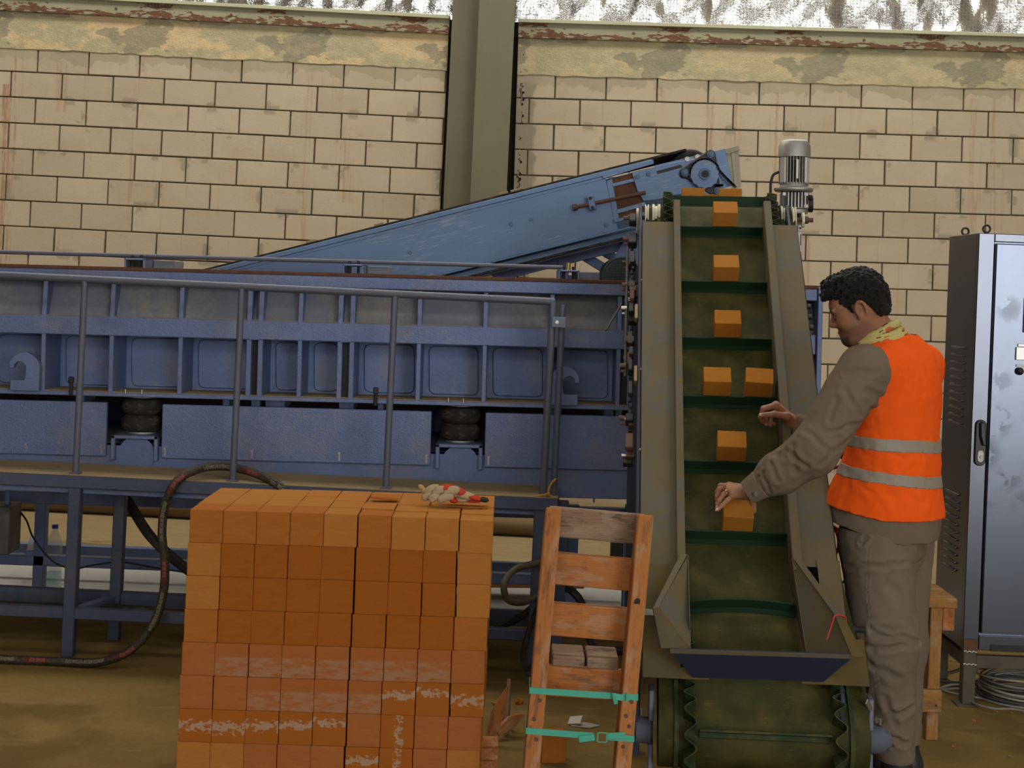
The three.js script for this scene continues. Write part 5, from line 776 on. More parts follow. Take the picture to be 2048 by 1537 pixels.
solo('hanging_hose', 'black hose dropping to the floor in front of the frame leg', 'hose', tube([[1085, 1196, 6.03], [1066, 1240, 6.03], [1050, 1290, 6.03], [1046, 1325, 6.0], [1056, 1338, 5.98], [1075, 1320, 5.98], [1086, 1280, 6.0]].map((p) => onto(p, 0.013)), 0.0125, 60, 12), mBlackRubber);
solo('slack_hose', 'black hose drooping behind the upright pallet', 'hose', tube([[1105, 1178, 6.5], [1140, 1180, 6.6], [1162, 1205, 6.6], [1172, 1245, 6.55], [1190, 1296, 6.5], [1230, 1315, 6.5], [1290, 1318, 6.5]].map((p) => onto(p, 0.0195)), 0.019, 60, 12), mBlackRubber);
solo('thin_cable', 'thin dark cable sagging between the frame legs', 'cable', tube([[35, 1018, 6.75], [52, 1040, 6.8], [68, 1078, 6.9], [110, 1126, 6.9], [150, 1138, 6.9], [180, 1132, 6.9], [240, 1125, 6.9], [310, 1136, 6.9], [380, 1147, 6.9]].map((p) => at(...p)), 0.0045, 80, 8), mBlack);
const mYellow = mat([0.50, 0.30, 0.035], 0.5);
{ const o = thing('yellow_cord', 'yellow cord knotted around the foot of the end rail post', 'cord'); const d = 6.125;
  mesh('knot_loop', tube([[1058, 993, d], [1064, 994, d - 0.03], [1078, 992, d - 0.03], [1090, 990, d - 0.03], [1104, 994, d - 0.03], [1101, 1003, d - 0.03], [1092, 1001, d - 0.02], [1091, 990, d - 0.04], [1098, 987, d - 0.04]].map((p) => at(...p)), 0.0048, 50, 8), mYellow, o);
  mesh('free_end', tube([[1096, 990, d - 0.03], [1098, 978, d - 0.03], [1104, 966, d - 0.03], [1111, 959, d - 0.03]].map((p) => at(...p)), 0.0052, 30, 8), mat([0.60, 0.30, 0.045], 0.5), o); mesh('lower_end', tube([[1096, 996, d - 0.03], [1096, 1006, d - 0.03], [1098, 1018, d - 0.03]].map((p) => at(...p)), 0.005, 20, 8), mYellow, o); }
const mRed = mat([0.52, 0.018, 0.02], 0.35);
solo('red_air_tube', 'red air tube curving up behind the worker and the guard', 'tube', tube([[1612, 975, 5.3], [1636, 955, 5.3], [1655, 941, 5.3], [1685, 932, 5.3], [1730, 932, 5.35]].map((p) => at(...p)), 0.0065, 40, 10), mRed);
solo('red_air_tube', 'red air tube bending down below the worker\'s jacket hem', 'tube', tube([[1652, 1042, 5.2], [1668, 1056, 5.2], [1677, 1080, 5.2], [1674, 1104, 5.2], [1658, 1120, 5.2], [1640, 1130, 5.25]].map((p) => at(...p)), 0.006, 40, 10), mRed);
solo('red_air_tube', 'short red air tube slanting across to the trouser leg', 'tube', tube([[1655, 1046, 5.15], [1672, 1057, 5.15], [1690, 1068, 5.15], [1720, 1085, 5.2]].map((p) => at(...p)), 0.006, 30, 10), mRed);
solo('red_air_tube', 'red air tube low behind the hopper wing at the trouser leg', 'tube', tube([[1640, 1240, 5.1], [1675, 1246, 5.1], [1700, 1236, 5.1], [1735, 1225, 5.15]].map((p) => at(...p)), 0.007, 30, 10), mRed);
solo('blue_air_tube', 'thin blue air tube beside the trouser leg', 'tube', tube([[1655, 1184, 5.1], [1672, 1176, 5.1], [1690, 1162, 5.1], [1720, 1150, 5.15]].map((p) => at(...p)), 0.004, 30, 8), mat([0.05, 0.12, 0.55], 0.3));
// ---------------------------------------------------------------- things on the floor
{ const d = 7.3, p = at(105, 1185, d); p.y = 0.004; const o = thing('water_bottle', 'clear plastic water bottle with blue cap standing behind the walkway legs', 'bottle', null, p), pet = mat([0.86, 0.92, 0.94], 0.12, { physical: true, transmission: 0.85, thickness: 0, ior: 1.4 });
  mesh('body', lathe([[0.0, 0.006], [0.02, 0.002], [0.036, 0.004], [0.042, 0.02], [0.0425, 0.09], [0.040, 0.10], [0.0425, 0.11], [0.0425, 0.19], [0.040, 0.20], [0.042, 0.21], [0.040, 0.245], [0.030, 0.28], [0.016, 0.305], [0.0135, 0.325], [0.0135, 0.33]], 32), pet, o);
  mesh('water', lathe([[0, 0.008], [0.034, 0.008], [0.0405, 0.02], [0.0405, 0.10], [0, 0.10]], 28), mat([0.9, 0.95, 0.97], 0.05, { physical: true, transmission: 0.9, thickness: 0, ior: 1.33 }), o);
  mesh('cap', lathe([[0, 0.345], [0.0145, 0.345], [0.016, 0.342], [0.016, 0.325], [0, 0.325]], 24), mat([0.02, 0.06, 0.30], 0.4), o); }
{ const o = thing('floor_pipe', 'rusty brown steel pipe lying along the foot of the back wall', 'pipe'); const a = at(-150, 1005, 9.8), b = at(560, 1030, 9.8), c = at(1100, 1046, 9.5); for (const p of [a, b, c]) p.y = 0.068; c.y = 0.068;
  mesh('pipe', rod(a, c, 0.066, 24), mat([1, 1, 1], 0.8, { map: every(colorTex(256, 256, (u, v) => mix3([0.15, 0.09, 0.042], [0.27, 0.19, 0.095], samp(FB, u, v))), 0.6) }), o); mesh('coupling', rod(V(0.35, 0.0745, mix(a.z, c.z, 0.85)), V(0.5, 0.0745, mix(a.z, c.z, 0.88)), 0.074, 24), mRust, o); }
{ const planks = [[985, 1190, 1055, 1172, 7.6, 0.09, 'pale plank leaning on another behind the frame legs'], [978, 1176, 1040, 1168, 7.9, 0.07, 'brown plank lying under the paler one behind the frame']];
  planks.forEach(([x0, y0, x1, y1, d, w, label], i) => { const a = at(x0, y0, d), b = at(x1, y1, d + 0.1), y = i ? 0.025 : 0.075; a.y = y; b.y = y; solo('plank', label, 'plank', board(a.add(V(-0.25, 0, 0)), b.add(V(0.3, 0, 0)), w, 0.045, 0), woodMats[i ? 0 : 1]); }); }
const onFloor = (x, y) => { const a = at(x, y, 1), t = EYE / (EYE - a.y); return V(a.x * t, 0, a.z * t); };
{ const r = rng(91);
  const chip = (x, y, s, m, label, flat = 0.4) => { const g = new THREE.IcosahedronGeometry(1, 1), p = g.attributes.position; for (let i = 0; i < p.count; i++) { const f = 0.7 + 0.6 * N3(p.getX(i) * 1.7 + x, p.getY(i) * 1.7 + y, p.getZ(i) * 1.7); p.setXYZ(i, p.getX(i) * f * s, Math.max(-0.3, p.getY(i)) * f * s * flat, p.getZ(i) * f * s * 0.8); } const q = onFloor(x, y), me = solo('stone_chip', label, 'stone chip', clean(g, true, 0.5), m, 'chips of stone scattered on the floor'); me.position.copy(q); me.position.y = 0.3 * s * flat * 0.9; me.rotation.y = r() * 6; };
  chip(1038, 1408, 0.026, stone.tan[0], 'pale stone chip on the floor between stack and pallet', 0.8); chip(1110, 1452, 0.010, stone.tan[0], 'tiny stone chip beside the torn paper under the pallet');
  chip(72, 1336, 0.012, stone.orange[0], 'orange chip just in front of the hose on the floor, larger one'); chip(125, 1341, 0.010, stone.orange[0], 'orange chip in front of the hose near the walkway leg'); chip(168, 1381, 0.009, stone.pale[0], 'pale chip alone on the open floor near the stack');
  chip(1948, 1443, 0.016, stone.orange[1], 'brown stone chip on the floor in front of the cabinet stand'); chip(1905, 1494, 0.012, stone.pale[0], 'pale stone chip on the floor beside the stool'); chip(2018, 1514, 0.014, woodMats[2], 'dark flat chip on the floor in front of the cabinet'); chip(1990, 1424, 0.014, stone.tan[0], 'pale chip lying against the cable coil'); chip(2022, 1427, 0.011, stone.tan[1], 'small chip lying in front of the cable coil');
  chip(506, 963, 0.001, stone.orange[0], 'orange chip');
}
{ // orange chip on the walkway deck
  const m = scene.children.pop(); const p = at(486, 966, 6.17); m.userData.label = 'flat orange stone chip lying on the dusty walkway deck'; m.scale.set(28, 12, 20); m.position.copy(p).add(V(0, 0.008, 0)); scene.add(m); }
{ const b = onFloor(1104, 1528), m = solo('floor_block', 'sandstone block on the floor half hidden behind the pallet rail', 'stone block', cbox(0.085, 0.10, 0.077, 0.002), stone.orange[1]); m.position.copy(b).add(V(0, 0.05, -0.04)); m.rotation.y = 0.15; }
{ const o = onFloor(1158, 1452), g = (pts, h) => { const s = plate(pts, 0.004, 0.001); s.rotateX(-Math.PI / 2); return s; }; const t = thing('torn_paper', 'torn scrap of white paper on the floor under the pallet', 'paper', null, o);
  mesh('flat_piece', put(g([[-0.04, -0.02], [0.03, -0.035], [0.07, 0.0], [0.02, 0.03], [-0.05, 0.02]], 0), [0.01, 0.001, 0]), mat([0.42, 0.38, 0.32], 0.9), t); mesh('curled_piece', put(g([[-0.03, -0.01], [0.02, -0.02], [0.03, 0.02], [-0.02, 0.025]], 0), M4([-0.015, 0.016, 0.0], [0.5, 0, 0.3])), mat([0.62, 0.58, 0.50], 0.9), t); }
{ // splintered timber scraps beside the stack
  const r = rng(33), o = onFloor(985, 1492), specs = [['long dark splinter of timber leaning in the scrap heap', 0.22, 1.1], ['short pale splinter of timber low in the scrap heap', 0.14, 0.3], ['broad splinter of timber standing in the scrap heap by the stack', 0.20, 1.35], ['thin reddish splinter lying across the scrap heap', 0.18, 0.15]];
  specs.forEach(([label, L, tilt], i) => { const m = solo('timber_splinter', label, 'wood scrap', put(plate([[0, 0], [0.03, 0.0], [0.045, L * 0.55], [0.028, L], [0.012, L * 0.8], [-0.006, L * 0.5]], 0.014, 0.002), M4([0, 0, 0], [0, 0, 0])), woodMats[i % 4]); m.position.copy(o).add(V(-0.03 + 0.035 * i, 0.012, -0.02 - 0.045 * i)); m.rotation.set(-0.1, i * 0.7, tilt - 1.35); m.updateMatrixWorld(true); const b = new THREE.Box3().setFromObject(m); m.position.y -= b.min.y; }); }
// ---------------------------------------------------------------- control cabinet
{
  const D = 5.9, org = at(1925, 1300, D), o = thing('control_cabinet', 'blue-grey electrical control cabinet with smudged door and black latch', 'cabinet', null, org), L = (x, y) => at(x, y, D).sub(org);
  const H = L(1957, 466).y, W = 0.80, T = 0.40;
  const tDoor = colorTex(1024, 1024, (u, v) => { const x = u * 0.9, y = v * 1.9, a = samp(FA, u * 0.8, v * 1.4), f = samp(FD, u * 2, v * 4); let c = [0.215, 0.245, 0.305].map((k) => k * (0.92 + 0.1 * a + 0.05 * f)); let s = 0; for (const [sx, sy, sr, st] of [[0.10, 0.95, 0.09, 1], [0.05, 0.82, 0.10, 1], [0.16, 0.72, 0.07, 0.8], [0.12, 1.12, 0.06, 0.7], [0.14, 1.42, 0.07, 0.9], [0.05, 0.66, 0.09, 0.9], [0.22, 0.62, 0.06, 0.6], [0.30, 0.9, 0.05, 0.5], [0.05, 1.05, 0.05, 0.8]]) s = Math.max(s, st * sstep(sr, sr * 0.3, Math.hypot(x - sx, y - sy))); const m = sstep(0.50, 0.60, samp(FB, u * 3.5, v * 7) * 0.7 + 0.3 * samp(FC, u, v * 2)) * s; return mix3(c, [0.105, 0.112, 0.13], 0.75 * m); });
  const dm = tDoor.clone(); dm.repeat.set(1 / 0.9, 1 / 1.9); dm.needsUpdate = true;
  const mBody = mat([0.12, 0.13, 0.155], 0.25, { metal: 0.93, bumpMap: every(hammer, 0.09), bumpScale: 0.00012 }), mDoor = mat([0.60, 0.60, 0.60], 0.25, { metal: 0.93, map: dm, bumpMap: every(hammer, 0.09), bumpScale: 0.00012 });
  mesh('housing', [box2(0, W, 0, H, -T, -0.022, 0.003), box2(0, 0.066, 0, H, -0.03, 0, 0.003), box2(W - 0.06, W, 0, H, -0.03, 0, 0.003), box2(0.066, W - 0.06, H - 0.034, H, -0.03, 0, 0.003), box2(0.066, W - 0.06, 0.0, 0.062, -0.03, 0, 0.003)], mBody, o);
  const door = mesh('door', box2(0.073, W - 0.067, 0.069, H - 0.041, -0.02, 0.003, 0.004), mDoor, o), l0 = L(1960, 886);
  const hx = L(1960, 886).x, hy = l0.y; const pill = (w, h, n = 8) => [...circle(0, h / 2 - w / 2, w / 2, n, 0, Math.PI), ...circle(0, -h / 2 + w / 2, w / 2, n, Math.PI, Math.PI * 2)];
  mesh('latch', [put(plate(pill(0.046, 0.192), 0.008, 0.003), [hx, hy, 0.003]), put(plate([[-0.008, 0.02], [-0.010, 0.07], [0.0, 0.078], [0.010, 0.07], [0.016, 0.0], [0.018, -0.022], [0.004, -0.022]], 0.016, 0.004), [hx + 0.001, hy + 0.012, 0.011])], mat([0.015, 0.015, 0.016], 0.4), door);
  mesh('lock', [put(plate(pill(0.026, 0.05, 8), 0.005, 0.001), [hx, hy - 0.055, 0.0105]), rod([hx + 0.002, hy - 0.058, 0.014], [hx + 0.002, hy - 0.058, 0.020], 0.007, 14)], mAlu, door);
  { const a = L(2038, 708); mesh('label_holder', [box2(a.x - 0.016, a.x + 0.07, a.y - 0.026, a.y + 0.028, 0.003, 0.012, 0.002), box2(a.x - 0.009, a.x + 0.07, a.y + 0.03, a.y + 0.042, 0.003, 0.009, 0.002)], mat([0.72, 0.72, 0.68], 0.4, { metal: 0.5 }), door); mesh('switch_plate', box2(a.x - 0.012, a.x + 0.05, a.y - 0.054, a.y - 0.044, 0.003, 0.008, 0.001), mAluWhite, door); mesh('push_knob', put(clean(new THREE.SphereGeometry(0.016, 20, 14), false), [a.x + 0.002, a.y - 0.072, 0.012]), mBlack, door); }
  { const a = L(2046, 634); mesh('display_window', box2(a.x, a.x + 0.16, a.y - 0.065, a.y + 0.08, 0.003, 0.010, 0.002), mat([0.03, 0.045, 0.09], 0.25), door); }
  const lv = []; for (let i = 0; i < 11; i++) { const y = H * (0.72 - i * 0.0185); lv.push(put(cbox(0.012, 0.008, 0.17, 0.002), M4([-0.003, y, -0.21], [0, 0, 0.5]))); } for (let i = 0; i < 11; i++) { const y = H * (0.36 - i * 0.0185); lv.push(put(cbox(0.012, 0.008, 0.17, 0.002), M4([-0.003, y, -0.21], [0, 0, 0.5]))); }
  for (const g of lv) mesh('louver', g, mBody, o);
  for (const [x, z] of [[0.05, -0.06], [0.05, -0.34], [0.75, -0.06], [0.75, -0.34]]) mesh('eye_bolt', [put(clean(new THREE.TorusGeometry(0.015, 0.0045, 10, 24), false), [x, H + 0.021, z]), rod([x, H, z], [x, H + 0.006, z], 0.008, 10)], mDarkSteel, o);
  { const a = L(1958, 1305), b = L(2048, 1330); mesh('floor_grille', [box2(0.115, W - 0.06, -0.002, 0.026, -0.02, 0.0035, 0.001)], mBlack, o); for (const y of [0.006, 0.014, 0.021]) mesh('grille_bar', box2(0.115, W - 0.06, y - 0.0012, y + 0.0012, 0.002, 0.006, 0.0004), mDarkSteel, o); }
  const s = thing('cabinet_stand', 'rusty angle iron stand under the control cabinet', 'stand', null, [org.x, 0, org.z]), mS = mat([1, 1, 1], 0.8, { map: every(colorTex(256, 256, (u, v) => mix3([0.085, 0.082, 0.062], [0.14, 0.115, 0.075], samp(FB, u, v))), 0.3), metal: 0.2 }), h = org.y;
  for (const [x, z] of [[0.005, 0.006], [0.75, 0.006], [0.005, -0.36], [0.75, -0.36]]) { mesh('leg', box2(x, x + 0.052, 0.006, h + (z > 0 ? 0.0 : -0.003) - 0.002 + (z > 0 ? 0 : 0), z - 0.05, z, 0.003), mS, s); mesh('foot_plate', box2(x - 0.025, x + 0.065, 0, 0.008, z - 0.07, z + 0.015, 0.002), mS, s); }
  mesh('crossbar', [box2(0.057, 0.75, h - 0.075, h - 0.022, -0.03, 0.002, 0.003)], mS, s); mesh('crossbar', [box2(0.057, 0.75, h - 0.075, h - 0.022, -0.41, -0.37, 0.003)], mS, s); mesh('side_bar', [box2(0.01, 0.05, h - 0.075, h - 0.022, -0.36, -0.044, 0.003)], mS, s); mesh('rust_cap', box2(0.001, 0.061, h - 0.004, h + 0.045, 0.001, 0.009, 0.002), mRust, s); mesh('side_bar', [box2(0.755, 0.795, h - 0.075, h - 0.022, -0.36, -0.044, 0.003)], mS, s);
  mesh('weld', [0, 1].map((i) => tube(Array.from({ length: 9 }, (_, k) => V(0.004 + k * 0.0065, h - (i ? 0.058 : 0.005) + 0.003 * Math.sin(k * 2.3), 0.009)), 0.0028, 24, 6)).flat(), mBolt, s);
}
{ // wooden stool between the worker and the cabinet
  const f = onFloor(1860, 1478), o = thing('wooden_stool', 'rough wooden stool standing between the worker and the cabinet', 'stool', null, f), H = 0.525, m = woodMats[3];
  mesh('top', [board(V(-0.10, H, -0.10), V(0.075, H, -0.10), 0.26, 0.038, 0)], m, o);
  mesh('leg', board(V(0, 0, 0), V(0, H - 0.02, 0), 0.045, 0.045, 0, V(0, 0, 1)), m, o); mesh('leg', board(V(-0.07, 0, -0.20), V(-0.07, H - 0.02, -0.2), 0.045, 0.045, 0, V(0, 0, 1)), m, o); mesh('leg', board(V(0.045, 0, -0.20), V(0.045, H - 0.02, -0.2), 0.04, 0.045, 0, V(0, 0, 1)), m, o);
  mesh('apron', board(V(0.05, H - 0.065, -0.2), V(0.05, H - 0.065, 0.01), 0.045, 0.088, 0), woodMats[0], o); mesh('crosspiece', board(V(-0.095, 0.155, 0.034), V(0.025, 0.155, 0.034), 0.025, 0.085, 0), m, o); mesh('nail', put(bolt(0.004, 0.003), [0.004, 0.14, 0.047]), mDarkSteel, o);
}
{ // cables under the cabinet
  const r = rng(57), greys = [[0.30, 0.29, 0.26], [0.22, 0.21, 0.18], [0.12, 0.115, 0.10], [0.05, 0.05, 0.048], [0.34, 0.32, 0.27]].map((c) => mat(c, 0.55)), c = onFloor(2052, 1398);
  const o = thing('cable_coil', 'tangled coil of grey cable lying on the floor under the cabinet', 'cable coil', null, c);
  for (let i = 0; i < 15; i++) { const R = 0.155 + 0.04 * r(), ph = r() * 6, dx = 0.04 * (r() - 0.5), dz = 0.05 * (r() - 0.5), y = 0.006 + 0.0055 * i; mesh('loop', tube(Array.from({ length: 14 }, (_, k) => { const a = k / 14 * Math.PI * 2 + ph, q = R * (1 + 0.06 * Math.sin(a * 2 + ph)); return V(dx + q * Math.cos(a), y + 0.010 * (1 + Math.sin(a + ph)) * (i / 10), dz + q * 0.95 * Math.sin(a)); }), 0.0042 + 0.001 * r(), 70, 7, true), greys[i % 5], o); }
  const runs = [['pale grey', 1858, 1372, 1925, 1394, 2000, 1412, 0], ['mid grey', 1852, 1380, 1915, 1381, 1985, 1396, 1], ['dark', 1870, 1352, 1930, 1338, 1990, 1332, 3], ['dull grey', 1915, 1372, 1965, 1362, 2030, 1352, 2], ['sandy grey', 1850, 1386, 1905, 1376, 1960, 1384, 4], ['black', 1860, 1366, 1940, 1372, 2015, 1362, 3], ['ash grey', 1936, 1410, 1990, 1427, 2060, 1434, 1]];
  const places = ['uppermost of those running out from the stool', 'second of those running from the stool to the coil', 'behind the stand leg, rising to the right', 'just above the coil', 'nearest the stool foot', 'passing straight behind the stand leg', 'curving in front of the coil'];
  runs.forEach(([t, x0, y0, x1, y1, x2, y2, m], i) => { const p = [[x0, y0], [(x0 + x1) / 2, (y0 + y1) / 2 + 3], [x1, y1], [(x1 + x2) / 2, (y1 + y2) / 2 - 3], [x2, y2]].map(([x, y]) => { const q = onFloor(x, y); q.y = 0.0055 + 0.002 * i; return q; }); solo('loose_cable', `${t} cable on the floor, ${places[i]}`, 'cable', tube(p, 0.0048, 40, 8), greys[m], 'loose cables on the floor by the cabinet'); });
}
// ---------------------------------------------------------------- the worker
// naive surface nets over a distance field
function surfaceNets(f, lo, hi, cell) {
  const n = [0, 1, 2].map((k) => Math.ceil((hi[k] - lo[k]) / cell) + 1), [nx, ny, nz] = n, val = new Float32Array(nx * ny * nz), id = (i, j, k) => i + nx * (j + ny * k);
  for (let k = 0; k < nz; k++) for (let j = 0; j < ny; j++) for (let i = 0; i < nx; i++) val[id(i, j, k)] = f(lo[0] + i * cell, lo[1] + j * cell, lo[2] + k * cell);
  const map = new Int32Array(nx * ny * nz).fill(-1), pos = [], idx = [];
  const E = [[0, 1], [2, 3], [4, 5], [6, 7], [0, 2], [1, 3], [4, 6], [5, 7], [0, 4], [1, 5], [2, 6], [3, 7]], C = [0, 1, 2, 3, 4, 5, 6, 7].map((c) => [c & 1, (c >> 1) & 1, c >> 2]);
  for (let k = 0; k < nz - 1; k++) for (let j = 0; j < ny - 1; j++) for (let i = 0; i < nx - 1; i++) {
    const v = C.map(([a, b, c]) => val[id(i + a, j + b, k + c)]); let m = 0; for (const q of v) if (q < 0) m++; if (m === 0 || m === 8) continue;
    let sx = 0, sy = 0, sz = 0, c = 0; for (const [a, b] of E) if ((v[a] < 0) !== (v[b] < 0)) { const t = v[a] / (v[a] - v[b]); sx += mix(C[a][0], C[b][0], t); sy += mix(C[a][1], C[b][1], t); sz += mix(C[a][2], C[b][2], t); c++; }
    map[id(i, j, k)] = pos.length / 3; pos.push(lo[0] + (i + sx / c) * cell, lo[1] + (j + sy / c) * cell, lo[2] + (k + sz / c) * cell);
  }
  const quad = (a, b, c, d, flip) => { if (a < 0 || b < 0 || c < 0 || d < 0) return; flip ? idx.push(a, c, b, a, d, c) : idx.push(a, b, c, a, c, d); };
  for (let k = 1; k < nz - 1; k++) for (let j = 1; j < ny - 1; j++) for (let i = 1; i < nx - 1; i++) {
    const s = val[id(i, j, k)] < 0;
    if (s !== (val[id(i + 1, j, k)] < 0)) quad(map[id(i, j - 1, k - 1)], map[id(i, j, k - 1)], map[id(i, j, k)], map[id(i, j - 1, k)], !s);
    if (s !== (val[id(i, j + 1, k)] < 0)) quad(map[id(i - 1, j, k - 1)], map[id(i - 1, j, k)], map[id(i, j, k)], map[id(i, j, k - 1)], !s);
    if (s !== (val[id(i, j, k + 1)] < 0)) quad(map[id(i - 1, j - 1, k)], map[id(i, j - 1, k)], map[id(i, j, k)], map[id(i - 1, j, k)], !s);
  }
  const P = new Float32Array(pos), N = new Float32Array(pos.length), h = cell * 0.5;
  for (let i = 0; i < P.length; i += 3) { const x = P[i], y = P[i + 1], z = P[i + 2]; let a = f(x + h, y, z) - f(x - h, y, z), b = f(x, y + h, z) - f(x, y - h, z), c = f(x, y, z + h) - f(x, y, z - h); const l = Math.hypot(a, b, c) || 1; N[i] = a / l; N[i + 1] = b / l; N[i + 2] = c / l; }
  const g = new THREE.BufferGeometry(); g.setAttribute('position', new THREE.BufferAttribute(P, 3)); g.setAttribute('normal', new THREE.BufferAttribute(N, 3)); g.setIndex(idx); return g;
}
const smin = (a, b, k) => { const h = Math.max(k - Math.abs(a - b), 0) / k; return Math.min(a, b) - h * h * k * 0.25; };
const cone = (a, b, ra, rb) => { const bx_ = b.x - a.x, by_ = b.y - a.y, bz_ = b.z - a.z, q = 1 / (bx_ * bx_ + by_ * by_ + bz_ * bz_); return (x, y, z) => { const px = x - a.x, py = y - a.y, pz = z - a.z, h = clamp((px * bx_ + py * by_ + pz * bz_) * q), dx = px - h * bx_, dy = py - h * by_, dz = pz - h * bz_; return Math.sqrt(dx * dx + dy * dy + dz * dz) - (ra + (rb - ra) * h); }; };
const ell = (c, A, B, Cc, r) => (x, y, z) => { const px = x - c.x, py = y - c.y, pz = z - c.z, a = (px * A.x + py * A.y + pz * A.z), b = (px * B.x + py * B.y + pz * B.z), d = (px * Cc.x + py * Cc.y + pz * Cc.z), k0 = Math.hypot(a / r[0], b / r[1], d / r[2]), k1 = Math.hypot(a / r[0] ** 2, b / r[1] ** 2, d / r[2] ** 2); return k0 < 1e-6 ? -Math.min(...r) : k0 * (k0 - 1) / k1; };
const blend = (list, k) => (x, y, z) => { let d = list[0](x, y, z); for (let i = 1; i < list.length; i++) d = smin(d, list[i](x, y, z), k); return d; };
// a fold: the cloth dips along a segment
const fold = (pts, w, deep) => { const c = pts.slice(1).map((q, i) => cone(pts[i], q, 0, 0)), mid = pts[pts.length >> 1], R = pts[0].distanceTo(pts[pts.length - 1]) + 0.08; return (x, y, z) => { if (Math.abs(x - mid.x) > R || Math.abs(y - mid.y) > R || Math.abs(z - mid.z) > R) return 0; let d = 1e9; for (const s of c) d = Math.min(d, s(x, y, z)); d /= w; return d > 3 ? 0 : deep * Math.exp(-d * d) - 0.6 * deep * Math.exp(-(d - 1.6) * (d - 1.6)); }; };

{
  const F = V(-Math.cos(0.70), 0, -Math.sin(0.70)), U = V(0, 1, 0), Lf = V(F.z, 0, -F.x); // torso: forward, up, to his left
  const shL = at(1727, 742, 4.68), shR = at(1832, 736, 4.97), elL = at(1628, 902, 4.63), wrL = at(1501, 984, 4.70), elR = at(1700, 885, 5.03), wrR = at(1584, 846, 5.03);
  const hipL = at(1752, 1080, 4.76), hipR = at(1800, 1080, 4.92), knL = at(1768, 1288, 4.71), knR = at(1793, 1290, 4.94), anL = at(1790, 1505, 4.74), anR = at(1802, 1508, 4.95);
  const chest = at(1790, 800, 4.84), waist = at(1784, 935, 4.83), hem = at(1768, 1050, 4.83), neck0 = at(1788, 715, 4.84), neck1 = at(1745, 650, 4.82);
  const foot = V((anL.x + anR.x) / 2, 0, (anL.z + anR.z) / 2);
  const o = thing('person', 'dark-haired worker in orange vest and khaki clothes placing a block on the belt', 'person', null, foot);
  const local = (g) => g.translate(-foot.x, -foot.y, -foot.z);
  const done = (g, uvScale = 1) => { const q = clean(local(g), true); return q; };
  // ---- head, in its own axes: f forward, u up, l to his left
  const yaw = 0.27, pit = 0.36, hF = V(-Math.cos(pit) * Math.cos(yaw), -Math.sin(pit), -Math.cos(pit) * Math.sin(yaw)), hL = V(0, 1, 0).cross(hF).normalize(), hU = hF.clone().cross(hL).normalize(), hC = at(1719, 612, 4.80);
  const H = (f, u, l) => hC.clone().addScaledVector(hF, f).addScaledVector(hU, u).addScaledVector(hL, l);
  const E = (f, u, l, r) => ell(H(f, u, l), hF, hU, hL, r);
  const headParts = [E(-0.008, 0.020, 0, [0.095, 0.092, 0.074]), E(0.030, -0.050, 0, [0.062, 0.066, 0.056]), E(0.066, -0.098, 0, [0.026, 0.022, 0.026]), E(0.045, -0.035, 0.036, [0.036, 0.034, 0.026]), E(0.045, -0.035, -0.036, [0.036, 0.034, 0.026]), E(0.066, 0.022, 0, [0.028, 0.026, 0.05])];
  const skull = blend(headParts, 0.03), nose = blend([cone(H(0.088, 0.000, 0), H(0.106, -0.034, 0), 0.008, 0.0105), E(0.094, -0.040, 0.010, [0.012, 0.008, 0.008]), E(0.094, -0.040, -0.010, [0.012, 0.008, 0.008])], 0.010);
  const brow = blend([E(0.086, 0.010, 0.028, [0.012, 0.008, 0.022]), E(0.086, 0.010, -0.028, [0.012, 0.008, 0.022])], 0.01), socket = [E(0.094, -0.008, 0.032, [0.014, 0.011, 0.016]), E(0.094, -0.008, -0.032, [0.014, 0.011, 0.016])];
  const lid = blend([E(0.078, -0.009, 0.031, [0.0125, 0.011, 0.014]), E(0.078, -0.009, -0.031, [0.0125, 0.011, 0.014])], 0.002), lips = blend([E(0.088, -0.066, 0, [0.010, 0.006, 0.020]), E(0.084, -0.077, 0, [0.010, 0.0065, 0.018])], 0.003), mouth = cone(H(0.098, -0.0715, 0.020), H(0.098, -0.0715, -0.020), 0.0018, 0.0018);
  const ear = (s) => { const rim = [], n = 9; for (let i = 0; i < n; i++) { const a = -0.9 + i / (n - 1) * 4.6; rim.push(H(0.000 + 0.017 * Math.cos(a) - 0.004, -0.014 + 0.027 * Math.sin(a), s * (0.083 - 0.006 * Math.cos(a)))); } const c = []; for (let i = 0; i + 1 < n; i++) c.push(cone(rim[i], rim[i + 1], 0.0048, 0.0048)); c.push(E(0.000, -0.014, s * 0.076, [0.016, 0.026, 0.006]), E(0.008, -0.039, s * 0.076, [0.008, 0.010, 0.005]), E(0.012, -0.016, s * 0.078, [0.005, 0.008, 0.006])); const all = blend(c, 0.006), dent = E(0.003, -0.016, s * 0.086, [0.007, 0.014, 0.007]); return (x, y, z) => Math.max(all(x, y, z), -dent(x, y, z)); };
  const ears = [ear(1), ear(-1)], neckF = blend([cone(neck0, neck1, 0.068, 0.058), cone(H(0.045, -0.095, 0), neck0, 0.030, 0.05)], 0.03);
  const headField = (x, y, z) => { let d = smin(skull(x, y, z), neckF(x, y, z), 0.03); d = smin(d, brow(x, y, z), 0.010); d = smin(d, nose(x, y, z), 0.009); for (const s of socket) d = -smin(-d, s(x, y, z), 0.006); d = smin(d, lid(x, y, z), 0.004); d = smin(d, lips(x, y, z), 0.006); d = Math.max(d, -mouth(x, y, z)); for (const e of ears) d = smin(d, e(x, y, z), 0.006); return d; };
  const tint = (g, fn) => { const p = g.attributes.position, c = new Float32Array(p.count * 3); for (let i = 0; i < p.count; i++) { const q = fn(p.getX(i), p.getY(i), p.getZ(i)); c.set(q, 3 * i); } g.setAttribute('color', new THREE.BufferAttribute(c, 3)); return g; };
  const SKIN = [0.36, 0.165, 0.092];
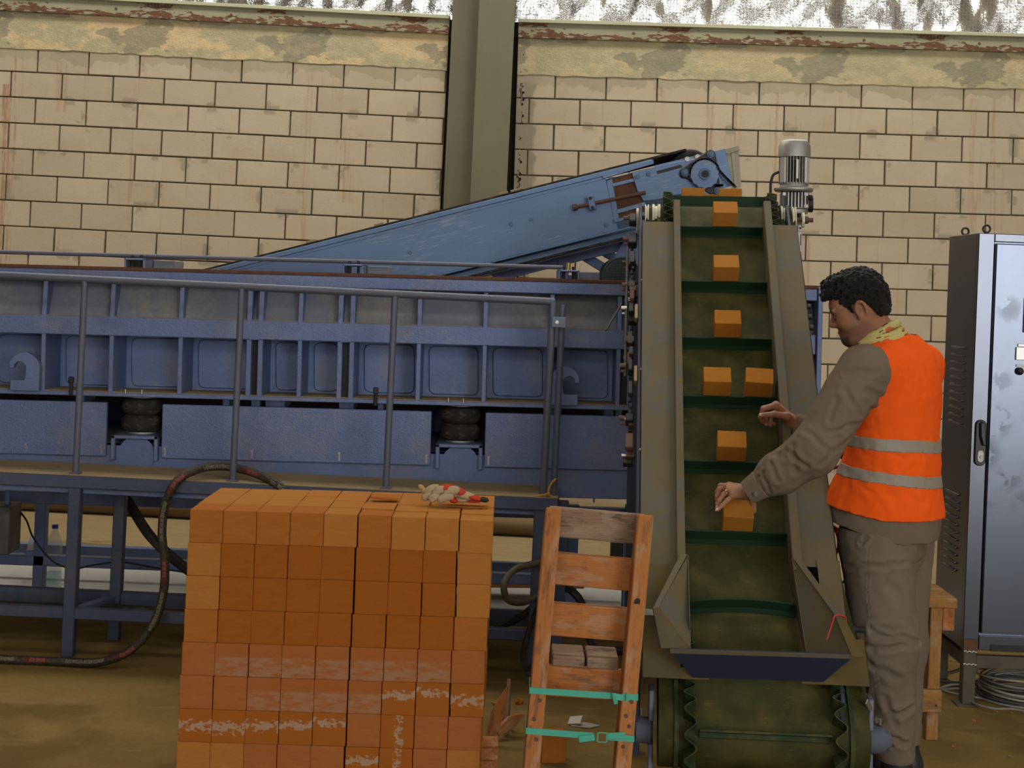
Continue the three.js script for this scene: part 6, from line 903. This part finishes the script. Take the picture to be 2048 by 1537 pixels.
  const hb = (r) => [[hC.x - r, hC.y - r - 0.03, hC.z - r], [hC.x + r, hC.y + r, hC.z + r]];
  const headGeo = tint(surfaceNets(headField, ...hb(0.16), 0.003), (x, y, z) => { const v = V(x, y, z).sub(hC), f = v.dot(hF), u = v.dot(hU), l = v.dot(hL), n = 0.5 + 0.5 * N3(x * 90, y * 90, z * 90);
    let c = SKIN.map((k) => k * (0.93 + 0.12 * n)); const stub = sstep(-0.045, -0.065, u + 0.012 * N3(x * 40, y * 40, z * 40)) * sstep(-0.04, 0.0, f) * (u > -0.14 ? 1 : 0) * (0.55 + 0.45 * n), side = sstep(0.05, 0.03, f) * sstep(-0.005, 0.02, f) * sstep(-0.07, -0.03, u) * sstep(0.03, 0.0, u);
    const goatee = sstep(0.060, 0.075, f) * sstep(-0.082, -0.092, u), must = sstep(0.07, 0.085, f) * sstep(-0.064, -0.058, u) * sstep(-0.044, -0.052, u); c = mix3(c, [0.060, 0.038, 0.028], clamp(0.6 * stub + 0.75 * goatee + 0.5 * must + 0.6 * side * n));
    const browC = sstep(0.010, 0.006, Math.abs(u - 0.016 + 0.15 * Math.abs(Math.abs(l) - 0.028))) * sstep(0.05, 0.046, Math.abs(l)) * sstep(0.008, 0.013, Math.abs(l)) * sstep(0.06, 0.07, f); c = mix3(c, [0.02, 0.015, 0.012], 0.85 * browC); if (lips(x, y, z) < 0.0015) c = mix3(c, [0.26, 0.095, 0.075], 0.6); const lash = sstep(0.005, 0.002, Math.abs(u + 0.008)) * (lid(x, y, z) < 0.002 ? 1 : 0); return mix3(c, [0.03, 0.02, 0.015], 0.7 * lash); });
  // ---- hands
  const chain = (pts, r0, r1) => { const c = []; for (let i = 0; i + 1 < pts.length; i++) { const t0 = i / (pts.length - 1), t1 = (i + 1) / (pts.length - 1); c.push(cone(pts[i], pts[i + 1], mix(r0, r1, t0), mix(r0, r1, t1))); } return blend(c, 0.004); };
  const J = (l) => l.map((q) => at(...q));
  const hand = (w, fore, kn, fingers, thumb, r = 1) => { const palm = kn.map((k) => cone(w, k, 0.019 * r, 0.0125 * r)), body = blend([...palm, cone(fore, w, 0.027 * r, 0.022 * r), cone(w.clone().lerp(thumb[0], 0.3), thumb[0], 0.018 * r, 0.014 * r)], 0.014), fg = fingers.map((p, i) => chain(p, [0.0095, 0.0097, 0.0092, 0.0082][i] * r, [0.0072, 0.0074, 0.0070, 0.0062][i] * r)), th = chain(thumb, 0.0125 * r, 0.0088 * r); const knob = kn.map((k) => ell(k, V(1, 0, 0), U, V(0, 0, 1), [0.0115 * r, 0.0115 * r, 0.0115 * r]));
    return (x, y, z) => { let d = body(x, y, z); for (const q of knob) d = smin(d, q(x, y, z), 0.006); let e = 1e9; for (const q of fg) e = Math.min(e, q(x, y, z)); d = smin(d, e, 0.005); return smin(d, th(x, y, z), 0.007); }; };
  const kL = J([[1459, 972, 4.785], [1456, 975, 4.762], [1459, 982, 4.738], [1467, 991, 4.718]]);
  const fL = [J([[1459, 972, 4.785], [1441, 972, 4.80], [1434, 985, 4.80], [1434, 996, 4.795]]), J([[1456, 975, 4.762], [1440, 979, 4.775], [1434.5, 993, 4.772], [1435, 1005, 4.768]]), J([[1459, 982, 4.738], [1447, 990, 4.745], [1439, 1003, 4.742], [1436, 1013, 4.74]]), J([[1467, 991, 4.718], [1455, 1001, 4.718], [1444, 1012, 4.716], [1436, 1020, 4.716]])];
  const thL = J([[1497, 992, 4.735], [1505, 1002, 4.75], [1508, 1022, 4.76]]);
  const kR = J([[1551, 812, 4.980], [1552, 810, 5.010], [1556, 813, 5.040], [1562, 819, 5.065]]);
  const fR = [J([[1551, 812, 4.980], [1526, 818, 4.980], [1521, 835, 4.990], [1530, 843, 5.005]]), J([[1552, 810, 5.010], [1527, 817, 5.010], [1525, 842, 5.015], [1533, 849, 5.020]]), J([[1556, 813, 5.040], [1534, 820, 5.040], [1532, 845, 5.040], [1541, 851, 5.040]]), J([[1562, 819, 5.065], [1544, 828, 5.065], [1542, 845, 5.065], [1549, 850, 5.060]])];
  const thR = J([[1574, 833, 4.965], [1550, 829, 4.950], [1524, 831, 4.960]]);
  const handL = hand(wrL, wrL.clone().lerp(elL, 0.25), kL, fL, thL), handR = hand(wrR, wrR.clone().lerp(elR, 0.4), kR, fR, thR, 1.02);
  const skinTint = (x, y, z) => { const n = 0.5 + 0.5 * N3(x * 70, y * 70, z * 70); return SKIN.map((k) => k * (0.95 + 0.15 * n)); };
  const bb = (pts, m) => { const b = new THREE.Box3().setFromPoints(pts).expandByScalar(m); return [b.min.toArray(), b.max.toArray()]; };
  const hg = [tint(surfaceNets(handL, ...bb([...fL.flat(), ...thL, wrL, wrL.clone().lerp(elL, 0.15)], 0.02), 0.0026), skinTint), tint(surfaceNets(handR, ...bb([...fR.flat(), ...thR, wrR, wrR.clone().lerp(elR, 0.3)], 0.02), 0.0026), skinTint)];
  // ---- the body beneath the clothes
  const bodyF = blend([ell(chest, Lf, U, F, [0.155, 0.18, 0.10]), ell(waist, Lf, U, F, [0.14, 0.18, 0.10]), ell(hem, Lf, U, F, [0.15, 0.12, 0.11]), cone(shL, shR, 0.045, 0.045), cone(chest, neck0, 0.08, 0.06), cone(shL, elL, 0.045, 0.036), cone(elL, wrL, 0.036, 0.024), cone(shR, elR, 0.045, 0.036), cone(elR, wrR, 0.034, 0.024), cone(hipL, knL, 0.075, 0.05), cone(knL, anL, 0.048, 0.034), cone(hipR, knR, 0.075, 0.05), cone(knR, anR, 0.048, 0.034)], 0.04);
  const bodyGeo = tint(surfaceNets(bodyF, ...bb([shL, shR, elL, wrL, elR, wrR, anL, anR, chest, neck0], 0.16), 0.014), skinTint);
  const flat = (g) => { const c = g.toNonIndexed(); local(c); return boxUV(c); };
  mesh('body', [headGeo, ...hg, bodyGeo].map(flat), mat([1, 1, 1], 0.48, { vertexColors: true, bumpMap: every(grain, 0.03), bumpScale: 0.0004 }), o);
  for (const s of [1, -1]) mesh('eye', put(clean(new THREE.SphereGeometry(0.0112, 16, 12), false), H(0.0835, -0.0125, s * 0.031).sub(foot).toArray()), mat([0.10, 0.075, 0.06], 0.15), o);
  // nails
  const nail = (tip, from, up, r) => { const d = tip.clone().sub(from).normalize(), n = up.clone().addScaledVector(d, -up.dot(d)).normalize(), m = new THREE.Matrix4().makeBasis(n.clone().cross(d).normalize().negate(), d, n); m.setPosition(tip.clone().addScaledVector(n, r * 0.72).addScaledVector(d, r * 0.35).sub(foot)); return put(clean(new THREE.SphereGeometry(1, 12, 8), false), m.multiply(M4([0, 0, 0], [0, 0, 0], [r * 0.72, r * 0.95, r * 0.33]))); };
  const mNail = mat([0.62, 0.40, 0.31], 0.35); fL.forEach((p) => mesh('nail', nail(p[3], p[2], V(-0.8, 0.2, 0.5), 0.0072), mNail, o)); mesh('nail', nail(thR[2], thR[1], V(-0.2, 0.5, 0.8), 0.0085), mNail, o);
  { const a = fL[2][0], b = fL[2][1], m = frameTo(b.clone().sub(a)); m.setPosition(a.clone().lerp(b, 0.42).sub(foot)); mesh('ring', put(clean(new THREE.TorusGeometry(0.0100, 0.0016, 10, 28), false), m), mat([0.75, 0.50, 0.16], 0.25, { metal: 1 }), o); mesh('ring_stone', put(clean(new THREE.OctahedronGeometry(0.004, 1), false), a.clone().lerp(b, 0.42).add(V(-0.002, 0.008, 0.008)).sub(foot).toArray()), mat([0.80, 0.62, 0.30], 0.2, { metal: 1 }), o); }
  // ---- hair
  const hairG = (f, l) => { const a = Math.abs(l); let g; if (f > 0.085) g = 0.050; else if (f > 0.045) g = mix(0.012, 0.050, (f - 0.045) / 0.04); else if (f > 0.022) g = -0.030; else if (f > -0.022) g = 0.012; else if (f > -0.05) g = mix(-0.052, 0.008, (f + 0.05) / 0.028); else g = -0.055 + 0.25 * Math.max(0, -0.085 - f); return g; };
  const capE = E(-0.010, 0.028, 0, [0.099, 0.104, 0.083]), tuft = blend([E(0.078, 0.072, 0.01, [0.028, 0.020, 0.05]), E(0.093, 0.060, 0.0, [0.016, 0.013, 0.03]), E(0.05, 0.10, 0, [0.05, 0.026, 0.05]), E(-0.050, -0.028, 0, [0.046, 0.046, 0.058])], 0.02);
  const hairField = (x, y, z) => { const v = V(x, y, z).sub(hC), f = v.dot(hF), u = v.dot(hU), l = v.dot(hL); const curl = 0.0042 * N3(x * 62, y * 62, z * 62) + 0.0036 * N3(x * 125 + 3, y * 125, z * 125) + 0.002 * N3(x * 260, y * 260, z * 260); let d = smin(capE(x, y, z), tuft(x, y, z), 0.015) + 1.5 * curl * (f > 0.02 ? 1.35 : 1); const edge = (hairG(f, l) + 0.01 * N3(x * 90, y * 90, z * 90) - u) * 0.75; return Math.max(d, edge); };
  mesh('hair', done(surfaceNets(hairField, ...hb(0.165), 0.0032)), mat([0.006, 0.0055, 0.005], 0.6, { bumpMap: every(grain, 0.03), bumpScale: 0.002 }), o);
  // ---- clothes
  const kh = colorTex(512, 512, (u, v) => [0.19, 0.148, 0.105].map((k) => k * (0.90 + 0.12 * samp(FB, u, v) + 0.10 * samp(FD, u * 3, v * 3))));
  const mKhaki = mat([1, 1, 1], 0.95, { map: every(kh, 0.5), bumpMap: every(weave, 0.05), bumpScale: 0.0005 }), mKhakiDark = mKhaki;
  const torso = blend([ell(chest, Lf, U, F, [0.196, 0.215, 0.132]), ell(waist, Lf, U, F, [0.182, 0.215, 0.140]), ell(at(1764, 1040, 4.83), Lf, U, F, [0.200, 0.20, 0.190]), cone(shL.clone().add(V(0.02, 0.005, 0.0)), shR.clone().add(V(0.02, 0.01, 0)), 0.064, 0.066), cone(at(1790, 760, 4.84), at(1782, 700, 4.84), 0.10, 0.068)], 0.06);
  const sleeveL = blend([cone(shL, elL, 0.088, 0.076), cone(elL, at(1560, 946, 4.67), 0.078, 0.066), cone(at(1560, 946, 4.67), at(1512, 978, 4.695), 0.066, 0.042)], 0.03), sleeveR = blend([cone(shR, elR, 0.070, 0.065), cone(elR, wrR.clone().lerp(elR, 0.06), 0.06, 0.036)], 0.03);
  const jf = [[1650, 868, 1720, 845, 0.008, 0.006], [1660, 840, 1672, 800, 0.010, 0.006], [1690, 780, 1735, 860, 0.012, 0.006], [1610, 860, 1660, 905, 0.010, 0.008], [1572, 900, 1612, 935, 0.010, 0.009], [1585, 890, 1590, 945, 0.012, 0.008], [1540, 925, 1556, 965, 0.009, 0.009], [1555, 910, 1600, 920, 0.009, 0.006], [1690, 745, 1760, 745, 0.010, 0.005], [1735, 780, 1790, 820, 0.012, 0.010], [1740, 820, 1792, 832, 0.010, 0.008], [1640, 930, 1700, 880, 0.012, 0.007], [1700, 800, 1690, 860, 0.01, 0.005], [1525, 950, 1540, 985, 0.007, 0.006], [1510, 960, 1530, 945, 0.006, 0.006]].map(([x0, y0, x1, y1, w, k]) => { const on = (x, y) => { const o0 = at(x, y, 4.2), d = at(x, y, 5.2).sub(o0); let t = 0; for (let i = 0; i < 80; i++) { const q = o0.clone().addScaledVector(d, t), s = Math.min(torso(q.x, q.y, q.z), sleeveL(q.x, q.y, q.z)); if (s < 0.002) break; t += s * 0.9; if (t > 1) break; } return o0.addScaledVector(d, Math.min(t, 0.7)); }; return fold(Array.from({ length: 6 }, (_, i) => on(mix(x0, x1, i / 5), mix(y0, y1, i / 5) + 3 * Math.sin(i * 2.1 + x0))), w, k); });
  const wrinkle = (x, y, z) => 0.0045 * N3(x * 16, y * 9, z * 16) + 0.0022 * N3(x * 38, y * 30, z * 38);
  const hemCut = (() => { const a = at(1648, 1043, 4.7), b = at(1870, 1074, 4.85), s = (b.y - a.y) / (b.x - a.x); return (x, y, z) => { const t = clamp((x - a.x) / (b.x - a.x)); return (a.y + (b.y - a.y) * Math.min(1, t * 1.9)) - y; }; })();
  const jacket = (x, y, z) => { let d = smin(Math.max(torso(x, y, z), hemCut(x, y, z)), Math.min(sleeveL(x, y, z), sleeveR(x, y, z)), 0.035); if (d > 0.05) return d; d += wrinkle(x, y, z); for (const q of jf) d += 0.6 * q(x, y, z); const c = neckOpen(x, y, z); return Math.max(d, -c); };
  const neckOpen = cone(at(1770, 672, 4.835), at(1735, 640, 4.83), 0.062, 0.08);
  mesh('jacket', done(surfaceNets(jacket, ...bb([shL, shR, elL, at(1512, 978, 4.695), elR, wrR, hem, chest], 0.23).map((v, i) => [v[0] + (i ? -0.09 : 0.13), v[1] + (i ? -0.11 : 0.02), v[2] + (i ? -0.08 : 0.05)]), 0.0068)), mKhaki, o);
  // cuffs with a button
  const cuff = (w, e, r0, r1, L) => { const dir = e.clone().sub(w).normalize(), m = frameTo(dir); m.setPosition(w.clone().sub(foot)); const g = clean(new THREE.LatheGeometry([[r0 - 0.004, 0.0], [r0, 0.001], [r1, L], [r1 - 0.002, L + 0.003], [r1 - 0.005, L]].map(([a, b]) => new THREE.Vector2(a, b)), 40), false); const p = g.attributes.position; for (let i = 0; i < p.count; i++) { const a = Math.atan2(p.getZ(i), p.getX(i)), k = 1 + 0.035 * Math.sin(3 * a + 1) + 0.02 * Math.sin(7 * a); p.setX(i, p.getX(i) * k); p.setZ(i, p.getZ(i) * k); } g.rotateX(Math.PI / 2); g.computeVertexNormals(); return boxUV(put(g, m)); };
  const cL = mesh('cuff', cuff(at(1496, 986, 4.70), elL, 0.040, 0.048, 0.052), mKhaki, o); mesh('cuff', cuff(wrR.clone().add(V(0.004, 0, 0)), elR, 0.036, 0.040, 0.05), mKhaki, o);
  { const b = at(1511, 989, 4.645).sub(foot); mesh('button', put(lathe([[0, -0.002], [0.0065, -0.002], [0.0075, 0], [0.0065, 0.0018], [0.004, 0.0012], [0, 0.0012]], 20), M4(b.toArray(), [Math.PI / 2 - 0.2, 0, -0.3])), mKhakiDark, cL); }
  // safety vest
  const vestBase = (x, y, z) => torso(x, y, z) + wrinkle(x, y, z) * 0.9 + 0.65 * vf.reduce((t, q) => t + q(x, y, z), 0);
  const tOn = (x, y) => { const o0 = at(x, y, 4.2), d = at(x, y, 5.2).sub(o0); let t = 0; for (let i = 0; i < 80; i++) { const q = o0.clone().addScaledVector(d, t), s = torso(q.x, q.y, q.z); if (s < 0.002) break; t += s * 0.9; } return o0.addScaledVector(d, Math.min(t, 0.7)); };
  const vf = [[1765, 900, 1840, 940, 0.014, 0.006], [1740, 880, 1790, 935, 0.012, 0.007], [1720, 890, 1745, 930, 0.012, 0.006], [1745, 985, 1840, 1005, 0.016, 0.005], [1720, 960, 1760, 1010, 0.014, 0.006], [1800, 960, 1835, 1020, 0.016, 0.004], [1850, 880, 1876, 930, 0.012, 0.005], [1712, 975, 1712, 1024, 0.008, 0.005], [1690, 960, 1676, 1010, 0.012, 0.006], [1810, 690, 1840, 790, 0.02, 0.004]].map(([x0, y0, x1, y1, w, k]) => fold(Array.from({ length: 6 }, (_, i) => tOn(mix(x0, x1, i / 5), mix(y0, y1, i / 5) + 3 * Math.sin(i * 2.1 + x0))), w, k));
  const armHole = blend([cone(at(1712, 745, 4.55), at(1746, 806, 4.55), 0.080, 0.074), cone(at(1712, 745, 4.75), at(1746, 806, 4.75), 0.080, 0.074), cone(at(1690, 700, 4.62), at(1712, 742, 4.62), 0.05, 0.075)], 0.03), armHoleR = cone(shR.clone().add(V(0.03, -0.02, -0.02)), at(1820, 820, 5.1), 0.085, 0.07), neckHole = cone(at(1772, 672, 4.835), at(1720, 650, 4.80), 0.066, 0.085);
  const vHem = (() => { const a = at(1652, 1016, 4.7); return (x, y) => { const b = at(1740, 1031, 4.8), t = clamp((x - a.x) / (b.x - a.x)); return mix(a.y, b.y + 0.006, t) - y - 0.0 * (x > b.x ? 1 : 0) + (x > b.x ? 0.04 * (x - b.x) * 0 : 0); }; })();
  const vest = (x, y, z) => { const b = torso(x, y, z); if (b > 0.06) return b; const d = vestBase(x, y, z) - 0.013; return Math.max(d, -(d + 0.013), vHem(x, y), -armHole(x, y, z), -armHoleR(x, y, z), -neckHole(x, y, z)); };
  const mVest = mat([1.0, 0.125, 0.012], 0.85, { bumpMap: every(weave, 0.04), bumpScale: 0.0006 }), vBox = bb([shL, shR, hem, at(1650, 1020, 4.8), at(1880, 1020, 4.85)], 0.16).map((v, i) => [v[0], i ? v[1] - 0.04 : at(1700, 1050, 4.8).y, v[2]]);
  const vm = mesh('safety_vest', done(surfaceNets(vest, ...vBox, 0.0062)), mVest, o);
  const mTape = mat([0.31, 0.265, 0.205], 0.5, { bumpMap: every(weave, 0.03), bumpScale: 0.0003 });
  const tape = (xl, yl, xr, yr, w) => { const a = at(xl, yl, 4.75), b = at(xr, yr, 4.85), k = (b.y - a.y) / (b.x - a.x); return surfaceNets((x, y, z) => { const t = torso(x, y, z); if (t > 0.06) return t; const d = vestBase(x, y, z) - 0.0155, m = Math.abs(y - (a.y + k * (x - a.x)) - 0.006 * N3(x * 14, z * 14, yl)) - w / 2; return Math.max(d, m, -(d + 0.009), -armHole(x, y, z)); }, [vBox[0][0], Math.min(a.y, b.y) - 0.06, vBox[0][2]], [vBox[1][0], Math.max(a.y, b.y) + 0.06, vBox[1][2]], 0.0048); };
  mesh('reflective_band', done(tape(1690, 880, 1876, 889, 0.042)), mTape, vm); mesh('reflective_band', done(tape(1678, 940, 1880, 961, 0.040)), mTape, vm);
  // trousers
  const legs = blend([cone(hipL, knL, 0.124, 0.104), cone(knL, anL, 0.104, 0.066), ell(at(1772, 1075, 4.84), Lf, U, F, [0.165, 0.16, 0.13])], 0.05), legR = blend([cone(hipR, knR, 0.115, 0.098), cone(knR, anR, 0.098, 0.064)], 0.05);
  const lf = [[1690, 1133, 1780, 1132, 0.010, 0.005], [1790, 1130, 1840, 1126, 0.010, 0.005], [1745, 1270, 1838, 1282, 0.010, 0.010], [1740, 1258, 1800, 1262, 0.010, 0.006], [1745, 1300, 1838, 1290, 0.010, 0.008], [1740, 1330, 1800, 1360, 0.014, 0.006], [1780, 1170, 1830, 1240, 0.018, 0.006], [1700, 1280, 1745, 1300, 0.012, 0.006], [1760, 1440, 1825, 1420, 0.012, 0.009], [1765, 1470, 1815, 1490, 0.010, 0.010], [1770, 1400, 1790, 1450, 0.012, 0.006], [1755, 1450, 1780, 1490, 0.010, 0.008], [1735, 1070, 1735, 1180, 0.003, 0.0018], [1735, 1180, 1748, 1330, 0.003, 0.0018], [1748, 1330, 1768, 1490, 0.003, 0.0018], [1720, 1090, 1732, 1075, 0.008, 0.006]].map(([x0, y0, x1, y1, w, k]) => { const on = (x, y) => { const o0 = at(x, y, 4.2), d = at(x, y, 5.2).sub(o0); let t = 0; for (let i = 0; i < 80; i++) { const q = o0.clone().addScaledVector(d, t), s = legs(q.x, q.y, q.z); if (s < 0.002) break; t += s * 0.9; } return o0.addScaledVector(d, Math.min(t, 0.7)); }; return fold(Array.from({ length: 6 }, (_, i) => on(mix(x0, x1, i / 5), mix(y0, y1, i / 5) + 3 * Math.sin(i * 2.1 + x0))), w, k); });
  const topCut = at(1772, 1052, 4.83).y, botCut = at(1788, 1522, 4.74).y;
  const trousers = (x, y, z) => { let d = smin(legs(x, y, z), legR(x, y, z), 0.02); if (d > 0.05) return d; d += 0.004 * N3(x * 11, y * 9, z * 11) + 0.002 * N3(x * 34, y * 26, z * 34); for (const q of lf) d += q(x, y, z); return Math.max(d, y - topCut, botCut - y); };
  mesh('trousers', done(surfaceNets(trousers, ...bb([hipL, hipR, anL, anR, knL], 0.15), 0.0068)), mKhakiDark, o);
  // shoes
  for (const [a, s] of [[anL, 1], [anR, -1]]) { const dir = V(-0.93, 0, -0.36), h = V(a.x, 0, a.z), P = (f, y, l = 0) => V(h.x + dir.x * f - dir.z * l * -1 * 0, y, h.z + dir.z * f); const up = blend([cone(P(-0.02, 0.075), P(-0.005, 0.13), 0.048, 0.052), cone(P(-0.03, 0.05), P(0.08, 0.045), 0.044, 0.044), cone(P(0.08, 0.045), P(0.165, 0.036), 0.043, 0.034)], 0.03); mesh('shoe', done(surfaceNets((x, y, z) => Math.max(up(x, y, z), 0.014 - y), ...bb([P(-0.08, 0), P(0.2, 0.17), P(0.2, 0), P(-0.08, 0.15)], 0.07), 0.006)), mat([0.018, 0.017, 0.018], 0.5), o); const sole = blend([cone(P(-0.035, 0.012), P(0.16, 0.012), 0.046, 0.040)], 0.02); mesh('sole', done(surfaceNets((x, y, z) => Math.max(sole(x, y, z), y - 0.02, 0.001 - y), ...bb([P(-0.09, 0), P(0.21, 0.03)], 0.05), 0.006)), mBlackRubber, o); const lace = []; for (let i = 0; i < 3; i++) lace.push(tube([P(0.03 + i * 0.025, 0.098 - i * 0.008).add(V(0, 0, 0.03)), P(0.045 + i * 0.025, 0.103 - i * 0.008), P(0.03 + i * 0.025, 0.098 - i * 0.008).add(V(0, 0, -0.03))].map((v) => v.sub(foot)), 0.0028, 10, 6)); mesh('lace', lace, mat([0.10, 0.10, 0.10], 0.8), o); }
  // neckerchief
  const tS = colorTex(512, 128, (u, v) => { const n = samp(FA, u * 1.5, v), q = samp(FB, u * 2.5 + 0.2, v * 1.2), w = samp(FB, u * 3 + 0.6, v * 2 + 0.4); let c = mix3([0.55, 0.46, 0.10], [0.62, 0.55, 0.26], n); c = mix3(c, [0.62, 0.15, 0.06], sstep(0.66, 0.70, q)); c = mix3(c, [0.07, 0.065, 0.03], sstep(0.80, 0.82, w)); return c; });
  const rings = [[0.000, 0.074, 0.082, 0.0165], [0.022, 0.068, 0.076, 0.015], [-0.020, 0.080, 0.092, 0.0165]].map(([h, rl, rf, r], i) => { const pts = []; for (let k = 0; k < 18; k++) { const a = k / 18 * Math.PI * 2, ca = Math.cos(a), sa = Math.sin(a); const p = at(1753, 678, 4.825).addScaledVector(hL, rl * sa).addScaledVector(V(-0.88, -0.36, -0.22), rf * ca + 0.006 * Math.sin(3 * a + i)).addScaledVector(V(-0.36, 0.93, -0.05), h + 0.006 * Math.sin(2 * a + i * 2)); pts.push(p.sub(foot)); } return tube(pts, r, 90, 12, true); });
  const sm = every(tS, 0.5, 1); mesh('neckerchief', rings, mat([1, 1, 1], 0.9, { map: sm, bumpMap: every(weave, 0.03, 0.3), bumpScale: 0.0006 }), o);
}
scene.traverse((m) => { if (m.isMesh) { m.castShadow = true; m.receiveShadow = true; } });
renderer.render(scene, camera);
